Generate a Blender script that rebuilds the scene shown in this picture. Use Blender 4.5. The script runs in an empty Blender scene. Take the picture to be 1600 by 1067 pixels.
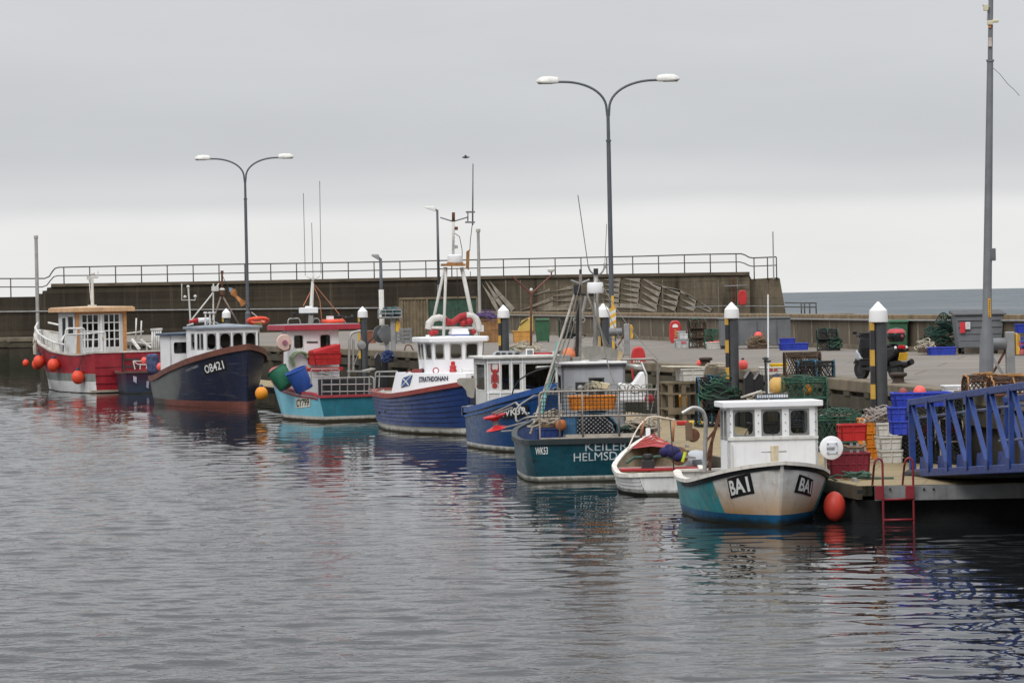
import bpy, bmesh, math, random
from mathutils import Vector, Matrix
random.seed(7)
SC = bpy.context.scene
COL = SC.collection
R = math.radians
# ------------------------------------------------------------------ camera
F, CX, CY, EYE = 5000.0, 800.0, 533.5, 4.1
PITCH, ROLL = math.atan(68.2 / F), math.atan(0.0195)
_f = Vector((0, math.cos(PITCH), -math.sin(PITCH)))
_r0 = Vector((1, 0, 0)); _u0 = Vector((0, math.sin(PITCH), math.cos(PITCH)))
CR = _r0 * math.cos(ROLL) - _u0 * math.sin(ROLL)
CU = _u0 * math.cos(ROLL) + _r0 * math.sin(ROLL)
CAMP = Vector((0, 0, EYE))
def ray(x, y): return _f + CR * ((x - CX) / F) + CU * ((CY - y) / F)
def at(x, y, Y):
    d = ray(x, y); return CAMP + d * (Y / d.y)
def gz(x, y, z):
    d = ray(x, y); return CAMP + d * ((z - EYE) / d.z)
def ztop(p, y):
    k = (CY - y) / F
    v = Vector((p[0], p[1], -EYE))
    a = v.dot(CU) - k * v.dot(_f); b = CU.z - k * _f.z
    return -a / b
cam = bpy.data.cameras.new('camera'); cam.lens = 36 * F / 1600; cam.sensor_width = 36
cam.clip_start = 0.5; cam.clip_end = 60000
co = bpy.data.objects.new('camera', cam); COL.objects.link(co)
m = Matrix((( CR.x, CU.x, -_f.x), (CR.y, CU.y, -_f.y), (CR.z, CU.z, -_f.z))).to_4x4(); m.translation = CAMP
co.matrix_world = m; SC.camera = co
# ------------------------------------------------------------------ materials
class NT:
    def __init__(s, name):
        s.m = bpy.data.materials.new(name); s.m.use_nodes = True
        s.t = s.m.node_tree; s.b = s.t.nodes['Principled BSDF']
    def n(s, typ, **kw):
        x = s.t.nodes.new(typ)
        for k, v in kw.items(): setattr(x, k, v)
        return x
    def l(s, a, b): s.t.links.new(a, b)
    def coord(s, sx=1, sy=1, sz=1):
        tc = s.n('ShaderNodeTexCoord'); mp = s.n('ShaderNodeMapping')
        mp.inputs['Scale'].default_value = (sx, sy, sz); s.l(tc.outputs['Object'], mp.inputs[0]); return mp.outputs[0]
    def noise(s, vec, scale, detail=4, rough=.55):
        x = s.n('ShaderNodeTexNoise'); x.inputs['Scale'].default_value = scale
        x.inputs['Detail'].default_value = detail; x.inputs['Roughness'].default_value = rough
        s.l(vec, x.inputs['Vector']); return x.outputs['Fac']
    def rng(s, v, a, b, c, d):
        x = s.n('ShaderNodeMapRange'); s.l(v, x.inputs[0])
        for i, q in enumerate((a, b, c, d)): x.inputs[i + 1].default_value = q
        return x.outputs[0]
    def math(s, op, a, b=None):
        x = s.n('ShaderNodeMath', operation=op)
        for i, q in enumerate((a, b)):
            if q is None: continue
            if isinstance(q, (int, float)): x.inputs[i].default_value = q
            else: s.l(q, x.inputs[i])
        return x.outputs[0]
    def mix(s, fac, a, b, bl='MIX'):
        x = s.n('ShaderNodeMix', data_type='RGBA', blend_type=bl)
        if isinstance(fac, (int, float)): x.inputs[0].default_value = fac
        else: s.l(fac, x.inputs[0])
        for i, q in ((6, a), (7, b)):
            if isinstance(q, tuple): x.inputs[i].default_value = (q[0], q[1], q[2], 1)
            else: s.l(q, x.inputs[i])
        return x.outputs[2]
MATS = {}
def M(name, col, rough=.55, metal=0, var=.25, scale=3, streak=0, scol=(.09, .05, .025), rust=0, rcol=(.16, .06, .025), scuff=0, weed=0, bump=0, bscale=30, spec=.4):
    """painted or raw surface: uneven tone, vertical run-off streaks, rust or dirt patches"""
    if name in MATS: return MATS[name]
    s = NT(name); b = s.b
    v = s.coord(); f = s.noise(v, scale, 5)
    c = s.mix(s.rng(f, .3, .7, 0, 1), tuple(q * (1 - var) for q in col), tuple(min(.9, q * (1 + var)) for q in col))
    if streak:
        g = s.noise(s.coord(9, 9, .7), 1.2, 5, .65)
        c = s.mix(s.rng(g, .52, .75, 0, streak), c, scol)
    if scuff:
        g = s.noise(s.coord(.5, .5, 9), 1.6, 7, .7); g2 = s.noise(s.coord(.7, .7, .9), 1.1, 5, .7)
        c = s.mix(s.rng(g, .56, .70, 0, scuff), c, tuple(min(.7, q * 1.7 + .045) for q in col))
        c = s.mix(s.rng(g2, .52, .62, 0, scuff * .55), c, tuple(q * .55 + .008 for q in col))
    if weed:   # ragged weed and grime above the waterline
        tcn = s.n('ShaderNodeTexCoord'); sx = s.n('ShaderNodeSeparateXYZ'); s.l(tcn.outputs['Object'], sx.inputs[0])
        e = s.math('ADD', sx.outputs[2], s.math('MULTIPLY', s.math('SUBTRACT', s.noise(s.coord(2.2, 2.2, .9), 2.0, 6, .7), .5), weed * 1.6))
        c = s.mix(s.rng(e, weed * .45, weed, .8, 0), c, (.026, .030, .014))
    if rust:
        g = s.noise(s.coord(1, 1, .6), scale * 1.7, 8, .7)
        c = s.mix(s.rng(g, .56, .68, 0, rust), c, rcol)
    s.l(c, b.inputs['Base Color'])
    b.inputs['Metallic'].default_value = metal
    g = s.noise(v, scale * 4, 3); s.l(s.rng(g, .3, .7, max(.03, rough - .1), min(1, rough + .12)), b.inputs['Roughness'])
    b.inputs['Specular IOR Level'].default_value = spec
    if bump:
        bn = s.n('ShaderNodeBump'); bn.inputs['Strength'].default_value = .6; bn.inputs['Distance'].default_value = bump
        s.l(s.noise(v, bscale, 6, .65), bn.inputs['Height']); s.l(bn.outputs[0], b.inputs['Normal'])
    MATS[name] = s.m; return s.m
def glass(name, tint=.55):
    s = NT(name); s.t.nodes.remove(s.b)
    out = [n for n in s.t.nodes if n.type == 'OUTPUT_MATERIAL'][0]
    tr = s.n('ShaderNodeBsdfTransparent'); tr.inputs[0].default_value = (tint, tint * 1.02, tint, 1)
    gl = s.n('ShaderNodeBsdfGlossy'); gl.inputs['Roughness'].default_value = .03
    fr = s.n('ShaderNodeFresnel'); fr.inputs[0].default_value = 1.5
    mx = s.n('ShaderNodeMixShader'); s.l(fr.outputs[0], mx.inputs[0]); s.l(tr.outputs[0], mx.inputs[1]); s.l(gl.outputs[0], mx.inputs[2])
    s.l(mx.outputs[0], out.inputs[0]); MATS[name] = s.m; return s.m
white = M('white_paint', (.80, .80, .80), .45, var=.05, streak=.22, scol=(.42, .36, .28))
white_clean = M('white_gloss', (.82, .82, .83), .35, var=.03)
white_dirty = M('white_worn', (.62, .61, .57), .6, var=.12, streak=.5, scol=(.3, .22, .13))
white_sheen = M('pile_cap_white', (.82, .82, .83), .4, var=.03, streak=.08, scol=(.5, .48, .42))
grey_paint = M('grey_paint', (.26, .27, .28), .5, var=.12, streak=.3)
grey_panel = M('grey_panel', (.36, .37, .39), .55, var=.12, streak=.25, scol=(.2, .19, .18))
black = M('black_rubber', (.012, .012, .013), .6, var=.3)
dark = M('dark_paint', (.03, .03, .032), .55, var=.3)
steel = M('stainless_steel', (.42, .41, .39), .38, metal=.7, var=.2, rust=.25)
galv = M('galvanised_steel', (.30, .30, .30), .55, metal=.35, var=.2, rust=.2, rcol=(.16, .11, .07))
pole_grey = M('pole_grey', (.17, .18, .195), .6, metal=.1, var=.15, streak=.3, scol=(.09, .08, .07))
rusty = M('rusty_steel', (.12, .05, .028), .8, var=.5, scale=8, bump=.004)
red = M('red_paint', (.36, .02, .025), .45, var=.2, streak=.25, scol=(.1, .015, .015))
red_bright = M('red_plastic', (.46, .022, .022), .45, var=.2, streak=.35, scol=(.2, .03, .03))
orange = M('orange_buoy_rubber', (.82, .078, .034), .5, var=.2, scale=5, streak=.3, scol=(.35, .07, .04), rust=.3, rcol=(.34, .1, .06))
pink = M('pink_buoy_rubber', (.85, .12, .10), .5, var=.08)
amber = M('amber_buoy_rubber', (.75, .27, .015), .5, var=.12)
orange_box = M('orange_crate_plastic', (.72, .24, .02), .5, var=.2, streak=.35, scol=(.25, .1, .03))
yellow = M('yellow_paint', (.66, .38, .05), .55, var=.12, streak=.25)
blue_box = M('blue_crate_plastic', (.028, .055, .42), .5, var=.2, streak=.4, scol=(.08, .1, .3))
blue_gang = M('gangway_blue', (.017, .046, .19), .42, var=.2, streak=.3, scol=(.03, .035, .09), rust=.3, rcol=(.07, .05, .06))
green_box = M('green_plastic', (.02, .14, .075), .5, var=.2)
wood = M('bare_wood', (.20, .13, .075), .8, var=.35, scale=6, bump=.003)
ply = M('varnished_ply', (.52, .25, .10), .45, var=.2, scale=5)
brown = M('brown_paint', (.14, .052, .035), .6, var=.25, streak=.3)
rope_w = M('cream_rope', (.42, .37, .29), .9, var=.25, scale=20, bump=.004, bscale=120)
rope_g = M('green_rope', (.055, .108, .08), .85, var=.3, scale=20)
rope_b = M('blue_rope', (.03, .12, .20), .85, var=.3, scale=20)
net_b = M('black_netting', (.018, .02, .02), .8, var=.3)
net_g = M('green_netting', (.03, .085, .055), .85, var=.35, scale=9)
net_br = M('brown_netting', (.07, .045, .03), .85, var=.35, scale=9)
glass_m = glass('window_glass', .5)
glass_d = glass('dark_window_glass', .25)
lamp_glass = M('lamp_head_white', (.75, .74, .70), .4, var=.06, streak=.3, scol=(.4, .36, .3))
# ------------------------------------------------------------------ mesh builder
class MB:
    def __init__(s): s.v = []; s.f = []; s.mi = []; s.sm = []; s.cur = 0
    def mat(s, i): s.cur = i; return s
    def face(s, idx, sm=False): s.f.append(tuple(idx)); s.mi.append(s.cur); s.sm.append(sm)
    def add(s, vs, fs, sm=False):
        o = len(s.v); s.v += [tuple(q) for q in vs]
        for q in fs: s.face([o + i for i in q], sm)
        return s
    def hexa(s, p):   # 8 pts: bottom 0-3 ccw, top 4-7
        return s.add(p, [(3, 2, 1, 0), (4, 5, 6, 7), (0, 1, 5, 4), (1, 2, 6, 5), (2, 3, 7, 6), (3, 0, 4, 7)])
    def box(s, c, d, rz=0, taper=1.0, M4=None):
        x, y, z = d[0] / 2, d[1] / 2, d[2] / 2; t = taper
        p = [Vector(q) for q in ((-x, -y, -z), (x, -y, -z), (x, y, -z), (-x, y, -z), (-x * t, -y * t, z), (x * t, -y * t, z), (x * t, y * t, z), (-x * t, y * t, z))]
        if M4 is not None: p = [M4 @ q for q in p]
        cz, sz = math.cos(rz), math.sin(rz)
        return s.hexa([(c[0] + q.x * cz - q.y * sz, c[1] + q.x * sz + q.y * cz, c[2] + q.z) for q in p])
    def bar(s, a, b, w, h=None, up=(0, 0, 1)):
        a, b = Vector(a), Vector(b); h = h or w; d = (b - a).normalized(); u = Vector(up)
        if abs(d.dot(u)) > .98: u = Vector((0, 1, 0))
        sd = d.cross(u).normalized(); u = sd.cross(d)
        q = [(-w / 2, -h / 2), (w / 2, -h / 2), (w / 2, h / 2), (-w / 2, h / 2)]
        return s.hexa([a + sd * i + u * j for i, j in q] + [b + sd * i + u * j for i, j in q])
    def tube(s, pts, r, n=8, closed=False, r2=None, cap=True):
        pts = [Vector(p) for p in pts]; k = len(pts); o = len(s.v); prev = None
        for i, p in enumerate(pts):
            if closed: d = pts[(i + 1) % k] - pts[i - 1]
            else: d = pts[min(i + 1, k - 1)] - pts[max(i - 1, 0)]
            if d.length < 1e-9: d = Vector((0, 0, 1))
            d.normalize()
            if prev is None:
                a = Vector((0, 0, 1)) if abs(d.z) < .9 else Vector((1, 0, 0))
                u = d.cross(a).normalized()
            else: u = (prev - d * prev.dot(d)).normalized()
            prev = u; w = d.cross(u)
            rr = r if r2 is None else r + (r2 - r) * i / max(1, k - 1)
            if isinstance(r, (list, tuple)): rr = r[i]
            for j in range(n):
                t = 2 * math.pi * j / n; s.v.append(tuple(p + (u * math.cos(t) + w * math.sin(t)) * rr))
        for i in range(k if closed else k - 1):
            for j in range(n):
                a = o + i * n; b = o + ((i + 1) % k) * n
                s.face((a + j, a + (j + 1) % n, b + (j + 1) % n, b + j), n > 5)
        if cap and not closed:
            s.face([o + j for j in reversed(range(n))]); s.face([o + (k - 1) * n + j for j in range(n)])
        return s
    def lathe(s, prof, c=(0, 0, 0), n=16, axis='z', M3=None, sm=True):
        o = len(s.v); k = len(prof)
        for r, h in prof:
            for j in range(n):
                t = 2 * math.pi * j / n; p = Vector((r * math.cos(t), r * math.sin(t), h))
                if axis == 'x': p = Vector((p.z, p.x, p.y))
                if axis == 'y': p = Vector((p.y, p.z, p.x))
                if M3 is not None: p = M3 @ p
                s.v.append((c[0] + p.x, c[1] + p.y, c[2] + p.z))
        for i in range(k - 1):
            for j in range(n): s.face((o + i * n + j, o + i * n + (j + 1) % n, o + (i + 1) * n + (j + 1) % n, o + (i + 1) * n + j), sm)
        s.face([o + j for j in reversed(range(n))]); s.face([o + (k - 1) * n + j for j in range(n)])
        return s
    def ball(s, c, r, n=14, sz=1.0):
        k = 8; return s.lathe([(max(.001, r * math.sin(math.pi * i / k)), -r * sz * math.cos(math.pi * i / k)) for i in range(k + 1)], c, n)
    def prism(s, poly, a, b):   # poly of 3-d pts, extruded by vector b-a
        d = Vector(b) - Vector(a); n = len(poly); p = [Vector(q) for q in poly]
        o = len(s.v); s.v += [tuple(q) for q in p] + [tuple(q + d) for q in p]
        s.face([o + i for i in reversed(range(n))]); s.face([o + n + i for i in range(n)])
        for i in range(n): s.face((o + i, o + (i + 1) % n, o + n + (i + 1) % n, o + n + i))
        return s
    def build(s, name, mats, parent=None, loc=None, bevel=0, rz=0):
        me = bpy.data.meshes.new(name); me.from_pydata(s.v, [], s.f)
        if not isinstance(mats, (list, tuple)): mats = [mats]
        for q in mats: me.materials.append(q)
        me.polygons.foreach_set('material_index', s.mi); me.polygons.foreach_set('use_smooth', s.sm)
        bm = bmesh.new(); bm.from_mesh(me); bmesh.ops.recalc_face_normals(bm, faces=bm.faces)
        for e_ in bm.edges:
            if len(e_.link_faces) == 2 and e_.link_faces[0].normal.angle(e_.link_faces[1].normal, 0) > .62: e_.smooth = False
        bm.to_mesh(me); bm.free()
        o = bpy.data.objects.new(name, me); COL.objects.link(o)
        if parent is not None: o.parent = parent
        if loc is not None: o.location = loc
        o.rotation_euler.z = rz
        if bevel:
            b = o.modifiers.new('bevel', 'BEVEL'); b.width = bevel; b.segments = 2; b.limit_method = 'ANGLE'; b.angle_limit = R(40)
        return o
def tag(o, label=None, cat=None, group=None, kind=None):
    if label: o['label'] = label
    if cat: o['category'] = cat
    if group: o['group'] = group
    if kind: o['kind'] = kind
    return o
def thing(name, label, cat, loc=(0, 0, 0), rz=0, group=None):
    o = bpy.data.objects.new(name, None); COL.objects.link(o); o.location = loc; o.rotation_euler.z = rz
    o.empty_display_size = .2
    return tag(o, label, cat, group)
def kids(o): return [c for c in ALLKIDS.get(o.name, [])] if False else list(o.children)
def dup(root, loc, rz=0, label=None, group=None, sc=None):
    def cp(o, par):
        c = o.copy(); COL.objects.link(c)
        if par is not None: c.parent = par
        for ch in list(o.children): cp(ch, c)
        return c
    c = cp(root, None); c.location = loc; c.rotation_euler.z = rz
    if label: c['label'] = label
    if group: c['group'] = group
    if sc: c.scale = (sc, sc, sc)
    return c
def arc(c, r, a0, a1, n=10, e1=(1, 0, 0), e2=(0, 0, 1)):
    c, e1, e2 = Vector(c), Vector(e1), Vector(e2)
    return [c + e1 * r * math.cos(R(a0 + (a1 - a0) * i / n)) + e2 * r * math.sin(R(a0 + (a1 - a0) * i / n)) for i in range(n + 1)]
def rnd(a, b): return random.uniform(a, b)
def bend(pts, r=.12, n=4):
    """round the corners of a polyline"""
    pts = [Vector(p) for p in pts]; out = [pts[0]]
    for i in range(1, len(pts) - 1):
        a, b, c = pts[i - 1], pts[i], pts[i + 1]
        u = (a - b); w = (c - b); k = min(r, u.length * .45, w.length * .45); p = b + u.normalized() * k; q = b + w.normalized() * k
        for j in range(n + 1):
            t = j / n; out.append(p * (1 - t) ** 2 + b * 2 * t * (1 - t) + q * t * t)
    out.append(pts[-1]); return out
_txt = {}
def text_mesh(s, font_bold=0, ext=.02):
    """outline of the words as (verts 0..w x 0..1, faces), letters thickened by offset"""
    key = (s, font_bold)
    if key in _txt: return _txt[key]
    cu = bpy.data.curves.new('t', 'FONT'); cu.body = s; cu.resolution_u = 3; cu.offset = font_bold; cu.fill_mode = 'FRONT'
    o = bpy.data.objects.new('t', cu); COL.objects.link(o)
    dg = bpy.context.evaluated_depsgraph_get(); me = bpy.data.meshes.new_from_object(o.evaluated_get(dg))
    bm = bmesh.new(); bm.from_mesh(me); bmesh.ops.triangulate(bm, faces=bm.faces); bm.to_mesh(me); bm.free()
    vs = [v.co.copy() for v in me.vertices]; fs = [tuple(p.vertices) for p in me.polygons]
    bpy.data.objects.remove(o); bpy.data.curves.remove(cu); bpy.data.meshes.remove(me)
    x0 = min(v.x for v in vs); x1 = max(v.x for v in vs); y0 = min(v.y for v in vs); y1 = max(v.y for v in vs)
    vs = [((v.x - x0) / (x1 - x0), (v.y - y0) / (y1 - y0)) for v in vs]
    _txt[key] = (vs, fs); return vs, fs
def lettering(name, s, fn, mat, parent, bold=.02):
    """fn(u, v) -> point of the surface carrying the words"""
    vs, fs = text_mesh(s, bold); mb = MB(); mb.add([fn(u, v) for u, v in vs], fs)
    me = bpy.data.meshes.new(name); me.from_pydata(mb.v, [], mb.f); me.materials.append(mat)
    o = bpy.data.objects.new(name, me); COL.objects.link(o); o.parent = parent; return o
def plane_fn(o, e1, e2):
    o, e1, e2 = Vector(o), Vector(e1), Vector(e2)
    return lambda u, v: o + e1 * u + e2 * v
# ------------------------------------------------------------------ daylight: overcast sky with a brighter band low over the sea
SUN_EL, SUN_AZ = R(42), R(205)
w = bpy.data.worlds.new('World'); SC.world = w; w.use_nodes = True
nt = w.node_tree; bg = nt.nodes['Background']; bg.inputs['Strength'].default_value = .1
def wn(t, **k):
    x = nt.nodes.new(t)
    for a, b in k.items(): setattr(x, a, b)
    return x
sky = wn('ShaderNodeTexSky', sky_type='NISHITA'); sky.sun_disc = False; sky.sun_elevation = SUN_EL; sky.sun_rotation = SUN_AZ
tc = wn('ShaderNodeTexCoord'); sp = wn('ShaderNodeSeparateXYZ'); nt.links.new(tc.outputs['Generated'], sp.inputs[0])
mp = wn('ShaderNodeMapping'); mp.inputs['Scale'].default_value = (6, 6, 34); nt.links.new(tc.outputs['Generated'], mp.inputs[0])
ns = wn('ShaderNodeTexNoise'); ns.inputs['Scale'].default_value = 1.0; ns.inputs['Detail'].default_value = 5; nt.links.new(mp.outputs[0], ns.inputs['Vector'])
def wm(op, a, b):
    x = wn('ShaderNodeMath', operation=op)
    for i, q in enumerate((a, b)):
        if isinstance(q, (int, float)): x.inputs[i].default_value = q
        else: nt.links.new(q, x.inputs[i])
    return x.outputs[0]
el = wm('ADD', sp.outputs['Z'], wm('MULTIPLY', wm('SUBTRACT', ns.outputs['Fac'], .5), .012))
rp = wn('ShaderNodeValToRGB'); nt.links.new(wm('MULTIPLY', el, 5.0), rp.inputs[0])   # 0..1 = 0..11.5 degrees
cr = rp.color_ramp; cr.interpolation = 'EASE'
STOPS = [(0, (.86, .86, .855)), (.115, (.84, .84, .838)), (.165, (.675, .685, .70)), (.23, (.59, .603, .63)), (.47, (.645, .652, .67)), (1.0, (.53, .54, .56))]
for i, (p, c) in enumerate(STOPS):
    e = cr.elements[i] if i < 2 else cr.elements.new(p)
    e.position = p; e.color = (*c, 1)
# overcast luminance grows to the zenith
up = wn('ShaderNodeMapRange'); nt.links.new(sp.outputs['Z'], up.inputs[0])
for i, q in enumerate((.28, 1.0, 10.0, 37.0)): up.inputs[i + 1].default_value = q
vm = wn('ShaderNodeVectorMath', operation='SCALE'); nt.links.new(rp.outputs[0], vm.inputs[0])
ns2 = wn('ShaderNodeTexNoise'); ns2.inputs['Scale'].default_value = 1.0; ns2.inputs['Detail'].default_value = 6
mp2 = wn('ShaderNodeMapping'); mp2.inputs['Scale'].default_value = (9, 9, 40); mp2.inputs['Rotation'].default_value = (0, .08, 0)
nt.links.new(tc.outputs['Generated'], mp2.inputs[0]); nt.links.new(mp2.outputs[0], ns2.inputs['Vector'])
nt.links.new(wm('MULTIPLY', up.outputs[0], wm('ADD', .91, wm('MULTIPLY', ns2.outputs['Fac'], .18))), vm.inputs['Scale'])
mx = wn('ShaderNodeMix', data_type='RGBA'); mx.inputs[0].default_value = .06
nt.links.new(vm.outputs[0], mx.inputs[6]); nt.links.new(sky.outputs[0], mx.inputs[7]); nt.links.new(mx.outputs[2], bg.inputs[0])
su = bpy.data.lights.new('sun', 'SUN'); su.energy = 1.4; su.angle = R(25); su.color = (1, .97, .93)
so = bpy.data.objects.new('sun', su); COL.objects.link(so)
so.rotation_euler = (R(90) - SUN_EL, 0, R(-25)); so.location = (-20, -20, 40)
SC.view_settings.view_transform = 'Standard'; SC.view_settings.look = 'None'; SC.view_settings.exposure = 0; SC.view_settings.gamma = 1
# ------------------------------------------------------------------ water
def water_mat(name, col, layers, rough=.0):
    s = NT(name); b = s.b
    b.inputs['Base Color'].default_value = (*col, 1); b.inputs['Roughness'].default_value = rough; b.inputs['IOR'].default_value = 1.333
    prev = None; h = None
    for (sx, sy, sc, det, amp, mask) in layers:
        v = s.coord(sx, sy, 1); q = s.math('MULTIPLY', s.noise(v, sc, det, .5), amp)
        if mask:
            if mask < 0:   # wind ruffled away from the shelter of the boats
                tcn = s.n('ShaderNodeTexCoord'); sx = s.n('ShaderNodeSeparateXYZ'); s.l(tcn.outputs['Object'], sx.inputs[0])
                g = s.math('ADD', s.math('ADD', sx.outputs[0], s.math('MULTIPLY', sx.outputs[1], .16)), s.math('MULTIPLY', s.noise(s.coord(1, .4, 1), .12, 2), 8)); g = s.rng(g, 4, 16, .75, .25)
            else: g = s.noise(s.coord(1, .45, 1), mask, 2)
            q = s.math('MULTIPLY', q, s.rng(g, .38, .62, .35, 1.0))
        h = q if h is None else s.math('ADD', h, q)
    bn = s.n('ShaderNodeBump'); bn.inputs['Strength'].default_value = 1; bn.inputs['Distance'].default_value = 1
    s.l(h, bn.inputs['Height']); s.l(bn.outputs[0], b.inputs['Normal']); return s.m
def harbour_mat():
    s = NT('harbour_water'); b = s.b
    b.inputs['Base Color'].default_value = (.012, .014, .0145, 1); b.inputs['Roughness'].default_value = .02; b.inputs['IOR'].default_value = 1.333
    tcn = s.n('ShaderNodeTexCoord'); sx = s.n('ShaderNodeSeparateXYZ'); s.l(tcn.outputs['Object'], sx.inputs[0])
    u = s.math('ADD', s.math('ADD', sx.outputs[0], s.math('MULTIPLY', sx.outputs[1], .24)), s.math('MULTIPLY', s.math('SUBTRACT', s.noise(s.coord(1, .5, 1), .10, 3), .5), 9))
    wind = s.rng(u, 8.0, 13.5, 1, .06)                   # the breeze ruffles the open water, not the lee of the boats
    gust = s.rng(s.noise(s.coord(1, .55, 1), .13, 4, .6), .35, .65, .42, 1.3)
    h = s.math('ADD', s.math('MULTIPLY', s.noise(s.coord(.75, 1, 1), 5.5, 2, .55), .017), s.math('MULTIPLY', s.noise(s.coord(.7, 1, 1), 13, 2, .5), .0075))
    h = s.math('MULTIPLY', h, s.math('MULTIPLY', wind, gust))
    bn = s.n('ShaderNodeBump'); bn.inputs['Strength'].default_value = 1; bn.inputs['Distance'].default_value = 1
    s.l(h, bn.inputs['Height']); s.l(bn.outputs[0], b.inputs['Normal']); return s.m
harb = harbour_mat()
harb_far = water_mat('harbour_water_far', (.010, .013, .014), [(.55, 1.0, .75, 1, .05, .05), (.6, 1.0, 2.1, 1.5, .03, .09)])
def sea_mat():
    m_ = water_mat('sea_water', (.05, .06, .065), [(.7, .35, .10, 4, 3.2, 0), (1, 1, .8, 3, .3, 0)], .2); t = m_.node_tree; b = t.nodes['Principled BSDF']
    df = t.nodes.new('ShaderNodeBsdfDiffuse'); df.inputs[0].default_value = (.115, .14, .155, 1); mxs = t.nodes.new('ShaderNodeMixShader'); mxs.inputs[0].default_value = .42
    bn_ = [n for n in t.nodes if n.type == 'BUMP'][0]; t.links.new(bn_.outputs[0], df.inputs['Normal'])
    tcs = t.nodes.new('ShaderNodeTexCoord'); mps = t.nodes.new('ShaderNodeMapping'); mps.inputs['Scale'].default_value = (.03, .006, 1); t.links.new(tcs.outputs['Object'], mps.inputs[0]); nzs = t.nodes.new('ShaderNodeTexNoise'); nzs.inputs['Scale'].default_value = 1; nzs.inputs['Detail'].default_value = 8; nzs.inputs['Roughness'].default_value = .7; t.links.new(mps.outputs[0], nzs.inputs['Vector'])
    mrs = t.nodes.new('ShaderNodeMapRange'); t.links.new(nzs.outputs['Fac'], mrs.inputs[0])
    for i_, q_ in enumerate((.35, .65, .2, .62)): mrs.inputs[i_ + 1].default_value = q_
    t.links.new(mrs.outputs[0], mxs.inputs[0])
    t.links.new(df.outputs[0], mxs.inputs[1]); t.links.new(b.outputs[0], mxs.inputs[2]); t.links.new(mxs.outputs[0], [n for n in t.nodes if n.type == 'OUTPUT_MATERIAL'][0].inputs[0]); return m_
seam = sea_mat()
_unused = (lambda *a: None)('sea_water', (.03, .045, .05), [(1, .6, .12, 3, 2.6, 0), (1, 1, .8, 3, .5, 0)], .12)
def sheet(name, x0, x1, y0, y1, z, m, nx=1, ny=1):
    mb = MB(); o = 0
    for j in range(ny + 1):
        for i in range(nx + 1): mb.v.append((x0 + (x1 - x0) * i / nx, y0 + (y1 - y0) * j / ny, z))
    for j in range(ny):
        for i in range(nx):
            a = j * (nx + 1) + i; mb.face((a, a + 1, a + nx + 2, a + nx + 1))
    return tag(mb.build(name, m), kind='structure')
import numpy as np
def water_surface():
    """one rippled sheet: real waves, finer where the water is near"""
    rg = np.random.default_rng(5)
    n = 64
    lam = .24 * (1.7 / .24) ** (rg.random(n) ** 1.2)
    th = rg.normal(0, .62, n) + math.pi / 2 * .93; ph = rg.random(n) * 6.283
    kx, ky = 2 * np.pi / lam * np.cos(th), 2 * np.pi / lam * np.sin(th)
    slope = np.where(lam < .55, 1.0, np.where(lam < 1.1, 1.15, .75))
    def field(seed, sx, sy, X, Y):
        r2 = np.random.default_rng(seed); f = 0
        for i in range(7): f = f + np.sin(X * sx * r2.normal() + Y * sy * r2.normal() + r2.random() * 6.28)
        return f / 2.6
    def height(X, Y, dx):
        calm = np.clip((X + .24 * Y - 9.0 + 1.6 * field(9, .5, .3, X, Y)) / 9.0, 0, 1)   # lee of the boats and the pontoon
        gust = .5 + .5 * np.tanh(field(3, .16, .09, X, Y) * 1.1)
        A = (.068 * (.75 + .45 * gust)) * (1 - .60 * calm)
        Z = np.zeros_like(X)
        for i in range(n):
            w = np.clip(lam[i] / (3.2 * dx) - .6, 0, 1)
            big = np.clip((lam[i] - .3) / .5, 0, 1)
            Z += (slope[i] * math.sqrt(2 / n) * lam[i] / 6.283) * w * (1 - calm * (1 - big) * .75) * np.sin(kx[i] * X + ky[i] * Y + ph[i])
        boost = np.clip(1 + (dx - .1) * 2.2, 1, 1.6)
        return Z * A * boost
    ys = [22.0]
    while ys[-1] < 224: ys.append(ys[-1] + (.065 if ys[-1] < 45 else .065 + (ys[-1] - 45) * .0018))
    ys = np.array(ys); bands = []
    vs, fs, base = [], [], 0
    def grid(y, x0, x1, dx):
        nonlocal base
        xs = np.arange(x0, x1 + dx, dx); X, Y = np.meshgrid(xs, y); DX = np.full_like(X, dx); d2 = np.gradient(y)[:, None] + 0 * X
        Z = height(X, Y, np.maximum(DX * .8, d2)); vs.append(np.stack([X, Y, Z], -1).reshape(-1, 3))
        ny, nx = X.shape; i = np.arange(ny - 1)[:, None] * nx + np.arange(nx - 1)[None, :] + base
        fs.append(np.stack([i, i + 1, i + nx + 1, i + nx], -1).reshape(-1, 4)); base += ny * nx
    cut = [(22, 50, -13, 13, .075), (50, 80, -17, 11, .10), (80, 125, -26, 7, .15), (125, 224, -48, -1, .24)]
    for y0, y1, x0, x1, dx in cut:
        y = ys[(ys >= y0 - .3) & (ys <= y1)]; grid(y, x0, x1, dx)
    V = np.concatenate(vs); Fc = np.concatenate(fs)
    me = bpy.data.meshes.new('harbour_water'); me.vertices.add(len(V)); me.vertices.foreach_set('co', V.ravel())
    me.loops.add(Fc.size); me.loops.foreach_set('vertex_index', Fc.ravel().astype(np.int32)); me.polygons.add(len(Fc))
    me.polygons.foreach_set('loop_start', np.arange(0, Fc.size, 4, dtype=np.int32)); me.polygons.foreach_set('use_smooth', np.ones(len(Fc), bool)); me.update(calc_edges=True)
    me.materials.append(harb); o = bpy.data.objects.new('harbour_water', me); COL.objects.link(o); tag(o, kind='structure'); print('water', len(V))
water_surface()
sheet('harbour_water_beyond', -200, 60, -40, 224, -.09, harb_far)
sheet('sea', -30000, 30000, -300, 48000, -.25, seam)
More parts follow.
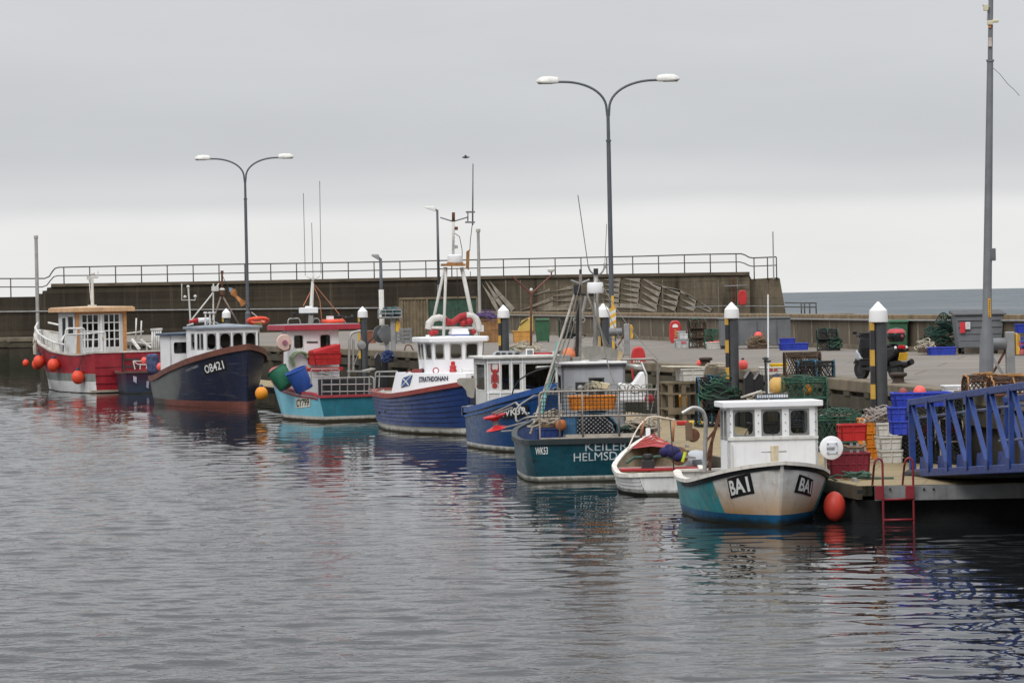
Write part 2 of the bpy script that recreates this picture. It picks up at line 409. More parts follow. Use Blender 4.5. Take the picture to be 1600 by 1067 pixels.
# ------------------------------------------------------------------ quay
EDGE = [(11.2, 25), (10.6, 48), (10.2, 57), (9.66, 60.6), (9.3, 63.6), (8.39, 69.8), (8.1, 73.1), (7.25, 79.2), (6.35, 85.9), (5.8, 90.5), (4.99, 95.3), (4.0, 98.6), (-3.41, 126), (-6.09, 134.8), (-32.5, 219), (-34.5, 219), (-34.7, 222), (-80, 222)]
QZ = 2.0
PAR = [(24, 50), (16.3, 101.6), (13.4, 111), (6.1, 153), (0, 192), (-5.0, 226)]
def quay_mat():
    s = NT('quay_concrete'); v = s.coord()
    c = s.mix(s.rng(s.noise(v, .35, 6, .6), .3, .7, 0, 1), (.165, .142, .118), (.235, .206, .174))
    c = s.mix(s.rng(s.noise(s.coord(.3, 3, 1), .8, 6, .7), .5, .75, 0, .6), c, (.16, .125, .095))
    br = s.n('ShaderNodeTexBrick'); mp = s.n('ShaderNodeMapping'); tcn = s.n('ShaderNodeTexCoord'); mp.inputs['Rotation'].default_value = (0, 0, .2); s.l(tcn.outputs['Object'], mp.inputs[0]); s.l(mp.outputs[0], br.inputs['Vector'])
    br.inputs['Scale'].default_value = 1; br.inputs['Brick Width'].default_value = 6; br.inputs['Row Height'].default_value = 4.2; br.inputs['Mortar Size'].default_value = .035; br.offset = .5
    br.inputs['Color1'].default_value = (1, 1, 1, 1); br.inputs['Color2'].default_value = (.86, .87, .88, 1); br.inputs['Mortar'].default_value = (.45, .42, .38, 1)
    c = s.mix(.85, c, br.outputs['Color'], 'MULTIPLY')
    pz = s.noise(s.coord(1, .6, 1), .22, 5, .6); c = s.mix(s.rng(pz, .56, .62, 0, .5), c, (.13, .115, .10))
    oz = s.noise(v, 1.3, 4, .6); c = s.mix(s.rng(oz, .66, .72, 0, .7), c, (.07, .062, .055))
    s.l(c, s.b.inputs['Base Color']); s.l(s.rng(pz, .56, .62, .85, .5), s.b.inputs['Roughness'])
    bn = s.n('ShaderNodeBump'); bn.inputs['Distance'].default_value = .01; s.l(s.noise(v, 14, 6), bn.inputs['Height']); s.l(bn.outputs[0], s.b.inputs['Normal']); return s.m
mb = MB(); poly = [(x, y, QZ) for x, y in EDGE] + [(-80, 231, QZ), (-4.7, 231, QZ)] + [(x, y, QZ) for x, y in reversed(PAR[:-1])] + [(24, 25, QZ)]
mb.add(poly, [tuple(range(len(poly)))])
qm = quay_mat()
bm_o = mb.build('quay_ground', qm); tag(bm_o, kind='structure')
def sweep(mb, pts, prof, inward=1):
    """profile (offset to the land side, z) carried along a ground line"""
    n = len(pts); o = len(mb.v); k = len(prof)
    for i, p in enumerate(pts):
        a = Vector(pts[max(i - 1, 0)]); b = Vector(pts[min(i + 1, n - 1)]); d = (b - a).normalized(); nr = Vector((d.y, -d.x)) * inward
        for q, z in prof: mb.v.append((p[0] + nr.x * q, p[1] + nr.y * q, z))
    for i in range(n - 1):
        for j in range(k):
            mb.face((o + i * k + j, o + i * k + (j + 1) % k, o + (i + 1) * k + (j + 1) % k, o + (i + 1) * k + j))
    mb.face([o + j for j in range(k)]); mb.face([o + (n - 1) * k + j for j in range(k)])
    return mb
def walk(pts, step, off=0):
    out = []; acc = off
    for a, b in zip(pts, pts[1:]):
        a, b = Vector(a), Vector(b); L = (b - a).length
        while acc < L:
            out.append((a + (b - a) * (acc / L), (b - a).normalized())); acc += step
        acc -= L
    return out
cop_m = M('coping_stone', (.17, .14, .097), .85, var=.35, scale=1.5, streak=.5, scol=(.07, .065, .03), bump=.012, bscale=9)
beam_m = M('wet_timber', (.070, .060, .040), .85, var=.4, scale=1.6, streak=.6, scol=(.035, .035, .02), bump=.01)
wall_m = M('quay_face_concrete', (.050, .042, .029), .9, var=.4, scale=.8, streak=.7, weed=1.0, scol=(.02, .018, .014), bump=.02, bscale=5)
qw = thing('quay_wall', 'long weathered quay wall with pale coping above the floating pontoon', 'quay wall')
sweep(MB(), EDGE, [(-.05, 1.76), (-.05, 2.035), (.62, 2.035), (.62, 1.76)]).build('coping', cop_m, qw, bevel=.03)
sweep(MB(), EDGE, [(-.02, 1.36), (-.02, 1.66), (.5, 1.66), (.5, 1.36)]).build('timber_beam', beam_m, qw)
sweep(MB(), EDGE, [(.10, -2), (.10, 1.99), (.45, 1.99), (.45, -2)]).build('wall_face', wall_m, qw)
mb = MB()
for p, d in walk(EDGE, 1.9, .4):
    a = p + Vector((d.y, -d.x)) * .06; b = a + d * .55
    mb.bar((a.x, a.y, 1.71), (b.x, b.y, 1.71), .22, .105)
mb.build('spacer_block', beam_m, qw)
mb = MB()
for p, d in walk(EDGE[3:15], 3.1, 1.0):
    a = p + Vector((d.y, -d.x)) * .02
    mb.bar((a.x, a.y, -1), (a.x, a.y, 1.35), .26, .2)
mb.build('fender_timber', beam_m, qw)
# parapet along the back of the quay
par_m = None
def parapet_mat():
    s = NT('parapet_concrete'); v = s.coord()
    c = s.mix(s.rng(s.noise(v, .5, 6, .6), .3, .7, 0, 1), (.088, .069, .046), (.150, .122, .087))
    c = s.mix(s.rng(s.noise(s.coord(2.2, 2.2, .25), 1.2, 6, .65), .5, .72, 0, .75), c, (.05, .04, .028))
    s.l(c, s.b.inputs['Base Color']); s.b.inputs['Roughness'].default_value = .9
    bn = s.n('ShaderNodeBump'); bn.inputs['Distance'].default_value = .02; s.l(s.noise(v, 6, 6), bn.inputs['Height']); s.l(bn.outputs[0], s.b.inputs['Normal']); return s.m
pw = thing('parapet_wall', 'low brown concrete parapet wall between the quay and the open sea', 'wall')
sweep(MB(), PAR, [(0, 1.9), (0, 3.02), (.5, 3.02), (.5, -1)]).build('panel', parapet_mat(), pw)
lich = M('lichen_coping', (.20, .145, .085), .9, var=.4, scale=2.5, streak=.4, scol=(.06, .05, .035), rust=.5, rcol=(.3, .2, .06))
sweep(MB(), PAR, [(-.06, 3.02), (-.06, 3.25), (.6, 3.25), (.6, 3.02)]).build('coping', lich, pw, bevel=.03)
sweep(MB(), PAR, [(-.2, 1.98), (-.2, 2.16), (0, 2.16), (0, 1.98)]).build('plinth', par_m or MATS['coping_stone'], pw)
mb = MB()
for p, d in walk(PAR, 2.6, .5):
    a = p + Vector((-d.y, d.x)) * .004
    mb.bar((a.x, a.y, 2.16), (a.x, a.y, 3.0), .07, .03, up=(d.x, d.y, 0))
mb.build('panel_joint', M('joint_mortar', (.30, .26, .2), .9, var=.3, streak=.5), pw)
pp = [Vector((x, y, 0)) for x, y in PAR]
pl = [(p.x - .12, p.y, 3.06) for p in pp]
mb = MB(); mb.tube(pl, .035, 6)
for p, d in walk(PAR, 3.3, .9): mb.bar((p.x - .12, p.y, 3.06), (p.x + .02, p.y, 3.06), .05)
tag(mb.build('conduit_pipe', galv), 'thin grey pipe clipped along the face of the low parapet wall', 'pipe')
# breakwater
BY = 226.0
def bw_mat():
    s = NT('breakwater_concrete'); tcn = s.n('ShaderNodeTexCoord'); sx = s.n('ShaderNodeSeparateXYZ'); s.l(tcn.outputs['Object'], sx.inputs[0])
    v = s.coord(); n1 = s.noise(v, .22, 6, .6)
    a = s.mix(s.rng(n1, .3, .7, 0, 1), (.028, .023, .017), (.062, .05, .035))
    b = s.mix(s.rng(n1, .3, .7, 0, 1), (.125, .100, .066), (.235, .190, .132))
    f = s.rng(s.math('ADD', sx.outputs[0], s.math('MULTIPLY', n1, 4)), -2.5, 5, 0, 1)
    c = s.mix(f, a, b)
    st = s.noise(s.coord(1.3, 1, .12), 1.0, 6, .65)
    c = s.mix(s.rng(st, .48, .7, 0, .85), c, (.024, .02, .015))
    hz = s.noise(s.coord(.03, 1, 2.4), 1.0, 3, .5)
    c = s.mix(s.rng(hz, .5, .62, 0, .35), c, (.085, .072, .05))
    st2 = s.noise(s.coord(2.3, 1, .1), 1.0, 4, .6)
    c = s.mix(s.rng(st2, .58, .75, 0, .55), c, (.17, .145, .105))
    br = s.n('ShaderNodeTexBrick'); mp = s.n('ShaderNodeMapping'); mp.inputs['Rotation'].default_value = (R(90), 0, 0); s.l(tcn.outputs['Object'], mp.inputs[0]); s.l(mp.outputs[0], br.inputs['Vector'])
    br.inputs['Scale'].default_value = 1; br.inputs['Brick Width'].default_value = 7.3; br.inputs['Row Height'].default_value = 1.25; br.inputs['Mortar Size'].default_value = .03; br.inputs['Mortar Smooth'].default_value = .6
    br.inputs['Color1'].default_value = (1, 1, 1, 1); br.inputs['Color2'].default_value = (.72, .74, .76, 1); br.inputs['Mortar'].default_value = (.5, .48, .45, 1)
    c = s.mix(.8, c, br.outputs['Color'], 'MULTIPLY')
    s.l(c, s.b.inputs['Base Color']); s.b.inputs['Roughness'].default_value = .95; s.b.inputs['Specular IOR Level'].default_value = .2
    bn = s.n('ShaderNodeBump'); bn.inputs['Distance'].default_value = .04; s.l(s.noise(v, 3, 7), bn.inputs['Height']); s.l(bn.outputs[0], s.b.inputs['Normal']); return s.m
top = [(-400, 471), (57, 463.5), (59.5, 459), (66, 459), (66.5, 454.5), (73, 454), (73.5, 449.5), (79.5, 449), (80, 444.5), (180, 443), (300, 441), (460, 438), (640, 434.5), (830, 431), (1000, 428.5), (1100, 427), (1171, 426)]
bwm = bw_mat()
bw = thing('breakwater', 'high dark concrete breakwater closing off the harbour behind the boats', 'breakwater')
P = [at(x, y, BY) for x, y in top]; pl = [(p.x, BY, p.z) for p in P]
pl = [(pl[0][0], BY, -1)] + pl + [(pl[-1][0], BY, -1)]
MB().prism(pl, (0, 0, 0), (0, 4, 0)).build('wall', bwm, bw)
e = [at(x, y, BY) for x, y in ((1171.2, 428), (1175, 436), (1216, 433.5), (1219.5, 435))]
xr = at(1229.5, 493, BY).x; zr = at(1229.5, 493, BY).z
sl = (xr - e[3].x) / (e[3].z - zr)
pl = [(e[0].x, BY + .6, -1), (e[0].x, BY + .6, e[0].z), (e[1].x, BY + .6, e[1].z), (e[2].x, BY + .6, e[2].z), (e[3].x, BY + .6, e[3].z), (e[3].x + sl * (e[3].z + 1), BY + .6, -1)]
MB().prism(pl, (0, 0, 0), (0, 5, 0)).build('end_block', bwm, bw)
# coping course along the top
mb = MB()
cop = [at(x, y, BY) for x, y in top[8:]]
for a, b in zip(cop, cop[1:]): mb.bar((a.x, BY + .1, a.z - .06), (b.x, BY + .1, b.z - .06), .5, .22)
mb.build('coping', M('breakwater_coping', (.10, .08, .055), .95, var=.35, scale=1, streak=.4), bw)
for x in (985, 1035, 1085, 1122, 1152, 790, 813, 850, 870, 895):
    a = at(x, 435, BY - .03); MB().box((a.x, BY, (a.z + 2) / 2), (.1, .06, a.z - 2.2)).build('pilaster', M('pale_joint', (.17, .145, .105), .95, var=.3, streak=.4), bw)
xr2 = at(1282, 490, BY).x
tag(MB().box(((xr + xr2) / 2 + 1, BY + 3, .8), (xr2 - xr + 3, 4, 3.4)).build('breakwater_toe', bwm), 'low concrete toe block beyond the sloping end of the breakwater', 'block')
# railing on top
rail_m = M('railing_grey', (.085, .078, .068), .65, metal=.2, var=.25)
rl = thing('breakwater_railing', 'two-bar steel railing running along the top of the breakwater', 'railing')
TOPR = [(-300, 440), (0, 435.4), (70, 435.2), (77, 432), (82, 424), (86, 419.5), (92, 417.8), (180, 416), (300, 414), (460, 411.5), (560, 410), (700, 407), (840, 404), (1001, 400.5), (1100, 397.5), (1158, 396.6), (1164, 398.5), (1170, 402), (1176, 403.2), (1213, 401.6)]
MIDR = [(-300, 453), (0, 448.5), (66, 448.4), (73, 446), (79, 438), (84, 432.5), (90, 430.8), (180, 430), (300, 428), (460, 425), (560, 423), (700, 420), (840, 416.8), (1001, 412.5), (1100, 410.5), (1156, 409.5), (1163, 411.5), (1170, 415), (1176, 416.2), (1213, 414.6)]
MB().tube([at(x, y, BY + .45) for x, y in TOPR], .05, 6).build('top_rail', rail_m, rl)
MB().tube([at(x, y, BY + .45) for x, y in MIDR], .042, 6).build('middle_rail', rail_m, rl)
def lerp_y(L, x):
    for (a, b), (c, d) in zip(L, L[1:]):
        if a <= x <= c: return b + (d - b) * (x - a) / max(1e-6, c - a)
for x in [-144, -104, -64, -24, 16.5] + [99.6 + 40.4 * i for i in range(27)] + [1178, 1199, 1213]:
    yb = lerp_y(top, x) if x < 1171 else 436
    a = at(x, lerp_y(TOPR, x), BY + .45); b = at(x, (yb or 436) + 1, BY + .45)
    MB().tube([(a.x, a.y, b.z), (a.x, a.y, a.z)], .045, 6).build('post', rail_m, rl)
# thin handrail along the lower face on the left
tag(MB().tube([at(x, y, BY - .15) for x, y in ((-200, 490), (0, 487.2), (200, 485), (400, 483), (625, 481))], .045, 6).build('conduit_pipe', galv), 'thin pale pipe running along the dark left face of the breakwater', 'pipe')
# sea rail beyond the end
sr = thing('sea_railing', 'short grey railing over the sea beyond the end of the breakwater', 'railing')
for yy in (473, 479.5): MB().tube([at(1226, yy, 226), at(1276, yy + .5, 226)], .045, 6).build('rail', rail_m, sr)
for x in (1252, 1257, 1265, 1275):
    a = at(x, 473, 226); MB().tube([(a.x, a.y, 2.3), tuple(a)], .05, 6).build('post', rail_m, sr)
tag(MB().tube([at(1228, 478.5, 224), at(1130, 478, 224), at(1070, 480, 224)], .03, 5).build('conduit_pipe', galv), 'thin line strung across the foot of the breakwater end block', 'cable')
# fish sculpture on the wall
fs = thing('fish_sculpture', 'large fish made of pale slatted blades fixed to the breakwater wall', 'sculpture')
blade = M('weathered_slats', (.30, .265, .215), .8, var=.3, scale=2, streak=.6, scol=(.1, .085, .06))
blade_f = M('faint_slats', (.235, .20, .15), .85, var=.35, scale=2, streak=.6, scol=(.08, .065, .045))
def bl(mb, pts, th=.1):
    mb.prism([at(740 + x / 3.2, 380 + y / 3.2, BY - .06) for x, y in pts], (0, 0, 0), (0, .05, 0))
mb = MB()
for q in ([(42, 205), (88, 292), (104, 280)], [(57, 187), (105, 281), (122, 268)], [(78, 185), (122, 268), (141, 254)], [(86, 294), (104, 282), (133, 345), (118, 345)], [(106, 282), (123, 270), (168, 338), (156, 343)], [(126, 266), (142, 256), (208, 325), (188, 342)]): bl(mb, q)
mb.build('tail', blade, fs)
mb = MB()
for q in ([(205, 348), (395, 265), (400, 285)], [(300, 345), (395, 290), (398, 312)], [(205, 350), (330, 330), (260, 352)], [(380, 245), (500, 208), (498, 228)], [(390, 265), (505, 238), (500, 262)], [(400, 290), (500, 268), (500, 290)], [(395, 318), (500, 296), (500, 318)], [(300, 340), (390, 316), (500, 322), (480, 334)], [(296, 262), (380, 225), (384, 240)]): bl(mb, q)
mb.build('fore_body', blade_f, fs)
cols = [((640, 178), (640, 300)), ((735, 172), (730, 303)), ((838, 176), (822, 302)), ((943, 215), (915, 338)), ((1035, 236), (1010, 345)), ((1118, 285), (1105, 345)), ((1195, 330), (1185, 348))]
mb = MB()
for i, ((a, b), (c, d)) in enumerate(zip(cols, cols[1:])):
    n = (5, 5, 4, 4, 3, 2)[i]
    for j in range(n):
        t0, t1, tm = j / n, (j + .86) / n, (j + (.12 if i else .2)) / n
        A = lambda t: (c[0] + (d[0] - c[0]) * t, c[1] + (d[1] - c[1]) * t); B = lambda t: (a[0] + (b[0] - a[0]) * t + 6, a[1] + (b[1] - a[1]) * t)
        bl(mb, [B(tm), A(t0), A(t1)])
        bl(mb, [(A(t0)[0] - 4, A(t0)[1]), A(t0), (A(t1 + .13)[0], A(t1 + .13)[1]), (A(t1 + .13)[0] - 4, A(t1 + .13)[1])])
bl(mb, [(640, 300), (730, 303), (822, 302), (912, 334), (905, 345), (820, 326), (700, 322), (560, 330)])
bl(mb, [(850, 178), (943, 212), (1035, 234), (1118, 282), (1112, 286), (1030, 244), (938, 220), (850, 186)])
mb.build('body', blade, fs)
# ------------------------------------------------------------------ boats: shared shapes
def herm(xs, ys, x):
    n = len(xs)
    if x <= xs[0]: return ys[0]
    if x >= xs[-1]: return ys[-1]
    i = 0
    while x > xs[i + 1]: i += 1
    d = [(ys[k + 1] - ys[k]) / (xs[k + 1] - xs[k]) for k in range(n - 1)]
    def tg(k):
        if k == 0: return d[0]
        if k == n - 1: return d[-1]
        return 0 if d[k - 1] * d[k] <= 0 else 2 * d[k - 1] * d[k] / (d[k - 1] + d[k])
    h = xs[i + 1] - xs[i]; t = (x - xs[i]) / h; a, b = tg(i), tg(i + 1)
    return ys[i] * (2 * t ** 3 - 3 * t * t + 1) + ys[i + 1] * (3 * t * t - 2 * t ** 3) + h * (a * (t ** 3 - 2 * t * t + t) + b * (t ** 3 - t * t))
class Boat:
    def __init__(s, name, label, L, a, px=None, pos=None, toward=True, origin='stem', cat='boat', group=None):
        s.L = L; a = R(a)
        s.h = Vector((math.sin(a), -math.cos(a))) if toward else Vector((-math.sin(a), math.cos(a)))
        s.p = Vector((-s.h.y, s.h.x))
        g = Vector(pos) if pos else gz(px[0], px[1], 0).xy
        s.o = g - s.h * L if origin == 'stem' else g
        s.e = thing(name, label, cat, (s.o.x, s.o.y, 0), math.atan2(s.h.y, s.h.x), group)
    def loc(s, w):
        d = Vector((w[0] - s.o.x, w[1] - s.o.y)); return Vector((d.dot(s.h), d.dot(s.p), w[2]))
    def world(s, l): q = s.o + s.h * l[0] + s.p * l[1]; return Vector((q.x, q.y, l[2]))
    def _pl(s, x, y, n, k):
        d = ray(x, y); c = Vector((CAMP.x - s.o.x, CAMP.y - s.o.y)); t = (k - c.dot(n)) / d.xy.dot(n)
        return s.loc(CAMP + d * t)
    def lx(s, x, y, k): return s._pl(x, y, s.h, k)
    def ly(s, x, y, k): return s._pl(x, y, s.p, k)
    def lz(s, x, y, z): return s.loc(gz(x, y, z))
    # -------------------------------------------------- hull
    def hull(s, prof, zk=-.5, rake=.3, tr=0, fl=.8, bands=(), topmat=0, n=6, stripe=None, mats=None, clinker=0, transom=True, tmat=None, th=.09, deck=None, lin=None, dmat=None, capm=None, cap=(.05, .05, .035), name='hull', bilge=1.0):
        xs = [p[0] for p in prof]; B = [[p[k] for p in prof] for k in (1, 2, 3)]
        L = s.L; zs1 = prof[-1][3]
        s.zs = lambda t: herm(xs, B[2], t)
        def X(t, z):
            q = max(0, (t - .55) / .45); sm = q * q * (3 - 2 * q); r = max(0, 1 - t / .2)
            return t * L + rake * max(-.4, z / zs1) * sm + tr * max(0, z) * r
        def Y(t, z):
            bs, bw = herm(xs, B[0], t), herm(xs, B[1], t)
            if z >= 0: return bw + (bs - bw) * min(1.2, z / s.zs(t)) ** fl
            return bw * max(0, 1 - (z / zk) ** 2) ** .5
        s.X, s.Y = X, Y
        N = 30; ts = [1 - (1 - i / N) ** 1.35 for i in range(N + 1)]
        if not transom: pass
        rows = [(lambda t, k=k: zk * k) for k in (1, .8, .45, 0)]; rm = [bands[0][1] if bands else topmat] * 3
        z0 = 0
        for zt, mi in bands:
            rows.append(lambda t, zt=zt: min(zt, s.zs(t) * .95)); rm.append(mi); z0 = zt
        sw = stripe[0] if stripe else 0
        for k in range(1, n + 1): rows.append(lambda t, k=k: z0 + (s.zs(t) - sw - z0) * k / n); rm.append(topmat)
        if stripe: rows.append(lambda t: s.zs(t)); rm.append(stripe[1])
        mb = MB()
        first = 3 + len(bands)
        for sg in (1, -1):
            for k in range(len(rows) - 1):
                mb.cur = rm[k]
                off = clinker if (clinker and first <= k < first + n) else 0
                o = len(mb.v)
                for t in ts:
                    za, zb = rows[k](t), rows[k + 1](t); f = min(1, (1 - t) * 12)
                    mb.v.append((X(t, za), sg * (Y(t, za) + off * f), za)); mb.v.append((X(t, zb), sg * Y(t, zb), zb))
                    if off: mb.v.append((X(t, za), sg * Y(t, za), za))
                st = 3 if off else 2
                for i in range(len(ts) - 1):
                    a = o + i * st; b = a + st
                    mb.face((a, b, b + 1, a + 1), not clinker)
                    if off: mb.face((a, a + 2, b + 2, b))
        for k in range(len(rows) - 1):
            mb.cur = rm[k]; za, zb = rows[k](1), rows[k + 1](1)
            mb.add([(X(1, za), Y(1, za), za), (X(1, za), -Y(1, za), za), (X(1, zb), -Y(1, zb), zb), (X(1, zb), Y(1, zb), zb)], [(0, 1, 2, 3)])
        if transom:
            for k in range(len(rows) - 1):
                mb.cur = rm[k] if tmat is None else (tmat(k) if callable(tmat) else tmat)
                za, zb = rows[k](0), rows[k + 1](0)
                mb.add([(X(0, za) , Y(0, za), za), (X(0, za), -Y(0, za), za), (X(0, zb), -Y(0, zb), zb), (X(0, zb), Y(0, zb), zb)], [(0, 1, 2, 3)])
        if not clinker:   # weld for smooth shading
            me_o = mb.build(name, mats, s.e)
            b2 = bmesh.new(); b2.from_mesh(me_o.data); 
            # keep paint edges, weld the rest
            bmesh.ops.remove_doubles(b2, verts=b2.verts, dist=.0005)
            for e_ in b2.edges:
                if len(e_.link_faces) == 2 and e_.link_faces[0].normal.angle(e_.link_faces[1].normal, 0) > R(35): e_.smooth = False
            b2.to_mesh(me_o.data); b2.free()
        else: me_o = mb.build(name, mats, s.e)
        s.hullo = me_o
        # inside: lining of the bulwark and the deck
        if deck is not None:
            mb = MB(); o = 0
            zd = deck if callable(deck) else (lambda t: deck)
            for i, t in enumerate(ts):
                z = min(zd(t), s.zs(t) - .03)
                for sg in (1, -1):
                    y1 = max(.005, Y(t, s.zs(t)) - th); y2 = max(.005, Y(t, z) - th)
                    xx = X(t, s.zs(t)) - (th if t > .97 else 0); x2 = X(t, z) - (th if t > .97 else 0)
                    if t < .02: xx += th; x2 += th
                    mb.v += [(xx, sg * y1, s.zs(t)), (x2, sg * y2, z)]
            for i in range(len(ts) - 1):
                a, b = i * 4, i * 4 + 4
                mb.cur = 0; mb.face((a, b, b + 1, a + 1)); mb.face((a + 2, a + 3, b + 3, b + 2))
                mb.cur = 1; mb.face((a + 1, b + 1, b + 3, a + 3))
            mb.cur = 0
            if transom: mb.face((0, 1, 3, 2))
            mb.build('deck', [lin or mats[0], dmat or lin or mats[0]], s.e)
        if capm:
            out, hgt, inn = cap[0], cap[1], th + cap[2]
            mb = MB()
            ln = [(X(t, s.zs(t)), Y(t, s.zs(t)), s.zs(t)) for t in ts]
            ring = ln + [(x, -y, z) for x, y, z in reversed(ln)]
            k = len(ring); sec = [(-inn, -.012), (out, -hgt), (out, .03), (-inn, .03)]
            for i, (x, y, z) in enumerate(ring):
                if transom: a, b = ring[i - 1], ring[(i + 1) % k]
                else: a, b = ring[max(0, i - 1)], ring[min(k - 1, i + 1)]
                d = Vector((b[0] - a[0], b[1] - a[1]))
                if d.length < 1e-6: d = Vector((0, -1))
                d.normalize(); nr = Vector((-d.y, d.x)) * -1 if False else Vector((d.y * -1, d.x))
                # ring runs stern(port) -> bow -> stern(starboard): outside is to the left (+y on port)
                sc_ = 1.0
                if transom and i in (0, k - 1): sc_ = 1.25
                for q, h in sec: mb.v.append((x + nr.x * q * sc_, y + nr.y * q * sc_, z + h))
            rng_ = range(k) if transom else range(k - 1)
            for i in rng_:
                for j in range(4): mb.face((i * 4 + j, i * 4 + (j + 1) % 4, ((i + 1) % k) * 4 + (j + 1) % 4, ((i + 1) % k) * 4 + j))
            mb.build('gunwale', capm, s.e)
        return me_o
    def strake(s, dz, w, h, mat, t0=0, t1=1, name='rubbing_strake'):
        mb = MB(); ts = [t0 + (t1 - t0) * (1 - (1 - i / 30) ** 1.35) for i in range(31)]
        for sg in (1, -1):
            o = len(mb.v)
            for t in ts:
                z = s.zs(t) + dz
                for q, hh in ((-.03, -h / 2), (w, -h / 2), (w, h / 2), (-.03, h / 2)): mb.v.append((s.X(t, z + hh) + (q if t > .985 else 0), sg * (s.Y(t, z + hh) + q), z + hh))
            for i in range(30):
                a = o + i * 4
                for j in range(4): mb.face((a + j, a + (j + 1) % 4, a + 4 + (j + 1) % 4, a + 4 + j), False)
            mb.face((o, o + 1, o + 2, o + 3)); mb.face((o + 120, o + 121, o + 122, o + 123))
        return mb.build(name, mat, s.e)
    def tat(s, x, z):
        a, b = 0.0, 1.0
        for _ in range(40):
            m_ = (a + b) / 2
            if s.X(m_, z) < x: a = m_
            else: b = m_
        return a
    def side(s, x, z, sg=-1, off=.012):
        t = s.tat(x, z); return Vector((x, sg * (s.Y(t, z) + off), z))
    def march(s, px, py, f):
        """walk along the line of sight to the first point where f(local point) > 0"""
        d = ray(px, py); d = d / d.y; y0 = s.world((s.L / 2, 0, 0)).y - s.L / 2 - 3; st = .06; p = s.loc(CAMP + d * y0)
        for i in range(int((s.L + 8) / st)):
            y = y0 + i * st; l = s.loc(CAMP + d * y)
            if f(l) > 0:
                a, b = y - st, y
                for _ in range(16):
                    m_ = (a + b) / 2
                    if f(s.loc(CAMP + d * m_)) > 0: b = m_
                    else: a = m_
                return s.loc(CAMP + d * b)
        print('no hit', px, py); return s.loc(CAMP + d * (y0 + s.L / 2 + 3))
    def onhull(s, px, py, sg=-1, off=.012):
        """the point of the hull side that stands at this place of the photograph"""
        def f(l):
            if l.x < -.3 or l.x > s.X(1, max(0, l.z)): return -1
            t = s.tat(l.x, l.z); return min(s.Y(t, l.z) - abs(l.y), s.zs(t) + .02 - l.z)
        l = s.march(px, py, f); return s.side(l.x, l.z, sg, off)
    def decal(s, name, corners, mat, sg=-1, off=.012, nu=14, nv=4, text=None, tmat=None, bold=.03, pad=(.08, .14), parent=None):
        """corners: bl, br, tr, tl as photo places; the patch follows the hull"""
        c = [s.onhull(*q, sg, 0) if len(q) == 2 else Vector(q) for q in corners]
        def uv(u, v, o=off):
            p = (c[0] * (1 - u) + c[1] * u) * (1 - v) + (c[3] * (1 - u) + c[2] * u) * v
            return s.side(p.x, p.z, sg, o)
        pl = None
        if mat:
            mb = MB()
            for o_ in (off, 0.001):
                for j in range(nv + 1):
                    for i in range(nu + 1): mb.v.append(tuple(uv(i / nu, j / nv, o_)))
            for j in range(nv):
                for i in range(nu): a = j * (nu + 1) + i; mb.face((a, a + 1, a + nu + 2, a + nu + 1))
            pl = mb.build(name, mat, s.e)
        if text:
            lettering('lettering', text, lambda u, v: uv(pad[0] + u * (1 - 2 * pad[0]), pad[1] + v * (1 - 2 * pad[1]), off + .006), tmat, pl or s.e, bold)
        return pl
    # -------------------------------------------------- deck houses
    def house(s, bot, topc, z0, z1, wins, mat, fmat=None, gmat=None, th=.05, name='wheelhouse', rnd_=.25, z1s=None):
        n = len(bot); mb = MB(); z1s = z1s or [z1] * n
        W = []
        for i in range(n):
            j = (i + 1) % n
            c = [Vector((*bot[i], z0)), Vector((*bot[j], z0)), Vector((*topc[j], z1s[j])), Vector((*topc[i], z1s[i]))]
            nr = (c[1] - c[0]).cross(c[3] - c[0]).normalized()
            cen = Vector((sum(p[0] for p in bot) / n, sum(p[1] for p in bot) / n, (z0 + z1) / 2))
            if nr.dot(c[0] - cen) < 0: nr = -nr
            P = lambda u, v, d=0, c=c, nr=nr: (c[0] * (1 - u) + c[1] * u) * (1 - v) + (c[3] * (1 - u) + c[2] * u) * v + nr * d
            ws = wins.get(i, [])
            us = sorted({0, 1} | {q for w_ in ws for q in w_[:2]}); vs = sorted({0, 1} | {q for w_ in ws for q in w_[2:4]})
            for a, b in zip(us, us[1:]):
                for e, f in zip(vs, vs[1:]):
                    if any(w_[0] - 1e-6 <= a and b <= w_[1] + 1e-6 and w_[2] - 1e-6 <= e and f <= w_[3] + 1e-6 for w_ in ws): continue
                    mb.hexa([P(a, e), P(b, e), P(b, f), P(a, f), P(a, e, -th), P(b, e, -th), P(b, f, -th), P(a, f, -th)])
            for w_ in ws: W.append((P, w_, (c[1] - c[0]).length, (c[3] - c[0]).length))
        ho = mb.build(name, mat, s.e)
        for P, (u0, u1, v0, v1), lu, lv in W:
            k = MB(); wu, wv = (u1 - u0) * lu, (v1 - v0) * lv; r = rnd_ * min(wu, wv); bo = .012
            def ring(g, r_, d):
                hw, hh = wu / 2 - g, wv / 2 - g; r_ = max(.002, min(r_, hw * .95, hh * .95)); out = []
                for qx, qy, a0 in ((1, 1, 0), (-1, 1, 90), (-1, -1, 180), (1, -1, 270)):
                    for q in range(5):
                        t = R(a0 + q * 22.5); x = qx * (hw - r_) + r_ * math.cos(t); y = qy * (hh - r_) + r_ * math.sin(t)
                        out.append(P((u0 + u1) / 2 + x / lu, (v0 + v1) / 2 + y / lv, d))
                return out
            A, B_, C, D = ring(-.018, .004, .006), ring(bo, r, .006), ring(bo, r, -.03), ring(-.018, .004, -.012)
            o = len(k.v); k.v += [tuple(q) for q in A + B_ + C + D]
            for q in range(20):
                z = (q + 1) % 20
                k.face((q, z, 20 + z, 20 + q)); k.face((20 + q, 20 + z, 40 + z, 40 + q)); k.face((60 + q, 60 + z, z, q))
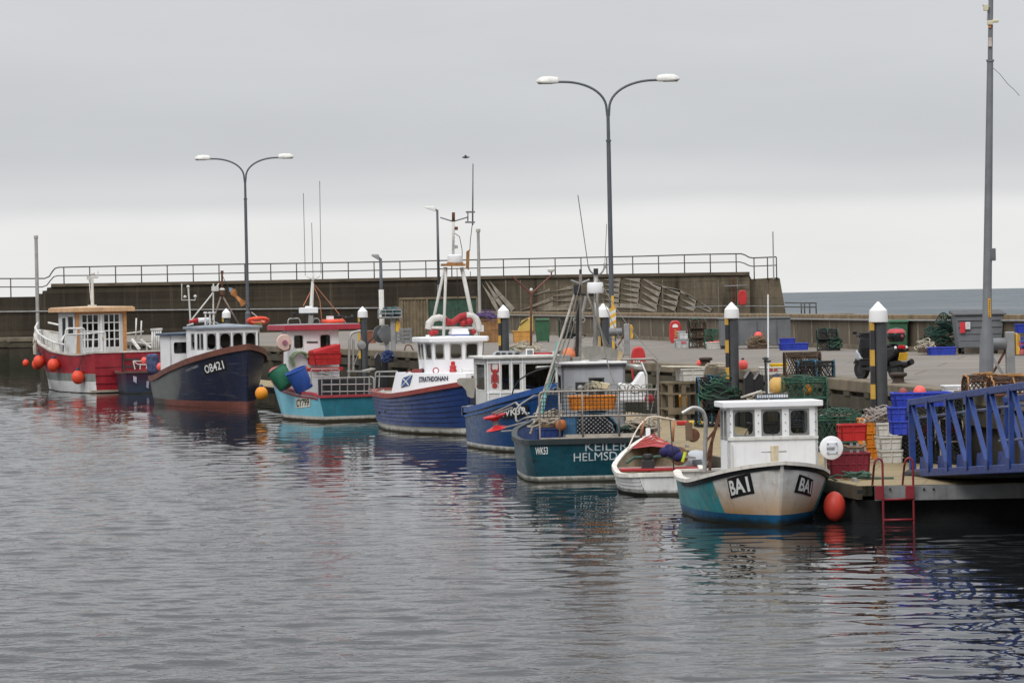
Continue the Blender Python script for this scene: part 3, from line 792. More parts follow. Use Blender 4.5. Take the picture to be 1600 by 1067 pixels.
            k.cur = 1; k.face(list(range(40, 60)))
            k.build('window', [fmat or mat, gmat or glass_m], ho)
        return ho
    def roof(s, poly, z, th, mat, ov=.1, camber=0, name='roof', zs=None, bevel=.015, parent=None):
        cx = sum(p[0] for p in poly) / len(poly); cy = sum(p[1] for p in poly) / len(poly)
        q = []
        for x, y in poly:
            dx, dy = x - cx, y - cy; q.append((x + math.copysign(ov, dx), y + math.copysign(ov, dy)))
        zs = zs or [z] * len(poly)
        mb = MB(); n = len(q)
        mb.v += [(x, y, zz) for (x, y), zz in zip(q, zs)] + [(x, y, zz + th) for (x, y), zz in zip(q, zs)] + [(cx, cy, sum(zs) / n + th + camber)]
        mb.face(list(reversed(range(n))))
        for i in range(n):
            j = (i + 1) % n; mb.face((i, j, n + j, n + i)); mb.face((n + i, n + j, 2 * n))
        return mb.build(name, mat, parent or s.e, bevel=bevel)
    def t(s, name, paths, r, mat, n=6, parent=None, r2=None):
        mb = MB()
        for p in paths: mb.tube(p, r, n, r2=r2)
        return mb.build(name, mat, parent or s.e)
def buoy(name, label, c, r, mat, group=None, cat='buoy', sz=1.08, eye=True):
    mb = MB(); mb.ball((0, 0, 0), r, 18, sz)
    if eye: mb.cur = 1; mb.lathe([(r * .34, r * sz * .9), (r * .3, r * sz * 1.12), (r * .16, r * sz * 1.3), (.01, r * sz * 1.34)], (0, 0, 0), 10)
    o = mb.build(name, [mat, M('buoy_eye', (.03, .04, .09), .6)], None, c); return tag(o, label, cat, group)
def rope_between(name, label, pts, r, mat, cat='rope'):
    return tag(MB().tube(pts, r, 5).build(name, mat), label, cat)
def zone_mat(name, a, b, ax, az, thr, soft=.01, stain=None, nscale=2, rough=.45, wob=.0, dirt=None):
    """two paints that meet along a slanted line of the hull"""
    s = NT(name); tcn = s.n('ShaderNodeTexCoord'); sx = s.n('ShaderNodeSeparateXYZ'); s.l(tcn.outputs['Object'], sx.inputs[0])
    v = s.coord(); nz = s.noise(v, nscale, 6, .6)
    e = s.math('ADD', s.math('ADD', s.math('MULTIPLY', sx.outputs[0], ax), s.math('MULTIPLY', sx.outputs[2], az)), s.math('MULTIPLY', s.math('SUBTRACT', nz, .5), wob))
    ca = s.mix(s.rng(nz, .3, .7, 0, 1), tuple(q * .82 for q in a), tuple(q * 1.15 for q in a)); cb = s.mix(s.rng(nz, .3, .7, 0, 1), tuple(q * .85 for q in b), tuple(min(.9, q * 1.1) for q in b))
    if stain:   # (colour, z low, z high, xmin)
        sc_, z0, z1, x0 = stain
        f = s.math('MULTIPLY', s.rng(s.math('ADD', sx.outputs[2], s.math('MULTIPLY', s.math('SUBTRACT', nz, .5), .25)), z0, z1, 1.0, 0), s.rng(nz, .25, .6, .55, 1))
        cb = s.mix(f, cb, sc_)
    c = s.mix(s.rng(e, thr - soft, thr + soft, 0, 1), ca, cb)
    g = s.noise(s.coord(.5, .5, 9), 1.6, 7, .7); g2 = s.noise(s.coord(.7, .7, .9), 1.3, 6, .7)
    c = s.mix(s.rng(g, .57, .70, 0, .35), c, (.30, .28, .25)); c = s.mix(s.rng(g2, .53, .62, 0, .28), c, (.05, .045, .04))
    if dirt:
        g = s.noise(s.coord(7, 7, .7), 1.2, 6, .65); c = s.mix(s.rng(g, .52, .74, 0, dirt[1]), c, dirt[0])
    s.l(c, s.b.inputs['Base Color']); s.b.inputs['Roughness'].default_value = rough; return s.m
def hullpaint(name, col, var=.15, dirt=(.06, .05, .045), amt=.35, rough=.42):
    return M(name, col, rough, var=var, scale=1.6, streak=amt, scol=dirt, scuff=.38, weed=.13)
boot_brown = hullpaint('antifouling_brown', (.10, .035, .022), amt=.5, rough=.7)
boot_white = hullpaint('boot_white', (.60, .58, .52), dirt=(.2, .14, .08), amt=.6)
slime = M('waterline_slime', (.03, .028, .018), .8, var=.4)
# ------------------------------------------------------------------ fishing gear
def crate(name, label, loc, d, rz, mat, cat='crate', group=None, ribs=4, rim=.035, fill=None, mark=None):
    l, w, h = d; t = .93; mb = MB()
    def wall(a, b2, c, d2): mb.add([a, b2, c, d2], [(0, 1, 2, 3)])
    P = [(-l / 2, -w / 2), (l / 2, -w / 2), (l / 2, w / 2), (-l / 2, w / 2)]
    for i in range(4):
        a, c = P[i], P[(i + 1) % 4]
        wall((a[0] * t, a[1] * t, 0), (c[0] * t, c[1] * t, 0), (c[0], c[1], h), (a[0], a[1], h))
        k = .9; wall((c[0] * t * k, c[1] * t * k, .03), (a[0] * t * k, a[1] * t * k, .03), (a[0] * k, a[1] * k, h), (c[0] * k, c[1] * k, h))
        mb.bar((a[0] * 1.02, a[1] * 1.02, h - rim / 2), (c[0] * 1.02, c[1] * 1.02, h - rim / 2), rim * 1.2, rim)
        mb.bar((a[0] * .985, a[1] * .985, h * .55), (c[0] * .985, c[1] * .985, h * .55), rim * .6, rim * .6)
        n = max(2, int(ribs * math.dist(a, c) / max(l, w)) + 1)
        for j in range(n + 1):
            q = j / n; x, y = a[0] + (c[0] - a[0]) * q, a[1] + (c[1] - a[1]) * q
            mb.bar((x * t * 1.01, y * t * 1.01, .01), (x * 1.01, y * 1.01, h - .01), .03)
    mb.add([(p[0] * t, p[1] * t, 0) for p in P], [(3, 2, 1, 0)]); mb.add([(p[0] * .85, p[1] * .85, .03) for p in P], [(0, 1, 2, 3)])
    mats = [mat]
    if fill:
        mats.append(fill); mb.cur = 1
        for k in range(14): mb.ball((rnd(-l * .36, l * .36), rnd(-w * .36, w * .36), h * .9), rnd(.06, .12), 7, .6)
    if mark:
        mats.append(mark); mb.cur = len(mats) - 1
        for sx in (-1, 1): mb.box((0, sx * w / 2 * 1.0, h * .6), (l * .34, .02, h * .3))
    o = mb.build(name, mats, None, loc, bevel=.006, rz=rz); return tag(o, label, cat, group)
def creel(label, loc, d, rz, net, fr=None, rope=None, group=None, gap=.10, w=.011, name='lobster_pot', tilt=0, float_m=None, arch=True):
    L, W, H = d; e = thing(name, label, 'lobster pot', loc, rz, group)
    if tilt: e.rotation_euler.y = tilt
    fr = fr or net
    def sec(x, grow=0):
        if arch: return [Vector((x, W / 2 * math.cos(t) * (1 if abs(math.cos(t)) > .3 else 1), .05 + (H - .05) * math.sin(t) ** .7)) for t in [math.pi * i / 10 for i in range(11)]]
        return bend([(x, W / 2, .04), (x, W / 2, H), (x, -W / 2, H), (x, -W / 2, .04)], .1, 2)
    mb = MB()
    for x in (-L / 2, 0, L / 2): mb.tube(sec(x), .018, 6)
    for y in (-W / 2, W / 2): mb.tube([(-L / 2, y, .04), (L / 2, y, .04)], .025, 6)
    for y in (-W / 4, 0, W / 4, W * .45, -W * .45): mb.bar((-L / 2, y, .03), (L / 2, y, .03), .05, .025)
    for x in (-L / 2, 0, L / 2): mb.bar((x, -W / 2, .02), (x, W / 2, .02), .05, .03)
    s0 = sec(0); 
    for k in (len(s0) // 4, len(s0) // 2, 3 * len(s0) // 4): mb.tube([Vector((-L / 2, s0[k].y, s0[k].z)), Vector((L / 2, s0[k].y, s0[k].z))], .016, 5)
    mb.build('frame', fr, e)
    mb = MB(); tot = sec(0); per = sum((tot[i + 1] - tot[i]).length for i in range(len(tot) - 1))
    def on_(x, q):
        q = max(0, min(1, q)) * (len(tot) - 1); i = min(int(q), len(tot) - 2); p = tot[i].lerp(tot[i + 1], q - i)
        sag = -.02 * math.sin(math.pi * (x / L + .5) * 2) ** 2; return Vector((x + rnd(-.012, .012), p.y * (1 + sag * 2), p.z + sag + rnd(-.008, .008)))
    g = gap * 1.15; k = -per
    while k < L:
        for sg in (1, -1):
            pts = []
            for j in range(9):
                x = k + per * j / 8
                if 0 <= x <= L: pts.append(on_(sg * (x - L / 2), j / 8))
            if len(pts) > 1: mb.tube(pts, w, 3)
        k += g
    for x in (-L / 2, L / 2):
        k = -H
        while k < W:
            for sg in (1, -1):
                pts = [Vector((x + rnd(-.01, .01), sg * (k + H * j / 5 - W / 2), .04 + (H - .06) * j / 5)) for j in range(6) if 0 <= k + H * j / 5 <= W]
                if arch: pts = [p for p in pts if p.z < H * (1.02 - (2 * p.y / W) ** 2) ** .4 if abs(p.y) < W / 2]
                if len(pts) > 1: mb.tube(pts, w, 3)
            k += g
    mb.build('netting', net, e)
    if rope:
        mb = MB()
        for x in (-L / 2, L / 2, 0): 
            s_ = sec(x); mb.tube([p * 1.0 + Vector((rnd(-.02, .02), rnd(-.015, .015), rnd(0, .03))) for p in s_], .017, 5)
        c = [Vector((rnd(-L * .4, L * .4), rnd(-W * .35, W * .35), H + rnd(0, .06))) for k in range(9)]; mb.tube(bend(c, .15, 3), .013, 5)
        mb.build('lashing_rope', rope, e)
    if float_m:
        mb = MB(); mb.ball((rnd(-.1, .2), -W * .2, H * .45), .12, 10); mb.build('float', float_m, e)
    return e
def coil(name, label, loc, r, mat, n=4, rr=.03, group=None, cat='rope'):
    mb = MB(); pts = []
    for k in range(n * 14):
        t = k / 14 * 2 * math.pi; q = r * (1 + .22 * math.sin(k * 1.7) + rnd(-.08, .08)); pts.append((q * math.cos(t), q * math.sin(t), rr + rnd(0, .05) + .035 * k / 14))
    mb.tube(pts, rr, 5); return tag(mb.build(name, mat, None, loc), label, cat, group)
def heap(name, label, loc, rx, ry, h, mat, cat='rope heap', group=None, n=16, rr=.03, sub=None):
    """tangled pile of netting or rope: many loops of cord over a low mound"""
    mb = MB(); n = int(n * 1.9); rr *= .6
    for k in range(n):
        a, q = rnd(0, 6.28), rnd(.2, .8); cx, cy = rx * q * math.cos(a), ry * q * math.sin(a); cz = h * (1 - q * q) * rnd(.5, 1)
        r_ = rnd(.25, .5) * min(rx, ry) + .05; tx, ty = rnd(-.6, .6), rnd(-.6, .6)
        mb.tube([(cx + r_ * math.cos(t), cy + r_ * math.sin(t), max(rr, cz + r_ * (tx * math.cos(t) + ty * math.sin(t)))) for t in [6.28 * i / 12 for i in range(13)]], rr, 5)
    mb.cur = 1
    k = 9
    for i in range(k):
        a = 6.28 * i / k
    mb.lathe([(1.0, 0), (.9, .35), (.6, .75), (.25, .95), (.01, 1)], (0, 0, 0), 14, M3=Matrix.Diagonal((rx * .85, ry * .85, h * .8)))
    o = mb.build(name, [mat, sub or net_b], None, loc); return tag(o, label, cat, group)
def lifering(c, r, r2, e1, e2, mb, n=20):
    c, e1, e2 = Vector(c), Vector(e1), Vector(e2)
    return mb.tube([c + e1 * r * math.cos(6.283 * i / n) + e2 * r * math.sin(6.283 * i / n) for i in range(n)], r2, 8, closed=True)
def barrel(name, label, loc, r, h, mat, Mx, cat='barrel'):
    mb = MB(); mb.lathe([(r * .82, 0), (r * .86, .02), (r, h * .96), (r * 1.06, h * .965), (r * 1.06, h), (r * .95, h), (r * .8, .04), (.01, .04)], (0, 0, 0), 22, M3=Mx); return tag(mb.build(name, mat, None, loc), label, cat)
lbl_w = M('sign_white', (.80, .80, .78), .6, var=.05, streak=.2, scol=(.5, .45, .38))
lbl_k = M('sign_black', (.012, .012, .013), .55, var=.2)
# ================================================================== BA1: white and turquoise boat in front
b = Boat('fishing_boat', 'white and turquoise boat with a square wheelhouse and black BA1 plates on its bow', 4.7, 7.2, px=(1218, 822))
ba_paint = lambda az, thr: zone_mat('hull_white_turquoise', (.035, .27, .30), (.72, .71, .68), 1, az, thr, .012, stain=((.50, .29, .12), .24, .74, 0), nscale=2.2, wob=.0, dirt=((.42, .28, .14), .7))
ba_blue = hullpaint('boot_blue', (.012, .11, .24), dirt=(.02, .05, .08))
b.hull([(0, .98, .86, .76), (.05, 1.05, .92, .74), (.25, 1.16, 1.04, .69), (.5, 1.21, 1.05, .71), (.72, 1.16, .84, .82), (.88, .86, .48, .98), (.96, .46, .2, 1.08), (1, .03, .015, 1.13)], rake=.32, fl=.75, bands=[(.03, 2), (.2, 1)], mats=[white, ba_blue, slime], deck=.28, lin=white_dirty, dmat=M('deck_grey', (.22, .21, .19), .8, streak=.3), capm=M('gunwale_white', (.66, .63, .57), .5, var=.15, streak=.5, scol=(.35, .2, .1)), cap=(.035, .035, .03), n=8)
b.strake(-.075, .03, .07, black, .38, 1.0)
pA, pB = b.onhull(1112, 748), b.onhull(1134, 803); az_ = -(pA.x - pB.x) / (pA.z - pB.z); b.hullo.data.materials[0] = ba_paint(az_, pA.x + az_ * pA.z)
_c = [(1142.5, 779), (1180, 770.5), (1173, 738.5), (1136.5, 748.5)]; _m = [(1240, 769), (1266, 776), (1270, 749.5), (1248, 741)]
for sg, cor in ((-1, _c), (1, _m)):
    b.decal('number_plate', cor, lbl_k, sg, .01, text='BA1', tmat=lbl_w, bold=.03, pad=(.1, .13))
hx, hx2, z1 = 2.95, 2.25, 2.035
q0, q1 = b.lx(1137, 680, hx), b.lx(1278, 680, hx)
bot = [(hx, q0.y), (hx, q1.y), (hx2, q1.y), (hx2, q0.y)]
V0, V1 = .71, .965
ho = b.house(bot, bot, .3, z1, {0: [(.073, .29, V0, V1), (.385, .592, V0, V1), (.692, .895, V0, V1)], 3: [(.1, .42, V0 - .04, V1), (.56, .88, V0 - .04, V1)], 1: [(.2, .8, V0, V1)], 2: [(.06, .94, .45, V1)]}, white, M('window_seal_grey', (.20, .20, .19), .7, var=.2, rust=.4), glass('clear_window_glass', .86), rnd_=.22)
mb = MB()
for px in (1163, 1206): q = b.lx(px, 676, hx); mb.bar(q + Vector((.03, 0, -.04)), q + Vector((.03, .13, .17)), .012)
mb.build('wipers', black, b.e)
b.roof(bot, z1, .105, white_clean, .09, .02)
mb = MB(); mb.bar((hx + .02, q0.y, 1.47), (hx + .02, q1.y, 1.47), .03, .05); mb.bar((hx + .02, q0.y + .07, .4), (hx + .02, q0.y + .07, 1.38), .03, .02); mb.build('trim_moulding', white_dirty, b.e)
mb = MB()
for u in (.34, .64, .97, .03):
    for zz in (1.6, 1.75, 1.9): mb.ball((hx + .012, q0.y + (q1.y - q0.y) * u, zz), .012, 6)
mb.build('rivets', galv, b.e)
p = b.lx(1210.5, 722, 3.85); mb = MB(); mb.box((3.85, p.y, 1.17), (.11, .13, .42)); mb.mat(1).tube([(3.85, p.y - .24, 1.27), (3.85, p.y + .22, 1.27)], .016, 6); mb.build('samson_post', [M('cream_post', (.62, .52, .36), .6, streak=.4), steel], b.e, bevel=.01)
# console and wheel seen through the panes
mb = MB(); mb.box((2.75, (q0.y + q1.y) / 2 + .3, .9), (.25, .6, .75)); mb.mat(1); lifering((2.62, (q0.y + q1.y) / 2 + .3, 1.42), .17, .015, (0, 1, 0), (.2, 0, 1), mb, 16); mb.build('console', [white_dirty, dark], b.e)
# davit and its block
d0, d1 = b.ly(1101, 735, -.72), b.ly(1103, 655, -.72); dd = b.ly(1066, 644, -.72)
pts = [d0, d1] + [Vector((d1.x + (dd.x - d1.x) * k / 8, d1.y - .45 * k / 8, d1.z + .24 * math.sin(math.pi * (.5 * k / 8 + .0) * 1.5))) for k in range(1, 9)]
c0 = b.lx(1101, 737, .95); c1 = b.lx(1103, 655, .95); ce = b.lx(1066, 646, .95); cm = b.lx(1083, 636, .95); cq = b.lx(1097, 640, .95)
b.t('davit', [bend([c0, c1, cq, cm, ce], .2, 5)], .04, steel, 10)
mb = MB(); k0, k1, k2 = b.lx(1076, 660, .95), b.lx(1073, 686, .95), b.lx(1082, 688, .95)
mb.bar(b.lx(1070, 648, .95), k0, .02); mb.bar(k0, b.lx(1077, 688, .95), .09, .12); mb.mat(1).lathe([(.12, -.03), (.13, 0), (.12, .03)], b.lx(1083, 680, .95), 14, 'x'); mb.build('hauling_block', [M('block_wood', (.16, .1, .06), .7), rusty], b.e)
# pot hauler disc on the port side
pa, pb = b.lx(1289, 745, 3.0), b.lx(1289, 697, 3.0); pc = b.lx(1299, 699.5, 3.05)
mb = MB(); mb.tube([pa, pb, pb + Vector((0, .13, 0))], .02, 8); mb.mat(1).lathe([(.02, -.05), (.2, -.05), (.215, -.03), (.215, .02), (.19, .035), (.02, .035)], pc, 28, 'x'); mb.mat(2).box((pc.x + .045, pc.y, pc.z), (.03, .2, .2)).mat(0)
for i in (-1, 1):
    for j in (-1, 1): mb.lathe([(.015, 0), (.015, .06)], (pc.x + .03, pc.y + i * .08, pc.z + j * .08), 6, 'x')
mb.box((pc.x + .07, pc.y - .03, pc.z), (.03, .14, .04)); mb.build('pot_hauler', [galv, white_clean, M('hauler_cover', (.62, .64, .68), .4)], b.e, bevel=.006)
# roof gear
rz = z1 + .11
l0, l1 = b.lx(1180, 621, 2.6), b.lx(1232, 621, 2.6)
mb = MB(); mb.box((2.6, (l0.y + l1.y) / 2, l0.z + .02), (.08, l1.y - l0.y, .09)); mb.mat(1)
for i in range(13): mb.box((2.645, l0.y + .04 + (l1.y - l0.y - .08) * i / 12, l0.z + .02), (.02, .034, .055))
mb.mat(0).box((2.6, (l0.y + l1.y) / 2, rz + .03), (.05, .05, .1)); mb.build('light_bar', [dark, M('led_lens', (.45, .48, .5), .25)], b.e)
a0, a1 = b.lx(1198, 628, 2.45), b.lx(1196, 562, 2.45)
mb = MB(); mb.tube([(2.45, a0.y, rz - .02), a1], .022, 8); mb.lathe([(.02, 0), (.06, .01), (.06, .03), (.02, .05)], a1, 10); mb.tube([a1 + Vector((0, -.03, -.03)), a1 + Vector((0, .1, -.03))], .02, 6); mb.build('aerial_mast', dark, b.e)
w0, w1 = b.lx(1200.5, 600, 2.43), b.lx(1200, 460, 2.43)
b.t('whip_aerial', [[(2.43, w0.y, rz), w0, w1]], .014, white_clean, 6, r2=None)
# aft bits
mb = MB(); mb.bar(b.lx(1126, 640, .4), b.lx(1104, 720, .4), .05); mb.bar(b.lx(1120, 668, .4), b.lx(1100, 694, .4), .04); mb.bar(b.lx(1112, 690, .4), b.lx(1109, 735, .4), .05); mb.build('stern_gallows', rusty, b.e)
fo = buoy('fender', 'large orange fender squeezed between the white BA1 boat and the pontoon corner', at(1304, 791, 56.9), .2, M('fender_red_shaded', (.50, .045, .028), .5, var=.2, streak=.4, scol=(.15, .03, .02)), cat='fender', sz=1.35, eye=False)  # rubber coloured darker: the shade between hull and pontoon is in the colour
# ================================================================== white skiff
b = Boat('rowing_skiff', 'small white clinker skiff with red thwart and bent hoop frame behind the turquoise boat', 4.7, 1.5, px=(1040, 774), toward=False, origin='stern')
sk = hullpaint('skiff_white', (.66, .66, .64), dirt=(.3, .24, .16), amt=.45)
b.hull([(0, .55, .36, .44), (.06, .72, .52, .42), (.25, .9, .78, .40), (.5, .92, .82, .46), (.75, .7, .5, .64), (.92, .28, .15, .88), (1, .03, .02, .98)], zk=-.3, rake=.25, fl=.7, bands=[(.05, 1)], mats=[sk, slime], clinker=.016, n=5, deck=.02, th=.04, lin=M('skiff_inside', (.26, .21, .14), .7, var=.25), dmat=wood, capm=M('skiff_rail', (.72, .69, .62), .55, streak=.4), cap=(.035, .05, .03))
mb = MB(); mb.box((1.95, 0, .44), (.6, 1.62, .05)); mb.build('thwart', red, b.e, bevel=.01)
mb = MB(); mb.box((2.6, 0, .42), (.26, 1.6, .05)); mb.build('thwart', white_dirty, b.e, bevel=.01)
mb = MB(); ts = [.84 + .155 * i / 8 for i in range(9)]
for t_ in ts:
    y = max(.01, b.Y(t_, b.zs(t_)) - .05); mb.v += [(b.X(t_, b.zs(t_)), y, b.zs(t_) + .012), (b.X(t_, b.zs(t_)), 0, b.zs(t_) + .06), (b.X(t_, b.zs(t_)), -y, b.zs(t_) + .012)]
for i in range(8):
    a = i * 3; mb.face((a, a + 3, a + 4, a + 1)); mb.face((a + 1, a + 4, a + 5, a + 2))
mb.build('foredeck', red, b.e)
mb = MB(); x9 = b.X(.99, .96); mb.bar((x9, 0, .9), (x9 + .02, 0, 1.18), .1, .1); mb.bar((x9 - .1, 0, 1.0), (x9 - .45, .12, .96), .06); mb.bar((x9 - .1, 0, 1.0), (x9 - .45, -.12, .96), .06); mb.build('stem_post', white, b.e, bevel=.01)
mb = MB()
for i in range(9): mb.tube([(3.2 + .1 * i, -.45 + .04 * i, .86 + .02 * i), (3.4 + .08 * i, rnd(-.1, .1), .93 + .02 * i), (3.2 + .1 * i, .45 - .04 * i, .86 + .02 * i)], .012, 4)
mb.build('lashing_rope', M('red_rope', (.40, .08, .07), .85), b.e)
stp = M('orange_white_pole', (.70, .60, .50), .5, var=.1, rust=.8, rcol=(.6, .16, .06))
hp = [b.lx(981, 702, 1.6), b.lx(990, 680, 1.8), b.lx(1001, 662, 2.0), b.lx(1013, 652, 2.1), b.lx(1022, 650, 2.1), b.lx(1055, 656, 2.1)]
b.t('hoop_frame', [bend(hp, .3, 3)], .016, stp, 8)
mb = MB(); mb.tube([b.lx(1006, 656, 2.05), b.lx(1001, 684, 2.05)], .03, 8); mb.tube([b.lx(1052.5, 657, 2.1), b.lx(1051, 690, 2.1)], .03, 8); mb.build('upright', M('orange_wood', (.42, .2, .1), .6, var=.3), b.e)
b.t('boathook', [[b.lx(1047, 655, 1.3), b.lx(1053, 735, 1.3)]], .012, dark, 6)
# engine and hoses
mb = MB(); e0 = b.lx(1012, 714, 1.9); mb.lathe([(.08, -.07), (.10, -.04), (.10, .04), (.08, .07)], e0, 12); mb.box((e0.x, e0.y, e0.z - .17), (.28, .26, .22)); mb.mat(1).tube([e0 + Vector((0, -.12, 0)), e0 + Vector((-.1, -.35, .02)), e0 + Vector((-.3, -.62, -.06))], .035, 8); mb.tube([e0 + Vector((0, .12, 0)), e0 + Vector((-.1, .3, .0)), e0 + Vector((-.25, .46, -.1))], .035, 8); mb.build('engine', [dark, rope_g], b.e, bevel=.01)
jk = M('navy_cloth', (.022, .02, .10), .8, var=.3)
mb = MB(); j0 = b.lx(1052, 706, 1.7); 
for dx, dy, dz, r_ in ((0, 0, 0, .155), (.1, .16, .0, .13), (-.05, -.1, -.1, .13), (.1, .08, .08, .10)): mb.ball(tuple(j0 + Vector((dx, dy, dz))), r_, 12, .85)
mb.mat(1).bar(tuple(j0 + Vector((-.16, -.24, .0))), tuple(j0 + Vector((-.19, -.17, -.2))), .07, .03); jo = mb.build('jacket', [jk, M('lime_stripe', (.5, .62, .03), .6)])
jo.parent = None; jo.location = b.e.location; jo.rotation_euler = b.e.rotation_euler
tag(jo, 'navy jacket with a lime stripe thrown over gear in the white skiff', 'jacket')
# grey outboard cover on the skiff's quarter
mb = MB(); g0 = b.lx(1088, 725, 2.6); mb.lathe([(.26, -.02), (.27, .08), (.22, .2), (.13, .28), (.02, .3)], (0, 0, 0), 18); mb.mat(1).box((0, -.27, .06), (.2, .02, .1))
oo = mb.build('drum_lid', [M('lid_grey', (.42, .45, .48), .5, var=.12), M('lid_mark', (.1, .11, .12), .6)], None, b.world(g0)); tag(oo, 'upturned pale grey tub lying beside the white skiff', 'tub')
mb = MB(); g0 = b.world(b.lx(1061, 712, 2.2)); mb.lathe([(.03, -.04), (.19, -.04), (.2, 0), (.19, .04), (.03, .04)], (0, 0, 0), 20, 'y'); mb.mat(1).bar((0, -.06, 0), (.35, -.06, -.05), .05)
tag(mb.build('rope_reel', [wood, galv], None, g0), 'wooden rope reel propped beside the navy jacket', 'reel')
# ================================================================== WK53: dark teal boat, stern to us
b = Boat('fishing_boat', 'dark teal fishing boat with tripod mast and a netted stern rail full of gear', 7.6, 3, px=(921, 752), toward=False, origin='stern')
tl = hullpaint('hull_teal', (.006, .055, .075), var=.3, dirt=(.02, .035, .04), amt=.4, rough=.32)
b.hull([(0, 1.34, 1.12, .92), (.03, 1.42, 1.26, .92), (.12, 1.48, 1.38, .9), (.4, 1.5, 1.42, .88), (.65, 1.4, 1.2, .95), (.85, .85, .55, 1.12), (.95, .35, .18, 1.25), (1, .03, .02, 1.3)], rake=.4, tr=-.12, bands=[(.03, 1), (.13, 2)], mats=[tl, slime, boot_white], deck=.35, lin=M('lining_blue', (.03, .06, .17), .5), dmat=dark, capm=M('teal_dark_trim', (.02, .028, .03), .5), cap=(.03, .08, .02), th=.08)
def tz(px, py, off=-.012):
    l = b.lx(px, py, 0)
    for _ in range(4): l = b.lx(px, py, b.X(0, l.z) + off)
    return l
def tplane(c):
    c = [tz(*q) for q in c]
    return lambda u, v: (c[0] * (1 - u) + c[1] * u) * (1 - v) + (c[3] * (1 - u) + c[2] * u) * v
silver = M('silver_letters', (.42, .46, .48), .5)
lettering('lettering', 'KEILER', tplane([(914.5, 704.5), (981, 703), (981, 688.5), (914.5, 691)]), silver, b.e, .0)
lettering('lettering', 'HELMSDALE', tplane([(896.5, 721), (996, 716.5), (996, 703.5), (896.5, 708)]), M('pale_letters', (.55, .6, .62), .5), b.e, .0)
lettering('lettering', 'WK53', tplane([(836.5, 710.5), (856, 709.5), (856, 698), (836.5, 698.8)]), lbl_w, b.e, .015)
mb = MB(); q = tz(833.5, 719, .0); mb.lathe([(.001, -.02), (.035, -.02), (.035, .03)], q, 10, 'x'); mb.build('scupper', black, b.e)
rail_st = M('rail_steel_worn', (.30, .27, .235), .5, metal=.4, var=.3, rust=.5, rcol=(.14, .075, .04))
ry = [tz(x, 700)[1] for x in (845, 1031)]; yl, yr = ry
xr_ = .08; ZT, ZM, ZB = 2.0, 1.44, .96
b.t('stern_rail', [bend([(xr_, yl, ZB), (xr_, yl, ZT), (xr_, yr, ZT)], .1), [(xr_, yl - .0, ZB), (xr_, yr, ZB)], bend([b.lx(806, 640, .9), b.lx(806, 662, .5), b.lx(822, 651, .1), (xr_, yr + .04, ZM)], .25)], .023, rail_st, 8)
for px in (876, 912, 969): 
    y = tz(px, 700)[1]; b.t('rail_post', [[(xr_, y, ZB - .05), (xr_, y, ZT)]], .02, rail_st, 8)
yh = tz(1031, 700)[1]
b.t('rail_hoop', [bend([(xr_, yh, .6), (xr_, yh, 2.68), (xr_, yh + .82, 2.68)], .15)], .028, rail_st, 8)
b.t('bow_rail', [bend([b.lx(806, 640, .9), b.lx(813, 632, 1.8), b.lx(835, 618, 3.2), b.lx(868, 616, 4.5)], .2)], .022, steel, 6)
mb = MB(); yy = yl
while yy > yr + .02: mb.bar((xr_, yy, ZM), (xr_, yy, ZT), .014); yy -= .085
zz = ZM + .08
while zz < ZT: mb.bar((xr_, yl, zz), (xr_, yr, zz), .014); zz += .085
mb.build('rail_netting', net_b, b.e)
mb = MB(); mb.box((.12, (tz(886, 690)[1] + tz(995, 690)[1]) / 2, 1.0), (.03, abs(tz(886, 690)[1] - tz(995, 690)[1]), .09)); mb.build('pale_board', M('bleached_board', (.40, .36, .30), .8), b.e)
hx = 2.7; A, Bq = b.lx(878, 600, hx), b.lx(977, 600, hx)
bot = [(hx + 1.5, Bq.y), (hx + 1.5, A.y), (hx, A.y), (hx, Bq.y)]
zt = b.lx(920, 573, hx).z
u = lambda px: (px - 878) / 99
b.house(bot, bot, .4, zt, {2: [(u(921), u(943), .70, .87)], 1: [(.2, .8, .6, .9)]}, grey_panel, dark, glass_d)
b.roof(bot, zt, .06, dark, .08, 0); b.roof(bot, zt + .062, .05, white, .05, .03, name='roof_cover')
rz = zt + .11; ml = hx + .7
def L3(px, py, k=None): return b.lx(px, py, k if k is not None else ml)
b.t('mast_leg', [[L3(829, 678, 1.2), L3(838, 650, 1.3), L3(898, 460)]], .034, rail_st, 10)
b.t('mast_leg', [[L3(917, 458), L3(949, 545)]], .032, rail_st, 10)
b.t('mast', [[L3(906, 565), L3(907, 455), L3(907, 428)]], .036, rail_st, 10)
b.t('mast', [[L3(930, 570), L3(931, 425)]], .05, steel, 10)
mb = MB(); mb.box(L3(902, 452), (.2, .17, .2)); mb.tube([L3(907, 428), L3(907, 421)], .03, 6); mb.box(L3(931, 424), (.14, .1, .13)); mb.bar(L3(897, 460), L3(927, 461), .05); mb.tube([L3(901, 560), L3(902, 520), L3(903, 470)], .035, 8); mb.build('mast_gear', dark, b.e)
mb = MB(); c = L3(930, 450, ml - .25); mb.lathe([(.18, -.12), (.195, -.08), (.185, .1), (.17, .13)], c, 20); mb.build('radar', white_clean, b.e)
mb = MB(); mb.tube([L3(892, 438), L3(905, 443), L3(907, 445)], .025, 6); mb.tube([L3(907, 443), L3(921, 437)], .025, 6); mb.tube(bend([L3(919, 415), L3(922, 424), L3(930, 430)], .1), .02, 6); mb.tube(bend([L3(945, 417), L3(941, 426), L3(932, 432)], .1), .02, 6); mb.box(L3(945, 416), (.06, .06, .12)); mb.build('aerial_arms', galv, b.e)
b.t('whip_aerial', [[L3(919, 415), L3(903, 305)]], .011, pole_grey, 5); b.t('whip_aerial', [[L3(945, 415), L3(948, 350)]], .008, pole_grey, 5)
mb = MB()
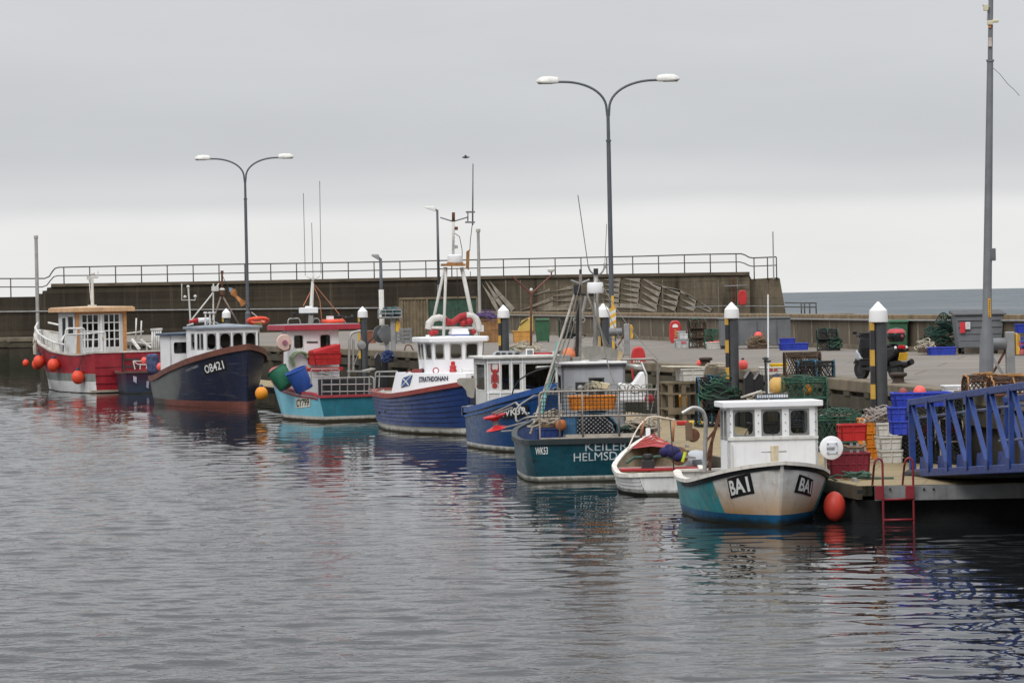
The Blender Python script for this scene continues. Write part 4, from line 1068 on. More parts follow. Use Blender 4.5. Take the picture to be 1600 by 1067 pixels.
for k in range(5):
    mb.tube([L3(932 + k * .6, 440), L3(928 + k * 2, 520), L3(922 + k * 4, 560), L3(916 + k * 7, 585 + 3 * k)], .008, 4)
for cy_ in (500, 530): mb.tube([L3(905, cy_) + Vector((0, .14 * math.cos(R(a_)), .07 * math.sin(R(a_)))) for a_ in range(0, 361, 30)], .012, 4)
mb.build('cables', M('pale_cable', (.45, .43, .40), .6), b.e)
# bent metal chute on the roof
mb = MB(); pr = [(905, 543), (918, 541), (945, 541), (972, 548), (975, 556), (968, 566), (945, 560), (925, 566), (915, 560), (910, 552)]
mb.prism([L3(x, y, hx + .15) for x, y in pr], (0, 0, 0), (.03, 0, 0)); mb.mat(1).prism([L3(x, y, hx + .12) for x, y in ((966, 548), (975, 550), (969, 567), (964, 566))], (0, 0, 0), (.06, 0, 0)); mb.build('metal_chute', [M('chute_metal', (.30, .29, .26), .5, metal=.5, streak=.3), M('rust_cream', (.42, .33, .2), .7, rust=.5)], b.e)
# gear in the stern: each its own thing
def placed(o, l): o.location = b.world(l); o.rotation_euler.z = b.e.rotation_euler.z; return o
bk = M('bracket_dark', (.03, .03, .03), .6)
mb = MB(); c = L3(908, 606, 1.9); mb.box((0, .0, 0), (.04, .26, .26)); mb.mat(1).bar((-.03, -.1, 0), (-.03, -.5, .12), .04); mb.ball((-.04, .02, 0), .07, 8); tag(placed(mb.build('winch_bracket', [bk, galv]), c), 'black square bracket with a pale arm propped up in the teal boat', 'bracket')
mb = MB(); c = L3(938, 602, 1.8); mb.box((0, 0, 0), (.16, .42, .15), M4=Matrix.Rotation(.17, 4, 'X')); tag(placed(mb.build('cream_box', M('cream_plastic', (.55, .48, .32), .6, streak=.3), bevel=.02), c), 'cream plastic box tilted on the gear in the teal boat', 'box')
# gear in the teal boat (boat object still b)
def put(o, l, extra=0): o.location = b.world(l); o.rotation_euler.z = b.e.rotation_euler.z + extra; return o
c = b.lx(925, 640, 1.0); zc = c.z
for i, (py, zz) in enumerate(((1, .40), (0, .98))):
    pass
put(crate('fish_box', 'orange fish box behind the stern netting of the teal boat', (0, 0, 0), (.55, 1.0, .32), 0, orange_box, group=None, ribs=6), (c.x, c.y, zc))
o = creel('black creel under the orange fish box in the teal boat', (0, 0, 0), (.6, 1.1, .55), 0, net_b, rope=rope_b, gap=.09); put(o, (1.0, c.y, .92))
o = creel('blue roped creel lowest in the stern of the teal boat', (0, 0, 0), (.6, 1.1, .55), 0, net_b, rope=rope_b, gap=.09); put(o, (1.05, c.y + .05, .37))
q = b.lx(858, 668, 1.0); put(crate('fish_box', 'dark blue fish box at the left of the teal boat stern', (0, 0, 0), (.6, .55, .55), 0, M('navy_plastic', (.03, .06, .22), .5, var=.2)), (q.x, q.y, .62))
q = b.lx(890, 668, .75); put(crate('fish_box', 'light blue fish box beside the creels in the teal boat', (0, 0, 0), (.3, .3, .42), 0, M('sky_plastic', (.09, .24, .42), .5, var=.2)), (q.x, q.y, 1.02))
q = b.lx(876.5, 664, .45); buoy('buoy', 'weathered orange buoy in the stern of the teal boat', b.world(q), .125, M('old_orange', (.55, .17, .05), .6, var=.25))
q = b.lx(858, 645, 1.3); put(heap('rope_heap', 'heap of pale rope and floats on the port quarter of the teal boat', (0, 0, 0), .42, .38, .3, rope_w, n=16, sub=wood), (q.x, q.y, 1.18))
q = b.lx(1000, 640, 1.5); put(heap('rope_heap', 'loose cream rope at the starboard quarter of the teal boat', (0, 0, 0), .5, .4, .35, rope_w, n=14, sub=net_br), (q.x, q.y, .95))
q = b.lx(988, 625, 2.0); mb = MB(); mb.prism([(0, -.32, 0), (0, .30, 0), (0, .30, .45), (0, -.02, .42), (0, -.2, .68), (0, -.28, .7), (0, -.32, .5)], (-.22, 0, 0), (.22, 0, 0)); tag(put(mb.build('white_hood', white_clean, bevel=.05), (q.x, q.y, q.z - .05)), 'white moulded hood with a raised fin beside the grey wheelhouse', 'hood')
q = b.lx(889, 556, 3.4); buoy('buoy', 'orange and white net float on the roof of the teal boat', b.world((q.x, q.y, rz + .16)), .16, M('faded_orange', (.72, .22, .1), .6, var=.3), eye=False)
# more of the tangle: lines, poles and spare gear belonging to the boat itself
TW = lambda px, py, k: b.lx(px, py, k)
mb = MB(); mb.tube([TW(872, 535, 2.6), TW(862, 580, 2.2), TW(850, 625, 1.4), TW(846, 650, 1.2)], .045, 6); mb.build('turquoise_rope', M('turquoise_rope', (.12, .34, .33), .8, var=.3), b.e)
mb = MB()
for (p, q, k, s_) in (((907, 440), (850, 612), 1.5, .5), ((931, 430), (1028, 562), 1.2, .3), ((931, 440), (985, 560), 2.4, .2), ((905, 470), (880, 560), 2.8, .2), ((920, 470), (968, 565), 2.9, .3), ((900, 470), (846, 640), .6, .3), ((1031, 575), (1005, 690), .4, .2), ((931, 470), (960, 600), 1.6, .5)):
    A_, B_ = TW(*p, 3.3), TW(*q, k); mb.tube([A_.lerp(B_, i / 8) + Vector((0, 0, -s_ * math.sin(math.pi * i / 8) * .5)) for i in range(9)], .012, 4)
mb.build('rigging', M('rigging_grey', (.16, .15, .13), .7), b.e)
for pth, r_ in (([TW(893, 565, 3.4), TW(916, 462, 3.5)], .03), ([TW(980, 571, 2.5), TW(1006, 574, 2.3)], .06), ([TW(838, 574, 2.2), TW(876, 572, 2.6)], .03), ([TW(1012, 640, 1.2), TW(1010, 585, 1.2), TW(1002, 566, 1.4)], .03)): b.t('gantry_strut', [pth], r_, steel)
mb = MB()
for k in range(26):
    c_ = TW(rnd(855, 1020), rnd(598, 612), rnd(.2, 1.2)); r_ = rnd(.05, .16); mb.tube([c_ + Vector((rnd(-.02, .02), r_ * math.cos(t), r_ * math.sin(t) * .8 - .05)) for t in [6.28 * i / 9 for i in range(10)]], .010, 4)
mb.build('hanging_twine', M('twine_mix', (.22, .22, .17), .9, var=.5, scale=12, rust=.5, rcol=(.05, .2, .18)), b.e)
mb = MB()
for px, py, w_ in ((880, 560, .3), (958, 563, .25), (900, 563, .2)): mb.box(TW(px, py, 3.2), (.2, w_, .16), rz=.3)
mb.build('roof_boxes', M('roof_box_grey', (.30, .29, .27), .7, streak=.4), b.e, bevel=.02)
q = b.lx(975, 655, 1.1); put(creel('black creel at the right of the blue roped one in the teal boat', (0, 0, 0), (.55, .5, .5), .2, net_b, rope=rope_g, gap=.085), (1.1, q.y, .62))
q = b.lx(1008, 668, .8); put(crate('fish_box', 'dull blue box at the starboard corner of the teal boat', (0, 0, 0), (.5, .5, .3), 0, M('dull_blue', (.06, .12, .2), .6, var=.2)), (q.x, q.y, .66))
q = b.lx(1014, 600, 1.8); buoy('buoy', 'small red buoy hung by the white hood of the teal boat', b.world((q.x, q.y, 1.75)), .11, red)
# ================================================================== WK39: mid blue boat with lobster panel
gq = gz(722, 696, 0).xy; a_ = R(14); hq = Vector((math.sin(a_), -math.cos(a_))); pq = Vector((-hq.y, hq.x)); wk_o = gq + pq * 1.25
b = Boat('fishing_boat', 'mid blue fishing boat with a red lobster painted on its white cabin', 7.0, 14, pos=wk_o, origin='stern')
wb = hullpaint('hull_mid_blue', (.006, .050, .165), var=.2, dirt=(.012, .03, .07), amt=.4, rough=.3)
b.hull([(0, 1.0, .95, 1.06), (.04, 1.22, 1.15, 1.06), (.12, 1.34, 1.27, 1.07), (.35, 1.42, 1.32, 1.17), (.6, 1.35, 1.1, 1.36), (.8, .95, .6, 1.6), (.93, .42, .2, 1.82), (1, .03, .02, 1.95)], rake=.45, bands=[(.04, 1), (.15, 2)], mats=[wb, boot_brown, boot_white], deck=.4, lin=M('lining_grey', (.33, .34, .34), .6, streak=.4), dmat=grey_paint, capm=M('gunwale_blue', (.012, .07, .26), .4, var=.2, streak=.3, scol=(.1, .12, .14)), cap=(.05, .12, .05))
b.strake(-.2, .04, .05, M('blue_strake', (.02, .1, .32), .4), .06, 1)
# plating on the quarter
mb = MB(); 
for i in range(9):
    t0, t1 = .001 + .11 * i / 9, .001 + .11 * (i + 1) / 9
    P0, P1 = [(b.X(t, 1.07), -b.Y(t, b.zs(t)), b.zs(t)) for t in (t0, t1)]
    for (ya, yb, za, zb) in ((-.075, -.075, -.2, .045), (-.075, .2, .045, .045)):
        mb.add([(P0[0], P0[1] + ya, P0[2] + za), (P1[0], P1[1] + ya, P1[2] + za), (P1[0], P1[1] + yb, P1[2] + zb), (P0[0], P0[1] + yb, P0[2] + zb)], [(0, 1, 2, 3)])
x0 = b.X(0, 1.07); mb.box((x0 - .07, -.3, .97), (.02, 1.55, .22)); mb.box((x0 + .06, -.3, 1.11), (.25, 1.55, .02)); mb.build('quarter_plating', galv, b.e)
b.decal('number_plate', [(783, 654.5), (828, 648), (828, 632.5), (783, 638)], lbl_k, -1, .05, text='WK39', tmat=lbl_w, bold=.02)
hx = 2.15; A, Bq = b.lx(760.5, 600, hx), b.lx(876, 600, hx); zt = b.lx(810, 559.5, hx).z; zb = .4
bot = [(hx, A.y), (hx, Bq.y), (hx - 1.5, Bq.y), (hx - 1.5, A.y)]
U = lambda px: (px - 760.5) / 115.5
V = lambda py: (b.lx(810, py, hx).z - zb) / (zt - zb)
b.house(bot, bot, zb, zt, {0: [(U(783.5), U(796.5), V(609), V(568)), (U(801), U(813), V(609), V(568)), (U(820.5), U(869), V(609), V(568))], 3: [(.15, .85, V(609), V(568))], 2: [(.1, .4, V(609), V(568)), (.6, .9, V(609), V(568))], 1: [(.15, .85, V(609), V(568))]}, white_dirty, white_dirty, glass_d, rnd_=.04)
mb = MB()
for px in (762, 781, 799, 816.5, 873): y = b.lx(px, 600, hx).y; mb.bar((hx + .012, y, zb + .8), (hx + .012, y, zt), .05, .03)
for py in (612, 565): z = b.lx(810, py, hx).z; mb.bar((hx + .014, A.y, z), (hx + .014, Bq.y, z), .03, .05)
mb.build('cabin_battens', white, b.e)
b.roof(bot, zt, .07, white_dirty, .12, .02)
# lobster
mb = MB(); cx, cy = 773, 586
def lp(x, y): return b.lx(x, y, hx + .012)
def blob(pts): mb.prism([lp(*p) for p in pts], (0, 0, 0), (.012, 0, 0))
blob([(771.5, 577), (775, 577), (776.5, 584), (775.5, 593), (774, 599), (772, 599), (770.8, 593), (770, 584)])
blob([(770, 599), (776, 599), (777.5, 603), (775, 606.5), (771, 606.5), (768.5, 603)])
for s_ in (1, -1):
    K = lambda x: 773.2 + s_ * (x - 773.2)
    blob([(K(774.5), 579), (K(777.5), 577), (K(778.5), 572), (K(777.2), 568), (K(779.5), 569.5), (K(780), 575), (K(779), 580), (K(775.5), 583)])
    for k in range(4): blob([(K(775), 585 + 3 * k), (K(779), 586 + 3.4 * k), (K(779.3), 588 + 3.6 * k), (K(775), 587 + 3 * k)])
mb.build('lobster_emblem', M('lobster_red', (.36, .035, .03), .6, var=.2), b.e)
rz = zt + .09; kx = hx - .5
def L2(px, py, k=None): return b.lx(px, py, kx if k is None else k)
mb = MB(); mb.prism([L2(771, 557), L2(776, 550), L2(782, 548.5), L2(812, 548.5), L2(819, 551), L2(821, 557)], (0, 0, 0), (-.3, 0, 0)); mb.mat(1)
for px in (778, 787, 797, 808): q = L2(px, 552.5, kx + .012); mb.prism([q + Vector((0, .07 * math.cos(t), .03 * math.sin(t))) for t in [6.28 * i / 10 for i in range(10)]], (0, 0, 0), (.01, 0, 0))
mb.build('roof_vent', [grey_panel, dark], b.e)
q = L2(827, 551); mb = MB(); mb.box(q, (.14, .22, .22)); mb.mat(1).box((q.x + .075, q.y, q.z + .01), (.01, .16, .13)); mb.build('floodlight', [white_clean, M('lamp_lens', (.2, .21, .22), .2)], b.e, bevel=.02)
mb = MB(); mb.tube(bend([L2(840, 558), L2(843, 547), L2(855, 547), L2(857, 558)], .06), .018, 6); mb.build('roof_rail', steel, b.e)
mb = MB(); mb.tube([L2(834, 554), L2(862, 553.5)], .06, 8); mb.build('distress_float', red, b.e)
mb = MB(); mb.box(L2(866, 554), (.2, .12, .18)); mb.mat(1).ball(L2(876, 553), .1, 8); mb.ball(L2(884, 554), .09, 8); mb.build('roof_gear', [white_dirty, dark], b.e)
b.t('aerial_mast', [[L2(829.5, 558), L2(830, 455)]], .032, rusty, 8); mb = MB(); q = L2(830, 453); mb.ball(q, .05, 8); mb.build('masthead_light', white_dirty, b.e)
mb = MB(); mb.tube([L2(799, 431), L2(829.5, 459)], .03, 6); mb.tube([L2(862, 430), L2(830.5, 459)], .03, 6); mb.mat(1).lathe([(.03, -.1), (.09, -.08), (.1, -.02), (.02, .05)], L2(861, 420), 10); mb.mat(0).tube([L2(861, 424), L2(862, 431)], .02, 6); mb.build('aerial_arms', [brown, white_dirty], b.e)
mb = MB()
for k in range(9): mb.tube([L2(812 + k * 3, 545) + Vector((rnd(-.2, .1), .16 * math.cos(t), rnd(-.01, .03) + .06 * math.sin(t))) for t in [6.28 * i / 8 for i in range(9)]], .02, 4)
mb.build('roof_rope', rope_w, b.e)
# bent hoop in front of the cabin
b.t('hoop', [[b.ly(798, 625, -1.0), b.ly(803, 605, -1.0), b.ly(812, 593, -1.0), b.ly(826, 584, -1.0), b.ly(841, 578, -1.0), b.ly(853, 575, -1.0)]], .02, dark, 6)
# gate plate
kx = .75; mb = MB(); pr = [(714, 593), (718, 590.5), (744, 590.5), (752, 593), (756.5, 600), (757, 617), (753, 621), (735, 621.5), (730, 619), (728, 610), (722, 603), (715, 600)]
mb.prism([b.lx(x, y, kx) for x, y in pr], (0, 0, 0), (.03, 0, 0)); mb.mat(1).tube([b.lx(741, 640, kx + .05), b.lx(744, 606, kx + .05)], .035, 6); mb.tube([b.lx(749, 634, kx + .05), b.lx(742, 620, kx + .05)], .03, 6); mb.mat(2).lathe([(.07, 0), (.07, .1), (.03, .12)], b.lx(747, 603.5, kx + .04), 12, 'x'); mb.build('gate_plate', [M('plate_metal', (.40, .375, .32), .6, var=.15, streak=.35, scol=(.2, .15, .1)), dark, M('knob_red', (.28, .04, .035), .6)], b.e)
# pot hauler: two red cones on struts
yh = -1.75; T_ = lambda x, y: b.ly(x, y, yh)
kk = T_(774, 660).x; c1, c2 = b.lx(772.5, 650.5, kk), b.lx(777, 670.5, kk); ax = (c2 - c1).normalized(); zq = Vector((0, 0, 1)).rotation_difference(-ax).to_matrix()
Lh = (c2 - c1).length; mb = MB()
mb.lathe([(.29, Lh / 2 + .03), (.3, Lh / 2), (.27, Lh / 2 - .03), (.11, .09), (.09, .06)], (c1 + c2) / 2, 24, M3=zq); mb.lathe([(.09, -.06), (.11, -.09), (.27, -Lh / 2 + .03), (.3, -Lh / 2), (.2, -Lh / 2 - .03)], (c1 + c2) / 2, 24, M3=zq); mb.mat(1).lathe([(.085, -.1), (.085, .1)], (c1 + c2) / 2, 14, M3=zq)
for (p, q) in (((770, 646), (806, 629)), ((775, 647), (800, 637)), ((790, 668), (824, 659)), ((784, 674), (822, 671)), ((806, 629), (824, 648)), ((822, 671), (826, 645))): mb.tube([T_(*p), T_(*q)], .028, 6)
mb.build('pot_hauler', [M('hauler_red', (.62, .03, .035), .35, var=.1), galv], b.e)
# ================================================================== clinker boat with saltire
b = Boat('fishing_boat', 'dark blue clinker fishing boat with a saltire on its white cuddy and an octagonal wheelhouse', 9.5, 13, px=(731, 681))
sb = hullpaint('hull_clinker_blue', (.010, .034, .14), var=.25, dirt=(.035, .05, .11), amt=.35, rough=.42)
b.hull([(0, .8, .55, 1.2), (.04, 1.08, .85, 1.19), (.14, 1.36, 1.15, 1.15), (.45, 1.52, 1.4, 1.15), (.7, 1.38, 1.1, 1.26), (.86, .92, .55, 1.43), (.95, .42, .2, 1.56), (1, .03, .02, 1.64)], rake=.45, bands=[(.05, 1), (.24, 2)], mats=[sb, boot_brown, boot_white], clinker=.042, n=8, deck=lambda t: .75, lin=white_dirty, dmat=white_dirty, capm=M('gunwale_oxide', (.26, .045, .035), .5, var=.25, streak=.4, scol=(.1, .04, .03)), cap=(.055, .11, .03))
# clinker plank shadow gaps come from the lapped planks; cuddy
mb = MB(); n = 56; t0 = .50; zc_t = lambda t: 1.84 + .05 * (t - .3)
for i in range(n + 1):
    t = t0 + (.975 - t0) * i / n; y1 = max(.02, b.Y(t, b.zs(t)) - .10); y2 = max(.01, y1 * .96 - .07); sl_ = .26 * max(0, 1 - i / 3.0)
    x = b.X(t, b.zs(t)); zt_ = max(zc_t(t), b.zs(t) + .1)
    mb.v += [(x - sl_ * 0 , y1, b.zs(t) - .02), (x + sl_, y2, zt_), (x + sl_, -y2, zt_), (x, -y1, b.zs(t) - .02)]
for i in range(n):
    a = i * 4
    for j in range(3): mb.face((a + j, a + 4 + j, a + 5 + j, a + 1 + j))
mb.face((0, 1, 2, 3)); mb.face((n * 4, n * 4 + 1, n * 4 + 2, n * 4 + 3)); mb.build('cuddy', white_clean, b.e, bevel=.02)
def cud(px, py, sg, off=.012):
    def f(l):
        if l.x < 1.5 or l.x > b.X(.975, 1.8): return -1
        t = ctat(l.x); y1 = max(.02, b.Y(t, b.zs(t)) - .1); y2 = max(.01, y1 * .96 - .07); g = (l.z - b.zs(t) + .02) / max(.05, zc_t(t) - b.zs(t) + .02)
        return y1 + (y2 - y1) * g - abs(l.y)
    l = b.march(px, py, f); return Vector((l.x, l.y + sg * off, l.z))
def ctat(x):
    a, c = 0.0, 1.0
    for _ in range(40):
        m_ = (a + c) / 2
        if b.X(m_, b.zs(m_)) < x: a = m_
        else: c = m_
    return a
def cfn(c, sg, off=.012):
    cc = [cud(x, y, sg, off) for x, y in c]
    return lambda u, v: cc_eval(cc, u, v, sg, off)
def cc_eval(cc, u, v, sg, off):
    p = (cc[0] * (1 - u) + cc[1] * u) * (1 - v) + (cc[3] * (1 - u) + cc[2] * u) * v
    t = ctat(p.x); y1 = max(.02, b.Y(t, b.zs(t)) - .1); y2 = max(.01, y1 * .96 - .07); g = (p.z - b.zs(t) + .02) / max(.05, zc_t(t) - b.zs(t) + .02)
    return Vector((p.x, sg * (y1 + (y2 - y1) * g + off + .012), p.z))
def _unused(c):
    def fn(u, v):
        x = (c[0][0] * (1 - u) + c[1][0] * u) * (1 - v) + (c[3][0] * (1 - u) + c[2][0] * u) * v
        y = (c[0][1] * (1 - u) + c[1][1] * u) * (1 - v) + (c[3][1] * (1 - u) + c[2][1] * u) * v
        return cud(x, y, sg, off)
    return fn
navy = M('navy_letters', (.02, .022, .05), .5)
lettering('lettering', 'STRATHDONAN', cfn([(655.5, 597.2), (701, 594.5), (701, 587), (655.5, 588.5)], -1), navy, b.e, .03)
lettering('lettering', 'STRATHDONAN', cfn([(735, 594), (772, 597), (772, 590), (735, 587)], 1), navy, b.e, .03)
fg = [(627, 605.5), (640.5, 602), (645.5, 585), (630, 590.5)]; ff = cfn(fg, -1, .01); f2 = cfn(fg, -1, .018)
mb = MB()
for i in range(7):
    for j in range(7): mb.v.append(tuple(ff(i / 6, j / 6)))
for i in range(6):
    for j in range(6): a = i * 7 + j; mb.face((a, a + 7, a + 8, a + 1))
mb.cur = 1
for (p, q) in (((0, 0), (1, 1)), ((0, 1), (1, 0))):
    for k in range(6):
        a, c = k / 6, (k + 1) / 6; w_ = .055
        pa = [(p[0] + (q[0] - p[0]) * t, p[1] + (q[1] - p[1]) * t) for t in (a, c)]
        mb.add([f2(max(0, pa[0][0] - w_), pa[0][1]), f2(max(0, pa[1][0] - w_), pa[1][1]), f2(min(1, pa[1][0] + w_), pa[1][1]), f2(min(1, pa[0][0] + w_), pa[0][1])], [(0, 1, 2, 3)])
mb.build('saltire_flag', [M('flag_blue', (.02, .06, .20), .5), lbl_w], b.e)
hx = 7.45; A, Bq = b.lx(677.5, 560, hx), b.lx(752.5, 560, hx); zb = 1.8; zt = b.lx(715, 534, hx).z
cyy = (A.y + Bq.y) / 2; hw = (Bq.y - A.y) / 2
bot = [(hx, cyy - hw + .02), (hx, cyy + hw - .02), (hx - .55, cyy + hw + .14), (hx - 1.5, cyy + hw + .14), (hx - 1.5, cyy - hw - .14), (hx - .55, cyy - hw - .14)]
tp = [(x + (.08 if i < 2 else -.04 if i in (3, 4) else .02), cyy + (y - cyy) * 1.07) for i, (x, y) in enumerate(bot)]
V = lambda py: (b.lx(715, py, hx).z - zb) / (zt - zb)
U = lambda px: (px - 677.5) / 75
vv = (V(560), V(537))
b.house(bot, tp, zb, zt, {0: [(U(680.5), U(693.5), *vv), (U(703.5), U(720.5), *vv), (U(727.5), U(745), *vv)], 5: [(.2, .8, *vv)], 4: [(.1, .45, *vv), (.55, .9, *vv)], 1: [(.2, .8, *vv)], 2: [(.2, .8, *vv)], 3: [(.2, .8, vv[0], vv[1])]}, white_clean, M('window_gasket', (.35, .34, .32), .5), rnd_=.22)
b.roof(tp, zt, .15, white_clean, .13, .04, bevel=.03)
rz = zt + .18; kx = hx - .7
def L5(px, py, k=None): return b.lx(px, py, kx if k is None else k)
mb = MB(); mb.box((hx - .4, cyy, zb + .3), (.5, 1.1, .6)); mb.build('console', white_dirty, b.e)
b.t('mast_leg', [[L5(671, 527, kx - .4), L5(695, 418, kx - .1)]], .045, white_dirty, 8); b.t('mast_leg', [[L5(693, 527, kx + .3), L5(697, 418, kx)]], .045, white_dirty, 8); b.t('mast_leg', [[L5(744, 525), L5(721.5, 418)]], .065, white_dirty, 8)
mb = MB(); q, q2 = L5(691, 414), L5(725, 414); mb.bar(q, q2, .5, .07); mb.bar(L5(700, 411.5), L5(722, 411.5), .4, .05); mb.build('mast_platform', M('rust_orange', (.34, .17, .06), .8, var=.4, rust=.6), b.e)
mb = MB(); q = L5(711, 404.5); mb.lathe([(.22, -.13), (.24, -.09), (.225, .1), (.2, .125)], q, 18); mb.build('radar', white_clean, b.e)
mb = MB(); mb.tube([L5(708, 400), L5(708.5, 344)], .04, 8); mb.mat(1).tube([L5(708.5, 346), L5(708.5, 332)], .05, 8); mb.box(L5(713, 357), (.1, .08, .1)); mb.mat(2).box(L5(713, 386), (.1, .08, .1)); mb.mat(0)
for k in range(8): mb.bar(L5(706, 395 - 6 * k), L5(711, 395 - 6 * k), .02)
mb.build('pole_mast', [white_dirty, rusty, grey_panel], b.e)
mb = MB(); mb.tube([L5(688, 340), L5(707, 346)], .022, 6); mb.tube([L5(709, 346), L5(731, 339.5)], .022, 6); mb.tube([L5(731, 332), L5(731, 346)], .02, 6); mb.bar(L5(728, 331.5), L5(742, 331.5), .05); mb.bar(L5(727, 347.5), L5(742, 347.5), .05); mb.build('aerial_arms', pole_grey, b.e)
b.t('whip_aerial', [[L5(738.5, 352), L5(739, 256)]], .026, pole_grey, 6, r2=.018)
b.t('aerial_cable', [[L5(738, 350), L5(735, 375), L5(734, 392)], [L5(711, 365), L5(718, 370), L5(722, 390), L5(722.5, 410)], [L5(714, 420), L5(717, 520)], [L5(735, 424), L5(735.5, 520)]], .011, dark, 4)
mb = MB(); mb.prism([L5(728.5, 393), L5(733.5, 390), L5(732.5, 422), L5(728, 419)], (0, 0, 0), (.04, 0, 0)); mb.build('hanging_panel', M('brown_panel', (.30, .15, .05), .6), b.e)
mb = MB(); mb.tube([L5(668, 512), L5(752, 513)], .05, 8); mb.box(L5(752, 513), (.1, .14, .2)); mb.build('rack_bar', white_dirty, b.e)
mb = MB(); q = L5(717, 518); mb.box((q.x, q.y, rz + .06), (.5, .55, .14)); mb.mat(1).box((q.x, q.y, rz + .02), (.51, .56, .05)); mb.mat(0).box((q.x, q.y, rz + .16), (.45, .5, .1)); mb.build('liferaft_box', [white_clean, M('stripe_blue', (.03, .08, .3), .5)], b.e, bevel=.02)
mb = MB(); lf = [(669, 514), (670, 505), (677, 498), (686, 496), (694, 498), (699, 503), (707, 504), (713, 500), (719, 495), (728, 492.5), (737, 493), (744, 498), (747, 505), (748, 513)]
for i, ((x0_, y0_), (x1_, y1_)) in enumerate(zip(lf, lf[1:])):
    mb.cur = 1 if 4 <= i <= 8 else 0; mb.tube([L5(x0_, y0_), L5(x1_, y1_)], .10, 10)
    mb.ball(L5(x1_, y1_), .10, 10)
mb.build('fender_hose', [M('hose_white', (.62, .60, .56), .6, var=.15), red], b.e)
for px, py, r_ in ((675, 520, .11), (681, 519, .09), (700, 503, .12), (733, 502, .14), (724, 505, .12), (740, 518, .1)): MB().ball(L5(px, py), r_, 10, .9).build('roof_float', red, b.e)

mb = MB(); mb.box(L5(664, 530, kx + .4), (.12, .2, .1)); mb.box(L5(668, 526, kx + .3), (.1, .1, .1)); mb.build('spotlight', [white_clean], b.e, bevel=.02)
mb = MB(); q = b.lx(708, 582, hx + .35); mb.lathe([(.1, 0), (.12, .03), (.09, .12), (.11, .16), (.06, .22), (.07, .3), (.02, .33)], (q.x, q.y, 1.88), 14); mb.build('red_lantern', red_bright, b.e)
mb = MB()
for px in (681, 747): 
    q = b.lx(px, 579, hx + .3); mb.cur = 0; lifering((q.x, q.y, q.z), .085, .018, (0, 1, 0), (0, 0, 1), mb, 14); mb.mat(1).lathe([(.07, -.01), (.07, .01)], q, 12, 'x')
mb.build('deck_ring', [red, white_clean], b.e)
mb = MB(); mb.box(b.lx(652, 579.5, 6.6), (.2, .28, .12)); mb.mat(1).ball(b.lx(660, 579, 6.6), .12, 8, .6); mb.ball(b.lx(669, 579.5, 6.6), .1, 8, .6); mb.mat(0).tube(bend([b.lx(634, 583, 6.2), b.lx(640, 579, 6.2), b.lx(644, 582, 6.2)], .05), .02, 5); mb.build('deck_gear', [M('deck_red', (.25, .05, .05), .6), dark], b.e)
b.t('foredeck_rail', [[b.lx(722, 576, 7.9), b.lx(722, 585, 7.9)], [b.lx(722, 579, 7.9), b.lx(748, 579, 7.9)]], .02, white_dirty, 6)
b.t('stern_rail', [bend([b.lx(577, 612, .25), b.lx(577, 588, .25), b.lx(584, 590, .4), b.lx(584, 612, .4)], .06)], .024, galv, 6)
b.t('stern_rail', [bend([b.lx(585, 610, 1.4), b.lx(587, 581, 1.4), b.lx(621, 580, 1.4), b.lx(621, 586, 1.6)], .06), [b.lx(588, 588, 1.4), b.lx(619, 588, 1.4)], [b.lx(593, 581, 1.4), b.lx(592, 605, 1.4)]], .024, galv, 6)
mb = MB()
for p in ((577.5, 643), (594, 644)): q = b.onhull(p[0], p[1], -1, .02); mb.ball(q, .05, 8)
mb.build('scupper', dark, b.e)
# ================================================================== CY799: turquoise boat with red roof
b = Boat('fishing_boat', 'sky blue fishing boat with a red roofed white wheelhouse and cream CY799 plate', 6.6, 24, px=(549, 658), toward=False, origin='stern')
cb = hullpaint('hull_sky_blue', (.22, .60, .74), var=.1, dirt=(.2, .3, .3), amt=.35, rough=.4); cb2 = M('transom_teal', (.035, .20, .26), .4, var=.15, streak=.3)
cyg = M('gunwale_red', (.36, .045, .055), .5, var=.2, streak=.3)
b.hull([(0, 1.2, .95, .88), (.04, 1.25, 1.02, .97), (.2, 1.32, 1.16, 1.0), (.5, 1.3, 1.1, 1.15), (.72, 1.1, .75, 1.42), (.88, .7, .35, 1.62), (.96, .34, .12, 1.74), (1, .03, .02, 1.78)], rake=.4, tr=-.14, fl=1.0, bands=[(.08, 1), (.19, 2)], mats=[cb, boot_brown, boot_white, cb2], tmat=lambda k: 3 if k > 4 else (1, 1, 1, 1, 2)[k], deck=.4, lin=M('lining_grey_blue', (.25, .32, .36), .6, streak=.3), dmat=grey_paint, capm=cyg, cap=(.045, .05, .03))
b.strake(-.09, .03, .05, M('pink_stripe', (.62, .35, .35), .5), .02, 1); b.strake(-.16, .03, .04, cyg, .02, 1)
b.decal('number_plate', [(462.5, 638), (485.5, 635), (485.5, 620), (462.5, 622.5)], M('cream_plate', (.68, .66, .56), .6, streak=.2), 1, .012, text='CY799', tmat=lbl_k, bold=.02, pad=(.07, .12))
hx = 2.9; A, Bq = b.lx(449, 540, hx), b.lx(529.5, 540, hx); zt = b.lx(490, 515.5, hx).z; zb = .4
bot = [(hx + 1.2, Bq.y * .8), (hx + 1.2, A.y * .8), (hx, A.y), (hx, Bq.y)]; zb = .75
V = lambda py: (b.lx(490, py, hx).z - zb) / (zt - zb); U = lambda px: (px - 449) / 80.5
b.house(bot, bot, zb, zt, {2: [(U(459), U(474), V(544), V(523)), (U(500), U(516.5), V(545), V(523))], 1: [(.1, .45, V(535), V(522)), (.55, .9, V(535), V(522))], 0: [(.1, .45, .7, .92), (.55, .9, .7, .92)], 3: [(.1, .45, .7, .92), (.55, .9, .7, .92)]}, white, white_dirty, glass_d, rnd_=.2)
